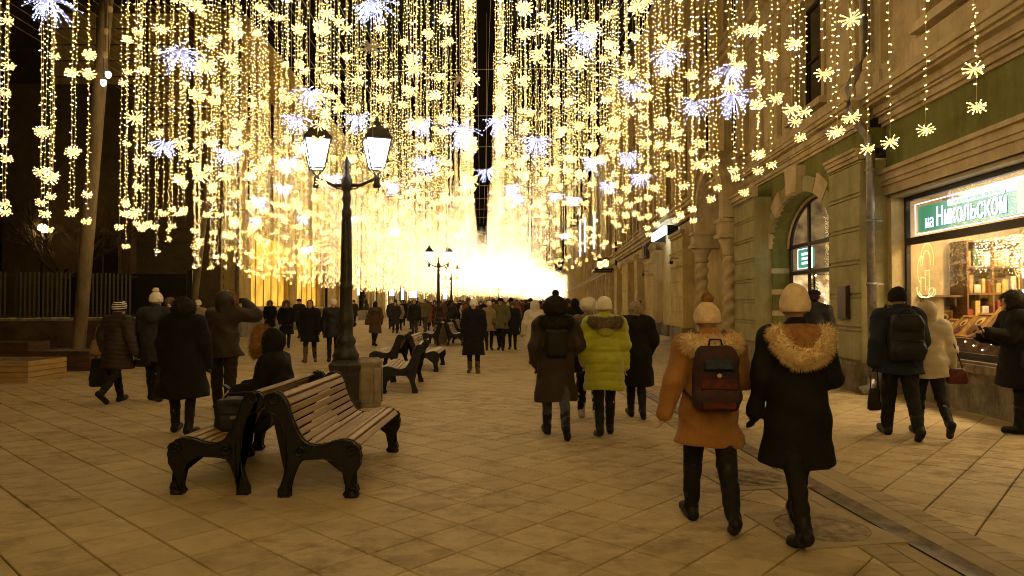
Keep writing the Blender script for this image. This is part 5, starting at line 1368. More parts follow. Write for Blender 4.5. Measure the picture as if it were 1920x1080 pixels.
def fur_blob(name, build, m, parent, L_=.04, dens=.6, seed=0):
    V, Q = build.net(); rg = random.Random(seed); me = np_mesh(name + '_base', V, Q, m)
    ns = np.zeros(len(V) * 3, np.float32); me.vertices.foreach_get('normal', ns); ns = ns.reshape(-1, 3); bpy.data.meshes.remove(me)
    mb = MB(); mb.add([tuple(v) for v in V], [tuple(q) for q in Q], True)
    fur_spikes(mb, [(Vector(V[i]), Vector(ns[i].tolist())) for i in [rg.randrange(len(V)) for _ in range(int(len(V) * dens * 1.4))]], L_ * .6, rg)
    return mb.build(name, m, parent)

def rotx(v, a):      # swing forward (+y) by a degrees for a vector pointing down
    a = R(a); x, y, z = v; return Vector((x, y * math.cos(a) - z * math.sin(a), y * math.sin(a) + z * math.cos(a)))
def skeleton(S):
    """joint positions for a 1.70 m figure facing +y, feet brought down to z = 0"""
    legs = S.get('legs', [(18, 4), (-14, 30)]); sp = S.get('legspread', .09); lean = R(S.get('lean', 3)); J = {}
    for k, (side, (sw, kb)) in enumerate(zip((-1, 1), legs)):
        hip = Vector((side * sp, 0, .90)); d = rotx(Vector((side * .02, 0, -1)), sw).normalized(); kn = hip + d * .42
        e = rotx(Vector((side * -.01, 0, -1)), sw - kb).normalized(); an = kn + e * .40
        pitch = (sw - kb) * .9 if sw - kb < 0 else (sw - kb) * .5
        toe = an + rotx(Vector((side * .18, 1, 0)).normalized(), pitch) * .165 + rotx(Vector((0, 0, -1)), pitch) * .055
        heel = an + rotx(Vector((0, -.045, -.055)), pitch)
        J['leg%d' % k] = (hip, kn, an, heel, toe)
    low = min(min(J['leg%d' % k][3].z, J['leg%d' % k][4].z) for k in (0, 1)) - .035
    up = Vector((0, 0, -low))
    for k in (0, 1): J['leg%d' % k] = tuple(p + up for p in J['leg%d' % k])
    def T(x, y, z): return Vector((x, y + math.sin(lean) * (z - .9), .9 + (z - .9) * math.cos(lean))) + up
    J['pelvis'] = T(0, 0, .93); J['waist'] = T(0, 0, 1.06); J['chest'] = T(0, .0, 1.28); J['neck'] = T(0, -.005, 1.43); J['head'] = T(0, .02, 1.585)
    J['T'] = T; J['up'] = up
    arms = S.get('arms', [((-.16, -.12, -1), (-.05, .22, -1)), ((.16, .1, -1), (.05, .35, -1))])
    for k, side in enumerate((-1, 1)):
        sh = T(side * .175, 0, 1.385); u, f = Vector(arms[k][0]).normalized(), Vector(arms[k][1]).normalized()
        el = sh + u * .285; wr = el + f * .25; J['arm%d' % k] = (sh, el, wr, f)
    return J
def hand(s, wr, f, side, curl=.6, r=.0105):
    """palm, four fingers of unequal length and a thumb from the side of the palm"""
    f = f.normalized(); up = Vector((0, 0, 1)) if abs(f.z) < .8 else Vector((0, 1, 0)); w = f.cross(up).normalized(); n = w.cross(f).normalized()
    if abs(f.z) >= .8: w = Vector((0, 1, 0)); w = (w - f * w.dot(f)).normalized(); n = w.cross(f).normalized() * side
    s.cone(wr, wr + f * .07, .028, .034, .015, (1, 1, 1)); 
    inn = -n if side > 0 else -n
    for k, (o, L_) in enumerate(((.027, .068), (.009, .078), (-.009, .072), (-.026, .056))):
        a = wr + f * .085 + w * o; b = a + (f + inn * curl * .4).normalized() * L_ * .5; c = b + (f * (1 - curl * .5) + inn * curl).normalized() * L_ * .5
        s.cone(a - f * .02, b, r, r * .95, .006); s.cone(b, c, r * .95, r * .8, .004)
    a = wr + f * .03 + w * .03; b = a + (f * .6 + w * .7 + inn * .3).normalized() * .04; s.cone(a, b, r * 1.25, r * 1.1, .01); s.cone(b, b + (f * .9 + inn * .4).normalized() * .03, r * 1.1, r * .9, .005)
def body_mesh(S, J, res):
    s = SDF((-.75, -.75, -.03), (.75, .75, 1.85), res)
    s.cone(J['pelvis'], J['waist'], .135, .125, .04, (1, .7, 1)); s.cone(J['waist'], J['chest'], .125, .145, .04, (1, .68, 1))
    s.cone(J['T'](-.10, 0, 1.36), J['T'](.10, 0, 1.36), .075, .075, .04, (1, .8, 1)); s.cone(J['neck'] - Vector((0, 0, .05)), J['head'] - Vector((0, 0, .06)), .056, .052, .03)
    h = J['head']; s.ell(h + Vector((0, -.008, .02)), (.074, .093, .10), .02); s.ell(h + Vector((0, .03, -.05)), (.052, .062, .065), .03)
    s.cone(h + Vector((0, .088, .012)), h + Vector((0, .108, -.028)), .010, .015, .012)
    for sx in (-1, 1):
        s.ell(h + Vector((sx * .076, 0, -.005)), (.012, .022, .032), .01); s.ell(h + Vector((sx * .03, .096, .008)), (.017, .014, .011), 0, sub=True)
        s.cone(h + Vector((sx * .012, .092, .03)), h + Vector((sx * .048, .082, .03)), .009, .008, .012)
    s.cone(h + Vector((-.02, .088, -.058)), h + Vector((.02, .088, -.058)), .009, .009, .010); s.ell(h + Vector((0, .078, -.092)), (.02, .02, .017), .02)
    for k, side in enumerate((-1, 1)):
        hip, kn, an, he, to = J['leg%d' % k]; s.cone(hip, kn, .082, .056, .04); s.cone(kn, an, .054, .036, .03); s.cone(kn + (an - kn) * .25 - Vector((0, .02, 0)), an, .048, .034, .03)
        s.cone(he, to, .034, .028, .025); s.cone(an, he, .036, .034, .02)
        sh, el, wr, f = J['arm%d' % k]; s.cone(sh, el, .052, .040, .03); s.cone(el, wr, .040, .027, .02); hand(s, wr, f, side)
    V, Q = s.net(); return np_mesh('person', V, Q, K_SKIN)
def make_person(S, res=.016, name='person'):
    """S: dictionary of how the person is dressed and posed -> the person thing with its clothes as parts"""
    J = skeleton(S); T = J['T']; sd = S.get('seed', 1); bulk = S.get('bulk', .03); lod = S.get('lod', 0)
    root = link(name, body_mesh(S, J, S.get('bres', max(.011, res * .8))))
    def part(nm, s, m, parent=root):
        V, Q = s.net(); return link(nm, np_mesh(nm, V, Q, m), parent)
    # trousers
    s = SDF((-.5, -.75, -.02), (.5, .75, 1.15), res); w = S.get('leg_w', 0.0)
    s.cone(J['pelvis'] - Vector((0, 0, .02)), J['waist'], .145, .13, .04, (1, .75, 1))
    for k in (0, 1):
        hip, kn, an, he, to = J['leg%d' % k]; s.cone(hip, kn, .092 + w, .066 + w, .03); s.cone(kn, an + (an - kn) * .02, .065 + w, .046 + w, .02); s.cone(kn + (an - kn) * .25 - Vector((0, .018, 0)), an, .056 + w, .044 + w, .02)
    s.wrinkle(.006, 30, sd); part('trousers', s, S.get('trousers', K_TROU))
    # boots
    bh = S.get('boot', .22)
    for k in (0, 1):
        hip, kn, an, he, to = J['leg%d' % k]; sh = (kn - an).normalized(); tp = an + sh * bh
        pts_ = np.array([tuple(tp), tuple(he), tuple(to), tuple(an)]); s = SDF(np.maximum(pts_.min(0) - .1, (-9, -9, -.02)), pts_.max(0) + .1, min(res, .0135))
        s.cone(an, an + sh * bh, .050, .054 + w + bh * .045, .02); s.cone(he, to, .043, .040, .02, (1, 1, 1)); s.cone(he, an, .045, .05, .02)
        if S.get('heel'): s.cone(he, he - Vector((0, 0, .02)), .03, .028, .01)
        s.cone(he + Vector((0, 0, -.012)), to + Vector((0, 0, -.010)), .044, .041, .006); s.wrinkle(.003, 40, sd)
        s.F = np.maximum(s.F, (0.0 - s.ax[2])[None, None, :].astype(np.float32)); part('boot', s, S.get('bootm', K_LEATH))
    # coat
    c = S['coat']; hem = c.get('hem', .55) + J['up'].z; b = bulk; sw = c.get('w', .0); s = SDF((-.72, -.62, hem - .06), (.72, .62, 1.62 + J['up'].z), res)
    s.cone(T(-.115, -.005, 1.36), T(.115, -.005, 1.36), .075 + b, .075 + b, .05, (1, .85, 1)); s.cone(J['chest'], J['waist'], .150 + b + sw * .3, .135 + b + sw * .4, .06, (1, .74, 1))
    hipr = .155 + b + sw * .7; s.cone(J['waist'], T(0, 0, .92), .135 + b + sw * .4, hipr, .06, (1, .78, 1)); s.cone(T(0, 0, .92), Vector((0, .02, hem)), hipr, c.get('hr', .20) + b + sw, .05, (1, .78, 1))
    s.F = np.maximum(s.F, np.float32(-9)) 
    for k, side in enumerate((-1, 1)):
        sh, el, wr, f = J['arm%d' % k]; s.cone(T(side * .12, 0, 1.36), sh + (el - sh) * .1, .075 + b * .7, .068 + b * .8, .05); s.cone(sh, el, .066 + b * .8, .056 + b * .8, .03); s.cone(el, wr + f * .015, .056 + b * .8, .042 + b * .6, .02)
    s.cone(J['neck'] - Vector((0, .0, .04)), J['neck'] + Vector((0, 0, c.get('collar', .03))), .085 + b * .5, .070 + b * .4, .03)
    if c.get('quilt'): s.quilt(c['quilt'], c.get('qa', .010), sd * .01, .12)
    s.wrinkle(c.get('wr', .0065), c.get('wf', 20), sd)
    if c.get('belt'): zb = J['waist'].z - .03; s.F += (np.float32(.022) * np.exp(-((s.ax[2] - zb) / .03) ** 2))[None, None, :].astype(np.float32)
    # lower hem cut, leaving the sleeves whole
    X = s.ax[0][:, None, None]; Z = s.ax[2][None, None, :]; Y = s.ax[1][None, :, None]
    s.F = np.maximum(s.F, (hem + .012 * np.sin(9 * X + sd) - Z + 0 * Y).astype(np.float32))
    part('coat', s, c['m'])
    h = J['head']
    # head covering
    hat = S.get('hat')
    if S.get('hair'):
        s = SDF(h - Vector((.2, .25, .55)), h + Vector((.2, .2, .2)), min(res, .014)); kind = S['hair'][0]
        s.ell(h + Vector((0, -.022, .028)), (.086, .098, .10), .02)
        if kind == 'long': s.ell(h + Vector((0, -.055, -.10)), (.095, .06, .17), .04); s.ell(h + Vector((0, .085, -.02)), (.06, .07, .09), 0, sub=True)
        elif kind == 'big':
            s.ell(h + Vector((0, -.03, .0)), (.145, .14, .14), .03); s.ell(h + Vector((0, .13, -.02)), (.07, .09, .1), 0, sub=True)
        else: s.ell(h + Vector((0, .08, -.035)), (.072, .085, .09), 0, sub=True)
        s.wrinkle(.008 if kind == 'big' else .004, 45, sd)
        if kind == 'big': fur_blob('hair', s, S['hair'][1], root, .035, .8, sd)
        else: part('hair', s, S['hair'][1])
    if hat:
        hm = hat[1]; s = SDF(h - Vector((.2, .24, .16)), h + Vector((.2, .24, .32)), min(res, .012)); kd = hat[0]
        if kd in ('beanie', 'pom', 'stripe', 'tall'):
            tall = .022 if kd == 'tall' else .0
            s.ell(h + Vector((0, -.012, .04 + tall * .5)), (.098, .112, .112 + tall), .02); s.F = np.maximum(s.F, (h.z - .005 - .10 * 0 - s.ax[2])[None, None, :].astype(np.float32)); s.cone(h + Vector((0, -.01, .012)), h + Vector((0, -.01, .03)), .102, .102, .01, (1, 1.13, 1))
            s.F = np.maximum(s.F, (h.z - .02 - s.ax[2])[None, None, :].astype(np.float32)); s.knit(.022, .0022); s.wrinkle(.003, 30, sd)
        elif kd == 'furhat':
            s.ell(h + Vector((0, -.015, .055)), (.115, .125, .10), .02); s.F = np.maximum(s.F, (h.z - .03 - s.ax[2])[None, None, :].astype(np.float32)); s.wrinkle(.006, 35, sd)
        elif kd == 'cap':
            s.ell(h + Vector((0, -.01, .07)), (.098, .115, .065), .02); s.cone(h + Vector((-.05, .10, .045)), h + Vector((.05, .10, .045)), .022, .022, .02, (1, 1.4, .5)); s.F = np.maximum(s.F, (h.z + .02 - s.ax[2])[None, None, :].astype(np.float32))
        elif kd == 'scarf':
            s.ell(h + Vector((0, -.015, .0)), (.100, .112, .125), .03); s.ell(h + Vector((0, -.06, -.12)), (.08, .06, .08), .03); s.ell(h + Vector((0, .10, -.02)), (.06, .07, .08), 0, sub=True); s.wrinkle(.005, 30, sd)
        if kd == 'furhat': hb_ = fur_blob('hat', s, hm, root, .028, .8, sd)
        else: hb_ = part('hat', s, hm)
        if kd in ('pom',):
            s = SDF(h + Vector((-.09, -.1, .1)), h + Vector((.09, .1, .3)), .012); s.ell(h + Vector((0, -.02, .175)), (.045, .045, .042), 0); fur_blob('pompom', s, S.get('pomm', hm), hb_, .02, 1.2, sd)
        if kd == 'stripe':
            q = MB()
            for zz in (.02, .055, .09, .12):
                rr = math.sqrt(max(.01, 1 - ((zz - .04) / .112) ** 2)); q.tube([h + Vector((.1 * rr * math.cos(t) * 1.02, -.012 + .114 * rr * math.sin(t) * 1.02, zz + .012 * math.sin(t))) for t in [k * math.pi / 12 for k in range(25)]], .011, 6)
            q.build('stripe', K_WHITEH, hb_)
    hd = S.get('hood')
    if hd:
        hm = hd.get('m', c['m']); k = hd['k']
        if k == 'up':
            s = SDF(h - Vector((.24, .28, .28)), h + Vector((.24, .24, .26)), min(res, .013)); z_ = hd.get('s', 1.0)
            s.ell(h + Vector((0, -.03, .015)), (.128 * z_, .150 * z_, .150 * z_), .03); s.ell(h + Vector((0, -.05, -.13)), (.12, .10, .11), .05); s.ell(h + Vector((0, .15, -.01)), (.083 * z_, .13, .105 * z_), 0, sub=True); s.wrinkle(.006, 18, sd); part('hood', s, hm)
        else:       # thrown back over the shoulders
            s = SDF(h - Vector((.28, .36, .42)), h + Vector((.28, .2, .05)), min(res, .014)); s.cone(T(-.08, -.09, 1.40), T(.08, -.09, 1.40), .085, .085, .05, (1, .8, 1)); s.ell(T(0, -.14, 1.33), (.12, .075, .11), .05); s.wrinkle(.007, 16, sd); part('hood', s, hm)
        if hd.get('fur'):
            fm = hd['fur']; fr = hd.get('r', .04); fl = hd.get('len', .045)
            if k == 'up':
                pts = [h + Vector((.105 * math.cos(t), .085 - .02 * math.sin(t), -.0 + .135 * math.sin(t))) for t in [R(-50) + R(280) * i / 14 for i in range(15)]]; fur_tube('fur_trim', pts, fr, fm, root, fl, .9, sd)
            else:
                W_, Dp = hd.get('w', .20), hd.get('drop', .13)
                pts = [T(W_ * math.sin(t), -.02 - .13 * (1 + math.cos(t)) / 2 * 1.15, 1.415 - Dp * max(0, math.cos(t)) ** 1.3) for t in [R(-105) + R(210) * i / 16 for i in range(17)]]
                fur_tube('fur_collar', pts, [fr * (.75 + .35 * math.sin(math.pi * i / 16)) for i in range(17)], fm, root, fl, 1.0, sd)
    if S.get('gloves', True):
        for k, side in enumerate((-1, 1)):
            sh, el, wr, f = J['arm%d' % k]; s = SDF(wr - Vector((.24, .24, .24)), wr + Vector((.24, .24, .24)), .0115); hand(s, wr - f * .008, f, side, r=.0135); s.cone(wr - f * .02, wr + f * .06, .036, .038, .01); part('glove', s, S.get('glovem', K_LEATH))
    if S.get('scarf'):
        s = SDF(J['neck'] - Vector((.2, .2, .12)), J['neck'] + Vector((.2, .2, .14)), min(res, .013))
        n = J['neck']; pts = [n + Vector((.085 * math.cos(t), .075 * math.sin(t), .02 + .012 * math.sin(2 * t))) for t in [k * math.pi / 6 for k in range(13)]]; s.path(pts, .036, .02); s.wrinkle(.006, 40, sd); part('scarf', s, S['scarf'])
    if not lod:
        for sx in (-1, 1): q = MB(); e = h + Vector((sx * .03, .083, .008)); q.blob(tuple(e), .011, 8, 6); q.build('eye', K_EYE, root)
    root['J'] = 0; del root['J']
    return root, J
def place(root, px, py, H, yaw, label=None, group=None, loc=None):
    k = H / 1.70; root.scale = (k, k, k); p = loc if loc is not None else G(px, py); root.location = (p.x, p.y, 0); root.rotation_euler = (0, 0, R(-yaw)); tag(root, label, 'person', group); return root
def local(root_px, py, H, yaw, v):
    """a point of the figure -> the street"""
    p = G(root_px, py); k = H / 1.70; a = R(-yaw); x, y, z = v[0] * k, v[1] * k, v[2] * k
    return Vector((p.x + x * math.cos(a) - y * math.sin(a), p.y + x * math.sin(a) + y * math.cos(a), z)), a, k
def backpack(px, py, H, yaw, J, label, m, style):
    c = J['T'](0, -.235, 1.16); loc, a, k = local(px, py, H, yaw, c)
    t = thing('backpack', label, 'backpack', loc, a); t.scale = (k, k, k)
    if style == 'flat': w, d, h = .14, .055, .17
    elif style == 'print': w, d, h = .17, .085, .245
    else: w, d, h = .18, .10, .26
    s = SDF((-.26, -.2, -.36), (.26, .24, .36), .012); s.F[:] = .2
    X = s.ax[0][:, None, None]; Y = s.ax[1][None, :, None]; Z = s.ax[2][None, None, :]
    tz = 1 - .22 * np.clip((Z - 0) / h, 0, 1) if style != 'flat' else 1 + 0 * Z
    q = np.sqrt(np.maximum(np.abs(X) / tz - w + .05, 0) ** 2 + np.maximum(np.abs(Y) - d + .045, 0) ** 2 + np.maximum(np.abs(Z) - h + .05, 0) ** 2) - .048
    s.F = q.astype(np.float32)
    if style != 'flat': s.cone((-w * .6, -d - .01, -h * .55), (w * .6, -d - .01, -h * .55), .075, .075, .03, (1, .5, 1)); s.cone((-w * .55, -d * .7, h * .55), (w * .55, -d * .7, h * .55), .07, .07, .03, (1, .6, 1))
    s.wrinkle(.003, 24, 3); V, Q = s.net(); link('bag_body', np_mesh('bag_body', V, Q, m), t)
    q = MB(); f = -d - (.03 if style != 'flat' else .004)
    if style != 'flat':
        q.tube([(-w * .75, f + .01, -h * .12), (w * .75, f + .01, -h * .12)], .006, 5); q.tube([(-w * .6, f + .012, h * .28), (w * .6, f + .012, h * .28)], .005, 5)
    q.tube([(-.05, -.01, h), (-.04, -.01, h + .045), (.04, -.01, h + .045), (.05, -.01, h)], .008, 6)
    q.build('zip_and_handle', K_LEATH, t)
    for sx in (-1, 1):
        st = MB(); st.tube([(sx * .07, d - .01, h - .02), (sx * .10, d + .07, h + .085), (sx * .125, d + .15, h + .10), (sx * .165, d + .27, h - .06)], .016, 6); st.build('strap', m, t); st = MB(); st.tube([(sx * w * .95, d * .3, -h * .7), (sx * (w + .035), d + .10, -h * .45), (sx * .19, d + .24, -h * .1)], .010, 6); st.build('strap', m, t)
    if style == 'print':
        for nm, (x0, x1, z0, z1), mm in (('red_panel', (-.13, .13, -.07, .005), mat('dark_red_print', (.14, .022, .014), .75, .35, 22, col2=(.03, .012, .012))), ('lower_pocket_print', (-.12, .12, -.215, -.165), mat('dark_red_print', (.1, .02, .015), .7, .3, 20)), ('top_panel', (-.10, .10, .075, .15), mat('blue_print', (.03, .045, .07), .7, .3, 20))):
            q = MB(); q.cbox(-.01, .0, x0, x1, z0, z1, .006); o = q.build(nm, mm, t); o.rotation_euler = (0, 0, R(90)); o.location = (0, (f - .004) if z0 > -.1 else f - .012, 0)
        q = MB(); q.lathe([(.016, 0), (.018, .004), (.01, .008)], 14); o = q.build('badge', mat('cream_badge', (.6, .5, .35), .5, .1, 5), t); o.location = (0, f - .012, .03); o.rotation_euler = (R(90), 0, 0)
    return t
def shoulder_bag(px, py, H, yaw, at, size, label, m, strap=None, kind='handbag', rz=0):
    loc, a, k = local(px, py, H, yaw, at); t = thing(kind, label, 'bag', loc, a + rz); t.scale = (k, k, k); w, d, h = size
    s = SDF((-w - .05, -d - .05, -h - .05), (w + .05, d + .05, h + .05), .012); X = s.ax[0][:, None, None]; Y = s.ax[1][None, :, None]; Z = s.ax[2][None, None, :]
    tz = 1 - .18 * np.clip(Z / h, -.3, 1); rr = min(d, .04); q = np.sqrt(np.maximum(np.abs(X) / tz - w + rr, 0) ** 2 + np.maximum(np.abs(Y) - d + rr, 0) ** 2 + np.maximum(np.abs(Z) - h + rr, 0) ** 2) - rr
    s.F = q.astype(np.float32); s.wrinkle(.004, 22, 2); V, Q = s.net(); link('bag_body', np_mesh('bag_body', V, Q, m), t)
    st = MB(); top = strap or (0, 0, .22)
    st.tube([(-w * .6, 0, h * .9), (-w * .5 + top[0] * .7, top[1] * .7, h + (top[2]) * .7), (top[0], top[1], h + top[2]), (w * .5 + top[0] * .7, top[1] * .7, h + top[2] * .7), (w * .6, 0, h * .9)], .009, 6); st.build('strap', m, t)
    return t

W_ = lambda l, r: [l, r]
# 1. woman in the orange jacket
S = dict(seed=3, bulk=.038, coat=dict(m=K_ORANGE, hem=.62, w=.03, hr=.20, wr=.012, wf=14), legs=[(12, 2), (-16, 14)], legspread=.10, trousers=K_TROU, leg_w=.006, boot=.36, hat=('pom', K_PEACH), pomm=K_FURB, hood=dict(k='down', fur=K_FURW, r=.062, w=.17, drop=.03, len=.05), arms=[((-.34, -.20, -1), (-.30, .10, -1)), ((.42, .05, -1), (-.1, .8, -.25))], gloves=False, lean=2)
o, J = make_person(S, .0125); place(o, 1330, 984, 1.57, 3, 'woman in orange-brown jacket with cream fur hood, walking away')
M_BPK = mat('printed_backpack_cloth', (.018, .022, .034), .7, .3, 13, col2=(.075, .015, .012), bump=.4)
backpack(1330, 984, 1.57, 3, J, 'dark printed backpack with a round badge on the orange jacket', M_BPK, 'print')
# 2. woman in the long black coat
S = dict(seed=5, bulk=.026, coat=dict(m=K_BLACK, hem=.50, w=.028, hr=.20, wr=.012, wf=13), legs=[(-18, 6), (20, 2)], legspread=.06, trousers=K_TROU, boot=.16, hat=('tall', K_PEACH), hood=dict(k='down', fur=K_FURW, r=.058, w=.158, drop=.16, len=.05, m=K_FURB), arms=[((-.26, -.1, -1), (-.10, .3, -1)), ((.26, .0, -1), (-.2, .9, -.5))], gloves=True, lean=2, glovem=K_BLACK)
o, J = make_person(S, .0125); place(o, 1497, 1008, 1.66, 4, 'woman in long black coat with fur hood and cream knit hat, nearest to us')
# 3. black hooded coat with flat backpack
S = dict(seed=7, bulk=.04, coat=dict(m=K_DKBROWN, hem=.44, w=.03, hr=.20, wr=.010, wf=14), legs=[(14, 2), (-16, 24)], trousers=K_JEAN, leg_w=.0, boot=.16, hat=('pom', K_BLACK), hood=dict(k='down', m=K_BLACK, fur=K_HAIRD, r=.06, w=.15, drop=.06, len=.04), hair=('big', K_HAIRD), arms=[((-.28, -.1, -1), (.1, .5, -1)), ((.45, -.1, -1), (-.1, .8, -.3))], lean=2)
o, J = make_person(S, .0135); place(o, 1042, 818, 1.67, 0, 'person in long dark brown coat with flat black backpack and bobble hat')
backpack(1042, 818, 1.67, 0, J, 'small flat black leather backpack on the long dark coat', K_LEATH, 'flat')
# 4. yellow-green puffer
S = dict(seed=2, bulk=.05, coat=dict(m=K_LIME, hem=.55, w=.03, hr=.185, quilt=.105, qa=.012, wr=.003, belt=True), legs=[(-6, 10), (8, 2)], legspread=.07, trousers=K_TROU, boot=.24, hat=('beanie', K_WHITEH), hood=dict(k='down', fur=K_FURG, r=.055, w=.165, drop=.03, len=.045), arms=[((-.34, -.1, -1), (.1, .55, -1)), ((.24, .0, -1), (.05, .2, -1))], gloves=False, lean=1)
o, J = make_person(S, .0135); place(o, 1134, 816, 1.62, 2, 'woman in bright yellow-green quilted coat with cream hat')
# 5. fur vest, white boots
S = dict(seed=9, bulk=.04, coat=dict(m=K_FURG, hem=.78, w=.03, wr=.010, wf=34), legs=[(14, 2), (-12, 26)], trousers=K_TROU, boot=.32, bootm=K_BOOTW, leg_w=.004, hat=('furhat', K_WHITEH), hood=dict(k='down', fur=K_FURG, r=.05, w=.15, drop=.05), arms=[((-.28, -.1, -1), (-.1, .3, -1)), ((.24, .1, -1), (.1, .3, -1))], lean=2)
o, J = make_person(S, .0145); place(o, 1104, 786, 1.64, 4, 'woman in grey-brown fur jacket and white boots beside the yellow-green coat')
shoulder_bag(1104, 786, 1.64, 4, (-.06, -.27, .86), (.165, .07, .17), 'large black leather handbag hanging left of the yellow-green coat', K_LEATH, (-.05, .12, .40))
# 6. black coat with patterned scarf
S = dict(seed=4, bulk=.045, coat=dict(m=K_BLACK, hem=.46, w=.03, hr=.195), legs=[(10, 2), (-8, 18)], legspread=.06, trousers=K_TROU, boot=.3, hat=('scarf', K_SCARF), arms=[((-.2, -.05, -1), (-.02, .2, -1)), ((.30, -.02, -1), (-.2, .6, -.7))], lean=2, scarf=K_BLACK)
o, J = make_person(S, .0145); place(o, 1193, 784, 1.60, 4, 'woman in black coat with patterned headscarf, right of the yellow-green coat')
# 7. cream coat further on
S = dict(seed=6, bulk=.045, coat=dict(m=K_CREAMC, hem=.52, w=.035, hr=.21, quilt=.12, qa=.009), legs=[(10, 2), (-14, 20)], trousers=K_TROU, boot=.25, hood=dict(k='up'), arms=[((-.36, -.1, -1), (-.15, .3, -1)), ((.3, 0, -1), (0, .5, -1))], lean=2)
o, J = make_person(S, .016); place(o, 1003, 684, 1.62, 0, 'person in long cream hooded quilted coat walking away')
# 8. woman facing us in black
S = dict(seed=8, bulk=.045, coat=dict(m=K_BLACK, hem=.40, w=.03, hr=.195), legs=[(6, 4), (-4, 8)], trousers=K_TROU, boot=.15, bootm=K_BOOTB, hat=('beanie', K_WHITEH), scarf=K_BLACK, arms=[((-.2, 0, -1), (-.02, .15, -1)), ((.2, 0, -1), (.02, .15, -1))], gloves=True, lean=0)
o, J = make_person(S, .0145); place(o, 888, 699, 1.64, 178, 'woman in long black coat and cream hat walking towards us beside the benches')
# 9. right: man and woman, and the dark figure at the edge
S = dict(seed=11, bulk=.05, coat=dict(m=K_NAVY, hem=.74, w=.03, wr=.012, wf=14), legs=[(14, 2), (-18, 14)], legspread=.08, trousers=K_TROU, leg_w=.012, boot=.12, hat=('beanie', K_BLACK), hood=dict(k='down'), arms=[((-.24, -.25, -1), (-.12, .1, -1)), ((.26, .1, -1), (.05, .3, -1))], lean=2)
o, J = make_person(S, .0135); place(o, 1688, 820, 1.76, 12, 'man in navy jacket and black knit hat passing the shop window')
backpack(1688, 820, 1.76, 12, J, 'big black rucksack on the navy jacket', K_BLACKP, 'big')
wr = J['arm0'][2]; shoulder_bag(1688, 820, 1.76, 12, (wr.x, wr.y + .03, wr.z - .44), (.07, .03, .13), 'small dark bag dangling from the man by the shop window', K_LEATH, (0, 0, .26))
S = dict(seed=12, bulk=.05, coat=dict(m=K_BEIGE, hem=.76, w=.03, quilt=.13, qa=.007), legs=[(12, 2), (-26, 22)], legspread=.07, trousers=K_TROU, boot=.2, hood=dict(k='up', m=K_BEIGE, s=.93), arms=[((-.24, .05, -1), (-.05, .3, -1)), ((.26, -.05, -1), (.1, .3, -1))], lean=4)
o, J = make_person(S, .014); place(o, 1742, 819, 1.60, 14, 'woman in beige quilted hooded jacket walking beside the navy jacket')
shoulder_bag(1742, 819, 1.60, 14, (.30, -.06, .78), (.12, .06, .10), 'dark red handbag on a black shoulder strap', mat('red_black_leather', (.10, .02, .015), .4, .3, 7), (-.12, .0, .42))
S = dict(seed=13, bulk=.05, coat=dict(m=K_BLACK, hem=.55, w=.04), legs=[(4, 2), (-6, 8)], trousers=K_TROU, boot=.2, hair=('big', K_HAIRD), hood=dict(k='down'), arms=[((-.15, .7, -1), (-.35, 1, .25)), ((.15, .5, -1), (-.4, .9, .1))], gloves=False, lean=4)
o, J = make_person(S, .014); place(o, 1912, 812, 1.70, -75, 'dark-haired person in black coat holding a phone, at the right frame edge')
wr = J['arm0'][2] + J['arm0'][3] * .09; loc, a, k = local(1912, 812, 1.70, -75, wr); q = MB(); q.box(-.036, .036, -.005, .005, -.07, .07); o = q.build('phone', K_LEATH); o.location = loc; o.rotation_euler = (R(-20), 0, a); tag(o, 'dark phone held up by the person at the right frame edge', 'phone')
shoulder_bag(1912, 812, 1.70, -75, (-.26, .02, .93), (.13, .05, .11), 'black shoulder bag of the person at the right edge', K_LEATH, (0, 0, .4))
S = dict(seed=14, bulk=.04, coat=dict(m=K_BLACKP, hem=.62, w=.03), legs=[(8, 2), (-6, 8)], trousers=K_TROU, hat=('cap', K_BLACK), hair=('short', K_HAIRD), arms=[((-.2, 0, -1), (0, .3, -1)), ((.24, 0, -1), (0, .4, -1))], boot=.12)
o, J = make_person(S, .016); place(o, 1528, 742, 1.78, 30, 'man in black cap and jacket before the arched window')
# 10. left group
S = dict(seed=15, bulk=.045, coat=dict(m=K_DKBROWN, hem=.60, w=.03, quilt=.075, qa=.012, wr=.003), legs=[(16, 2), (-20, 30)], legspread=.08, trousers=K_TROU, boot=.2, hat=('stripe', K_BLACK), arms=[((-.30, -.15, -1), (-.1, .2, -1)), ((.36, -.25, -1), (.3, .05, -1))], lean=3)
o, J = make_person(S, .0145); place(o, 218, 756, 1.62, 8, 'person in dark quilted jacket and black and white striped hat on the left')
shoulder_bag(218, 756, 1.62, 8, (-.33, .0, .93), (.13, .06, .13), 'tan leather shoulder bag under the striped hat person\'s arm', mat('tan_leather', (.30, .19, .09), .4, .2, 8), (.04, .0, .3), rz=.3)
shoulder_bag(218, 756, 1.62, 8, (-.34, .06, .50), (.17, .08, .24), 'big black carrier bag hanging low from the striped hat person\'s hand', K_BLACKP, (0, 0, .12), 'carrier_bag')
S = dict(seed=16, bulk=.05, coat=dict(m=K_DKGREY, hem=.62, w=.03), legs=[(10, 2), (-8, 14)], trousers=K_TROU, boot=.2, hat=('pom', K_WHITEH), hood=dict(k='down'), arms=[((-.3, .0, -1), (0, .4, -1)), ((.24, 0, -1), (0, .3, -1))], lean=2)
o, J = make_person(S, .0155); place(o, 289, 752, 1.72, -4, 'person in dark jacket and cream bobble hat behind the black-coated one')
shoulder_bag(289, 752, 1.72, -4, (-.1, -.16, .70), (.13, .06, .13), 'dark handbag at the side of the cream bobble hat person', K_LEATH, (0, .1, .3))
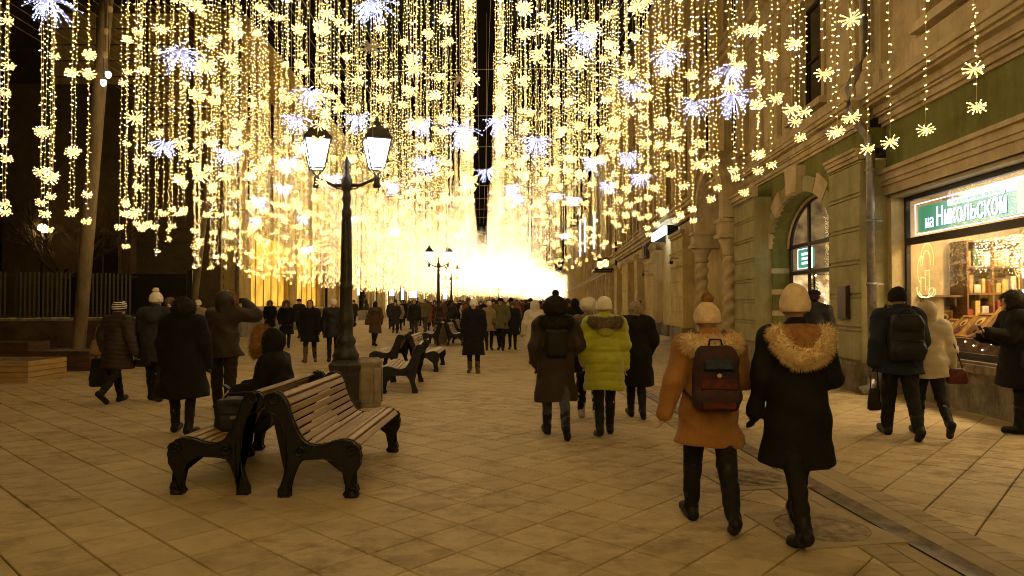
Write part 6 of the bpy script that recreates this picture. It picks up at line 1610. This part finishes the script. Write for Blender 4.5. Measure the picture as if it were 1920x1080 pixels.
S = dict(seed=17, bulk=.06, coat=dict(m=K_BLACK, hem=.44, w=.05, hr=.235, wr=.012, wf=12), legs=[(6, 2), (-4, 4)], legspread=.12, trousers=cloth('black_tights', (.02, .014, .012)), boot=.14, hair=('big', K_HAIRD), arms=[((-.30, 0, -1), (-.1, .3, -1)), ((.30, 0, -1), (.0, .35, -1))], lean=1)
o, J = make_person(S, .0135); place(o, 342, 812, 1.63, 2, 'woman in wide black coat with big curly dark hair, seen from behind')
pts = [J['neck'] + Vector((.105 * math.cos(t), .095 * math.sin(t) - .01, .012)) for t in [k * math.pi / 10 for k in range(21)]]; q = MB(); q.tube(pts, .007, 6); q.build('white_collar_edge', K_WHITEH, o)
S = dict(seed=18, bulk=.05, coat=dict(m=K_DKBROWN, hem=.76, w=.04, wr=.013, wf=13), legs=[(6, 2), (-3, 2)], legspread=.12, trousers=cloth('dark_brown_trousers', (.035, .024, .016)), leg_w=.02, boot=.12, hood=dict(k='up', m=K_DKBROWN, fur=K_FURB, r=.03), arms=[((-.22, .1, -1), (.1, .6, -.9)), ((.72, .3, -.02), (-.78, .28, .68))], gloves=False, lean=2)
o, J = make_person(S, .0135); place(o, 418, 768, 1.72, 8, 'man in dark hooded jacket raising a camera to his face')
wr = J['arm1'][2] + J['arm1'][3] * .09; loc, a, k = local(418, 768, 1.72, 8, wr); t = thing('camera', 'small black camera held up by the hooded man', 'camera', loc, a); q = MB(); q.cbox(-.06, .06, -.03, .03, -.04, .04, .008); q.build('camera_body', K_LEATH, t); q = MB(); q.lathe([(.03, 0), (.032, .03), (.028, .06)], 14); o = q.build('lens', K_LEATH, t); o.rotation_euler = (R(-90), 0, 0); o.location = (0, .03, 0)
# 11. seated person on the back bench
def seated():
    S = dict(seed=19, bulk=.045, coat=dict(m=K_BLACK, hem=.84, w=.0, wr=.008), legs=[(86, 84), (82, 78)], trousers=K_TROU, boot=.12, hood=dict(k='up', m=K_BLACK, fur=K_FURB, r=.045, len=.06, s=1.0), arms=[((-.12, .35, -1), (.15, 1, -.15)), ((.12, .4, -1), (-.15, 1, -.1))], lean=14, gloves=False)
    return make_person(S, .0135)
o, J = seated()
bloc = f0 + dx; seat = Matrix.Rotation(BRZ, 3, 'Z') @ Vector((.44, 1.36, 0)) + bloc
yaw = 90 - math.degrees(BRZ) + 180; place(o, 0, 0, 1.66, -90, 'seated person in black with a ginger fur-trimmed hood on the back bench', loc=Vector((seat.x, seat.y, 0)))
o.location.z = .0
wr = (J['arm1'][2] + J['arm0'][2]) / 2 + J['arm1'][3] * .12; k = 1.66 / 1.7; a = R(90)
ph = MB(); ph.box(-.038, .038, -.075, .075, -.005, .005); ph = ph.build('phone', K_LEATH); ph.location = (seat.x + (wr.x * math.cos(a) - wr.y * math.sin(a)) * k, seat.y + (wr.x * math.sin(a) + wr.y * math.cos(a)) * k, wr.z * k + .02); ph.rotation_euler = (R(35), 0, a); tag(ph, 'phone in the hands of the seated person', 'phone')
# black bag on the rear bench seat
bb = bloc + Matrix.Rotation(BRZ, 3, 'Z') @ Vector((.29, .62, .57)); t = thing('shoulder_bag', 'bulky black camera bag resting on the near end of the rear bench', 'bag', bb, BRZ + R(8))
s = SDF((-.30, -.24, -.20), (.30, .24, .28), .012); 
X = s.ax[0][:, None, None]; Y = s.ax[1][None, :, None]; Z = s.ax[2][None, None, :]
def rbox(cx, cy, cz, w, d, h, r): return np.sqrt(np.maximum(np.abs(X - cx) - w + r, 0) ** 2 + np.maximum(np.abs(Y - cy) - d + r, 0) ** 2 + np.maximum(np.abs(Z - cz) - h + r, 0) ** 2) - r
s.F = np.minimum(np.minimum(rbox(0, 0, -.01, .22, .13, .13, .05), rbox(-.01, -.14, -.05, .15, .05, .075, .03)), np.minimum(rbox(0, -.01, .115, .20, .12, .035, .025), rbox(.235, 0, -.04, .035, .08, .08, .025))).astype(np.float32)
s.F = np.maximum(s.F, (-.135 - s.ax[2])[None, None, :].astype(np.float32)); s.wrinkle(.006, 20, 3); V, Q = s.net(); link('bag_body', np_mesh('bag_body', V, Q, K_BLACKP), t)
q = MB(); q.tube([(-.16, 0, .13), (-.12, 0, .19), (.1, .02, .20), (.15, 0, .13)], .012, 6); q.tube([(.18, -.05, .05), (.26, -.12, -.02), (.2, -.2, -.1), (.05, -.22, -.12)], .011, 6); q.build('strap', K_LEATH, t)
q = MB(); q.box(-.04, .04, -.222, -.216, -.01, .02); q.build('label_patch', mat('grey_patch', (.2, .18, .15), .4, .1, 5), t)

# 12. walkers in the middle distance: a set of differently dressed figures, copied with their own colours
def V_(seed, coat, trousers=K_TROU, **kw):
    S = dict(seed=seed, bulk=.04, coat=coat, trousers=trousers, bres=.02); S.update(kw); return S
arms0 = [((-.22, .1, -1), (-.05, .35, -1)), ((.22, -.1, -1), (.05, .2, -1))]; armsP = [((-.3, -.05, -1), (.25, .6, -.8)), ((.3, -.05, -1), (-.25, .6, -.8))]
PROTO = {}
PROTO['hooded'] = V_(31, dict(m=K_BLACK, hem=.50, w=.03), hood=dict(k='up', fur=K_FURG, r=.03), arms=armsP, legs=[(12, 2), (-12, 22)], boot=.25)
PROTO['longhair'] = V_(32, dict(m=K_BLACK, hem=.55, w=.02), hair=('long', K_HAIRR), arms=arms0, legs=[(-10, 18), (14, 2)], boot=.30, bootm=K_BOOTB)
PROTO['capman'] = V_(33, dict(m=K_DKGREY, hem=.70, w=.03), hat=('cap', K_BLACK), hair=('short', K_HAIRD), arms=armsP, legs=[(12, 2), (-12, 18)], leg_w=.01, boot=.1)
PROTO['beanie'] = V_(34, dict(m=K_TAN, hem=.66, w=.03), hat=('beanie', K_WHITEH), arms=arms0, legs=[(-8, 14), (12, 2)], boot=.16)
PROTO['furhood'] = V_(35, dict(m=K_BROWNC, hem=.48, w=.03), hair=('long', K_HAIRD), hood=dict(k='down', fur=K_FURG, r=.045, w=.15, drop=.05), arms=armsP, legs=[(8, 2), (-12, 20)], boot=.3)
PROTO['puffer'] = V_(36, dict(m=K_NAVY, hem=.74, w=.04, quilt=.10, qa=.01), hair=('short', K_HAIRD), arms=arms0, legs=[(12, 2), (-12, 16)], leg_w=.01, boot=.1, trousers=K_JEAN)
PROTO['furhat'] = V_(37, dict(m=K_BLACK, hem=.52, w=.04), hat=('furhat', K_FURG), scarf=K_RED, arms=arms0, legs=[(5, 2), (-5, 8)], boot=.22)
PROTO['stander'] = V_(38, dict(m=K_BLACKP, hem=.70, w=.04), hat=('beanie', K_DKGREY), arms=armsP, legs=[(2, 1), (-2, 1)], leg_w=.012, boot=.12)
PR = {}
for k_, S in PROTO.items():
    o, J = make_person(S, .021); remember(o); PR[k_] = o; o['used'] = 0
def walker(kind, px, py, H, yaw, label, coat=None, group=None, hat=None):
    o = PR[kind]
    if o['used'] == 0: r = o; o['used'] = 1; kids = list(CH[o.name])
    else:
        r = o.copy(); COL.objects.link(r); kids = []
        for ch in CH[o.name]:
            c_ = ch.copy(); COL.objects.link(c_); c_.parent = r; kids.append(c_)
    for c_ in kids:
        nm = c_.name.split('.')[0]
        if coat and nm in ('coat',) or (coat and nm == 'hood' and kind in ('hooded',)): 
            if c_.material_slots: c_.material_slots[0].link = 'OBJECT'; c_.material_slots[0].material = coat
        if hat and nm == 'hat': c_.material_slots[0].link = 'OBJECT'; c_.material_slots[0].material = hat
    place(r, px, py, H, yaw, label, group); return r
NEARW = [
 ('hooded', 506, 632, 1.66, 165, 'woman in black hooded coat under the first yellow window', K_BLACK),
 ('hooded', 537, 652, 1.64, 170, 'woman in black coat and dark hood, second from the yellow window', K_BLACK),
 ('capman', 561, 634, 1.76, 190, 'man in dark coat and flat cap between the two women', K_DKGREY),
 ('longhair', 581, 680, 1.66, 172, 'woman with auburn hair and brown boots walking towards us', K_BLACK),
 ('beanie', 624, 679, 1.66, 165, 'blond woman with dark jacket just left of the lamp post', K_BLACKP),
 ('furhood', 703, 648, 1.64, 10, 'woman in brown coat with a handbag walking away right of the lamp post', K_BROWNC),
 ('capman', 664, 613, 1.76, 200, 'man in dark jacket half hidden behind the lamp post', K_BLACKP),
 ('beanie', 748, 620, 1.64, 175, 'woman in tan coat with a cross strap in the crowd', K_TAN),
 ('puffer', 777, 630, 1.74, 178, 'man in dark quilted jacket at the front of the left crowd', K_BLACKP),
 ('stander', 733, 604, 1.75, 20, 'person in black standing at the left end of the crowd', K_BLACK),
 ('hooded', 870, 612, 1.64, 180, 'person in cream hooded coat looking at a phone', K_CREAMC),
 ('beanie', 917, 657, 1.62, 172, 'woman in pale tan jacket in the couple facing us', K_TAN),
 ('capman', 939, 657, 1.74, 190, 'man in olive jacket in the couple facing us', K_OLIVE),
 ('furhat', 961, 655, 1.60, 182, 'person in navy coat right of the couple', K_NAVY),
 ('stander', 1065, 660, 1.70, 0, 'person in rust coloured jacket behind the long dark coat', K_RUST),
 ('hooded', 1078, 664, 1.68, 5, 'person in black hooded coat just left of the grey fur jacket', K_BLACK),
 ('furhat', 319, 700, 1.66, 175, 'person in dark coat glimpsed behind the left group', K_BLACK),
 ('beanie', 371, 672, 1.64, 175, 'person with pale coat glimpsed between the curly hair and the camera man', K_TAN),
]
for (k_, px, py, H, yaw, lb, cm) in NEARW: walker(k_, px, py, H, yaw, lb, cm)
p = G(703, 648); shoulder_bag(703, 648, 1.64, 10, (-.28, .0, .92), (.13, .06, .12), 'brown handbag of the woman walking away past the lamp post', K_BOOTB, (0, 0, .3))
shoulder_bag(624, 679, 1.66, 165, (-.30, .02, .84), (.12, .06, .20), 'pale patterned tote of the blond woman by the lamp post', mat('tote_cloth', (.4, .3, .16), .8, .3, 20), (0, 0, .28), 'tote_bag')
# the crowd
rg = random.Random(21); kinds = list(PR); cms = [(K_BLACK, 'black'), (K_DKGREY, 'charcoal'), (K_BLACKP, 'black'), (K_BROWNC, 'brown'), (K_NAVY, 'navy'), (K_DKBROWN, 'dark brown'), (K_BLACK, 'black'), (K_RED, 'dark red'), (K_TAN, 'tan'), (K_RUST, 'rust'), (K_OLIVE, 'olive'), (K_DKGREY, 'charcoal')]
taken = [G(w[1], w[2]) for w in NEARW] + [G(1003, 684), G(888, 699)]
n = 0; tries = 0
while n < 235 and tries < 12000:
    tries += 1
    Y = 28 + 52 * rg.random() ** .7; px = rg.uniform(722, 1046) if Y < 48 else rg.uniform(736, 1058); p = AT(px, 568, Y)
    if Y < 34 and (px < 800 or px > 1040): continue
    if 800 < px < 872 and Y < 34: continue
    if any((p.x - t.x) ** 2 + (p.y - t.y) ** 2 < .27 for t in taken): continue
    taken.append(p); k_ = kinds[n % len(kinds)]; cm, cn = rg.choice(cms); yaw = rg.choice((0, 180)) + rg.uniform(-25, 25); g = G(px, HORIZON + FPX * CAMH / Y)
    walker(k_, px, HORIZON + FPX * CAMH / Y, rg.uniform(1.56, 1.82), yaw, '%s coated walker (%s) in the dense crowd under the brightest lights' % (cn, k_), cm, 'walkers in the crowd under the lights'); n += 1
LAB = {'hooded': 'hood up', 'longhair': 'long hair', 'capman': 'flat cap', 'beanie': 'knit hat', 'furhood': 'fur collar', 'puffer': 'short quilted jacket', 'furhat': 'fur hat', 'stander': 'dark knit hat, standing'}
for o in bpy.data.objects:
    if o.get('group') == 'walkers in the crowd under the lights':
        l = o['label']; a = l.index('('); b_ = l.index(')'); o['label'] = l.split(' coated')[0] + '-coated walker, ' + LAB[l[a + 1:b_]] + ', in the dense crowd under the brightest lights'
for o in PR.values():
    if 'used' in o: del o['used']
for o in list(bpy.data.objects):
    if 'used' in o: del o['used']
# beyond that the heads merge: one far mass of real figures
src = []
for k_ in ('hooded', 'capman', 'furhat'):
    S = dict(PROTO[k_]); S['lod'] = 1; S['bres'] = .05; S['gloves'] = False
    r, J = make_person(S, .05); vs = []; fs = []
    for o in [r] + list(r.children):
        b0 = len(vs); vs += [v.co[:] for v in o.data.vertices]; fs += [tuple(i + b0 for i in p_.vertices) for p_ in o.data.polygons if len(p_.vertices) == 4]
    for o in list(r.children) + [r]: bpy.data.objects.remove(o)
    src.append((np.array(vs), np.array(fs)))
VV = []; FF = []; MI = []; off = 0
for k in range(620):
    Y = 86 + 190 * rg.random(); lat = rg.uniform(-11 + (Y - 86) * .02, 4.6); q = ST(lat + bend(Y), Y); v, f = src[k % 3]; sc = rg.uniform(.92, 1.07); a = rg.uniform(0, 6.28)
    x = v[:, 0] * math.cos(a) - v[:, 1] * math.sin(a); y = v[:, 0] * math.sin(a) + v[:, 1] * math.cos(a)
    VV.append(np.stack([x * sc + q.x, y * sc + q.y, v[:, 2] * sc], 1)); FF.append(f + off); MI.append(np.full(len(f), rg.randrange(6))); off += len(v)
link('crowd', np_mesh('crowd', np.concatenate(VV), np.concatenate(FF), [K_BLACK, K_DKGREY, K_BROWNC, K_TAN, K_NAVY, K_RUST], True, np.concatenate(MI)), kind='stuff', label='far dark mass of people filling the end of the street', cat='crowd')
# ------------------------------------------------------------------ things inside the shop window
def in_shop(name, label, cat, x, s, z, rz=0, group=None):
    v = Vector((x, s, z)); v.rotate(Matrix.Rotation(-TH, 3, 'Z')); return thing(name, label, cat, v, rz - TH, group)
# ceiling lamp that lights the room
li_ = in_shop('strip_lamp', 'strip of lamps on the ceiling of the lit shop', 'lamp', 7.4, 9.8, 3.34)
q = MB(); q.box(-.5, .5, -2.2, 2.2, -.03, .03); q.build('tube', emis('shop_strip_light', (1, .72, .38), 11), li_)
# counter with icons
ct = in_shop('display_counter', 'sloping brown display counter behind the shop glass', 'counter', 6.75, 9.7, .84)
q = MB(); q.box(-.4, .45, -2.6, 2.6, 0, .22); q.build('counter_body', M_SHELFW, ct)
q = MB()
for k in range(22): q.octa((-.405, -2.3 + k * .21, .07 + .05 * ((k * 7) % 3)), .011)
q.build('small_lights', emis('tiny_window_light', (1, .85, .6), 14), ct)
M_GOLD = mat('gilded_frame', (.62, .36, .09), .35, .2, 12, metal=.6, bump=.2); M_PAINT = mat('panel_painting', (.38, .22, .09), .55, .3, 6, col2=(.12, .05, .02))
M_HALO = mat('gold_paint', (.60, .38, .12), .45, .1, 9)
def panel(s, w, h, tilt, label, z=1.06, x=6.6):
    t = in_shop('framed_picture', label, 'picture', x, s, z, 0, 'gilded pictures in the shop window'); t.rotation_euler = (0, R(tilt), -TH)
    q = MB(); q.box(-.02, .02, -w / 2, -w / 2 + .04, 0, h); q.box(-.02, .02, w / 2 - .04, w / 2, 0, h); q.box(-.02, .02, -w / 2 + .04, w / 2 - .04, 0, .04); q.box(-.02, .02, -w / 2 + .04, w / 2 - .04, h - .04, h); q.build('frame', M_GOLD, t)
    q = MB(); q.box(-.008, .012, -w / 2 + .04, w / 2 - .04, .04, h - .04); c_ = q.build('painting', M_PAINT, t)
    q = MB(); q.lathe([(w * .22, 0), (w * .22, .004)], 20); o = q.build('halo', M_HALO, c_); o.rotation_euler = (0, R(-90), 0); o.location = (-.009, 0, h * .66)
    q = MB(); q.blob((-.012, 0, h * .62), (.006, w * .12, h * .10), 12, 8); q.blob((-.012, 0, h * .3), (.006, w * .26, h * .22), 12, 8); q.build('figure', mat('dark_red_paint', (.14, .05, .02), .6, .2, 9), c_); return t
panel(10.62, .66, .80, 38, 'large gilded picture leaning on the shop counter', x=6.5); panel(11.2, .40, .50, 42, 'middle-sized gilded picture lying left of the large one', x=6.5); panel(11.58, .34, .44, 42, 'gilded picture second from the left on the counter', x=6.5); panel(11.9, .28, .36, 42, 'small gilded picture at the left end of the counter', x=6.5)
def side_panel(x, w, h, z, label):
    t = panel(0, w, h, 0, label); t.location = Matrix.Rotation(-TH, 3, 'Z') @ Vector((x, 12.6, z)); t.rotation_euler = (0, 0, R(90) - TH); return t
side_panel(6.95, .26, .36, 1.12, 'small upright picture behind the counter'); side_panel(7.3, .3, .38, 1.1, 'small upright picture beside the cabinet'); side_panel(6.72, .28, .30, 1.74, 'small picture standing on the wall shelf'); side_panel(7.95, .42, .5, 2.0, 'dark framed picture high on the shop wall'); side_panel(8.1, .3, .6, 1.2, 'tall framed picture at the end of the shop wall')
q = in_shop('wall_shelf', 'brown shelf on the back wall of the shop', 'shelf', 6.75, 12.5, 1.70, R(90)); m_ = MB(); m_.box(-.2, .18, -.35, .35, 0, .035); m_.box(-.1, .15, -.3, -.26, -.16, 0); m_.box(-.1, .15, .26, .3, -.16, 0); m_.build('board', M_SHELFW, q)
rk = in_shop('shop_cabinet', 'tall glazed cabinet of goods at the back of the shop', 'cabinet', 7.55, 12.4, .84, R(90)); q = MB()
for z in (0, .45, .9, 1.35, 1.8): q.box(-.2, .28, -.45, .45, z, z + .03)
for y in (-.45, 0, .42): q.box(-.205, .285, y, y + .03, 0, 1.83)
q.box(.28, .3, -.45, .45, 0, 1.83)
q.build('shelves', M_SHELFW, rk); rg = random.Random(2)
gd = [mat('goods_%s' % n_, c_, .6, .2, 8) for n_, c_ in (('ochre', (.5, .33, .12)), ('red', (.35, .06, .03)), ('white', (.6, .55, .45)), ('green', (.1, .18, .08)), ('gold', (.6, .42, .15)))]
for z in (.03, .48, .93, 1.38):
    y = -.4
    while y < .36:
        w = rg.uniform(.05, .12); h = rg.uniform(.12, .34); q = MB(); q.cbox(-.15, -.05 + rg.uniform(0, .1), y, y + w, z, z + h, .008); q.build('boxed_goods', rg.choice(gd), rk); y += w + rg.uniform(.01, .04)
# two light tubes standing in the cabinet
for (s_, z) in ((12.2, 1.45), (12.21, 2.02)):
    t = in_shop('light_tube', 'upright white light tube in the shop, %s one' % ('lower' if z < 2 else 'upper'), 'lamp', 8.02, s_, z); q = MB(); q.tube([(0, 0, 0), (0, 0, .38 if z < 2 else .16)], .025, 8); q.build('tube', M_SIGNW, t)
# rope-light candles stuck behind the glass
M_ROPEY = emis('yellow_rope_light', (1, .62, .14), 3); M_ROPEG = emis('greenish_rope_light', (.75, .85, .35), 2.2); M_ROPER = emis('red_rope_light', (1.0, .14, .05), 2.2)
def candle(s, lab):
    t = in_shop('rope_light_candle', lab, 'light decoration', 6.32, s, 1.80, 0, 'rope light candles in the shop window')
    def dots(nm, pts, m, r=.0075):
        q = MB()
        for p_ in pts: q.octa((0, -p_[0], p_[1]), r)
        return q.build(nm, m, t)
    arc = lambda cx, cz, rx, rz_, a0, a1, n: [(cx + rx * math.cos(R(a0 + (a1 - a0) * k / n)), cz + rz_ * math.sin(R(a0 + (a1 - a0) * k / n))) for k in range(n + 1)]
    line = lambda a, b, n: [(a[0] + (b[0] - a[0]) * k / n, a[1] + (b[1] - a[1]) * k / n) for k in range(n + 1)]
    dots('halo_outer', arc(.06, .52, .20, .28, -20, 200, 34), M_ROPEY); dots('halo_inner', arc(.04, .48, .12, .20, -10, 190, 24), M_ROPEY); dots('halo_left', arc(-.12, .36, .12, .22, 60, 250, 22), M_ROPEY)
    dots('candle_body', line((0, .02), (0, .34), 12) + line((.12, .04), (.12, .34), 12) + line((-.14, 0), (-.14, .24), 9) + line((-.04, .22), (-.14, .24), 4) + line((0, .34), (.12, .34), 5), M_ROPEY)
    for (a0, a1) in ((200, 330), (210, 300), (240, 350), (170, 260)): dots('leaf', arc(.02 + (a0 - 220) * .002, .04, .19, .15, a0, a1, 16), M_ROPEG)
    dots('leaf', arc(.2, -.02, .10, .07, 0, 360, 20), M_ROPEG)
    q = MB(); q.blob((0, -.06, .43), (.008, .05, .10), 10, 8); q.blob((0, .12, .30), (.008, .035, .06), 10, 8); q.blob((0, -.05, .02), (.008, .03, .06), 10, 8); q.build('flame', M_ROPER, t)
candle(12.02, 'rope light candle at the left end of the shop window'); candle(9.55, 'rope light candle at the right edge of the view')
# garlands inside the window head
q = MB(); q2 = MB(); rg = random.Random(8)
gt_ = in_shop('window_light_curtain', 'curtain of tiny lights hung inside the head of the shop window', 'light curtain', 6.9, 9.8, 2.6)
for k in range(210):
    y = rg.uniform(-2.3, 1.7); L_ = .18 + .30 * abs(math.sin(y * 2.3)) + rg.uniform(0, .18)
    n_ = int(L_ / .045)
    for j in range(n_): (q if rg.random() < .9 else q2).octa((rg.uniform(-.1, .1), y, -j * .045 - rg.uniform(0, .02)), .0065)
M_TINY = emis('tiny_warm_light', (1, .72, .3), 9); M_TINYC = emis('tiny_cold_light', (.6, .7, 1), 9)
q.build('warm_lights', M_TINY, gt_, kind='stuff'); q2.build('cold_lights', M_TINYC, gt_, kind='stuff')
# lit christmas tree in the arched window
xt = in_shop('decorated_tree', 'small dark decorated fir behind the arched window', 'tree', 6.5, 17.4, 1.25); q = MB(); rg = random.Random(4)
for k in range(700):
    z = rg.random() ** 1.2; r = .42 * (1 - z) * rg.uniform(.6, 1.05); a = rg.uniform(0, 6.28); c = Vector((r * math.cos(a), r * math.sin(a), z * 1.1)); d = Vector((math.cos(a), math.sin(a), -.3)) * .06; u = Vector((-math.sin(a), math.cos(a), 0)) * .014
    q.add([c - d + u, c - d - u, c + d], [(0, 1, 2)])
q.build('crown', MATS['dark_foliage'], xt); q = MB()
for k in range(60): z = rg.random(); r = .40 * (1 - z) + .03; a = rg.uniform(0, 6.28); q.octa((r * math.cos(a), r * math.sin(a), z * 1.1), .012)
q.build('lights', M_TINY, xt); q = MB(); q.tube([(0, 0, -.4), (0, 0, 1.1)], .02, 6); q.build('trunk', MATS['bark'], xt)
t = in_shop('shop_lamp', 'lamp lighting the room behind the arched window', 'lamp', 6.9, 16.6, 3.3); q = MB(); q.blob((0, 0, 0), .1, 10, 7); q.build('globe', emis('shop_globe', (1, .74, .36), 14), t)
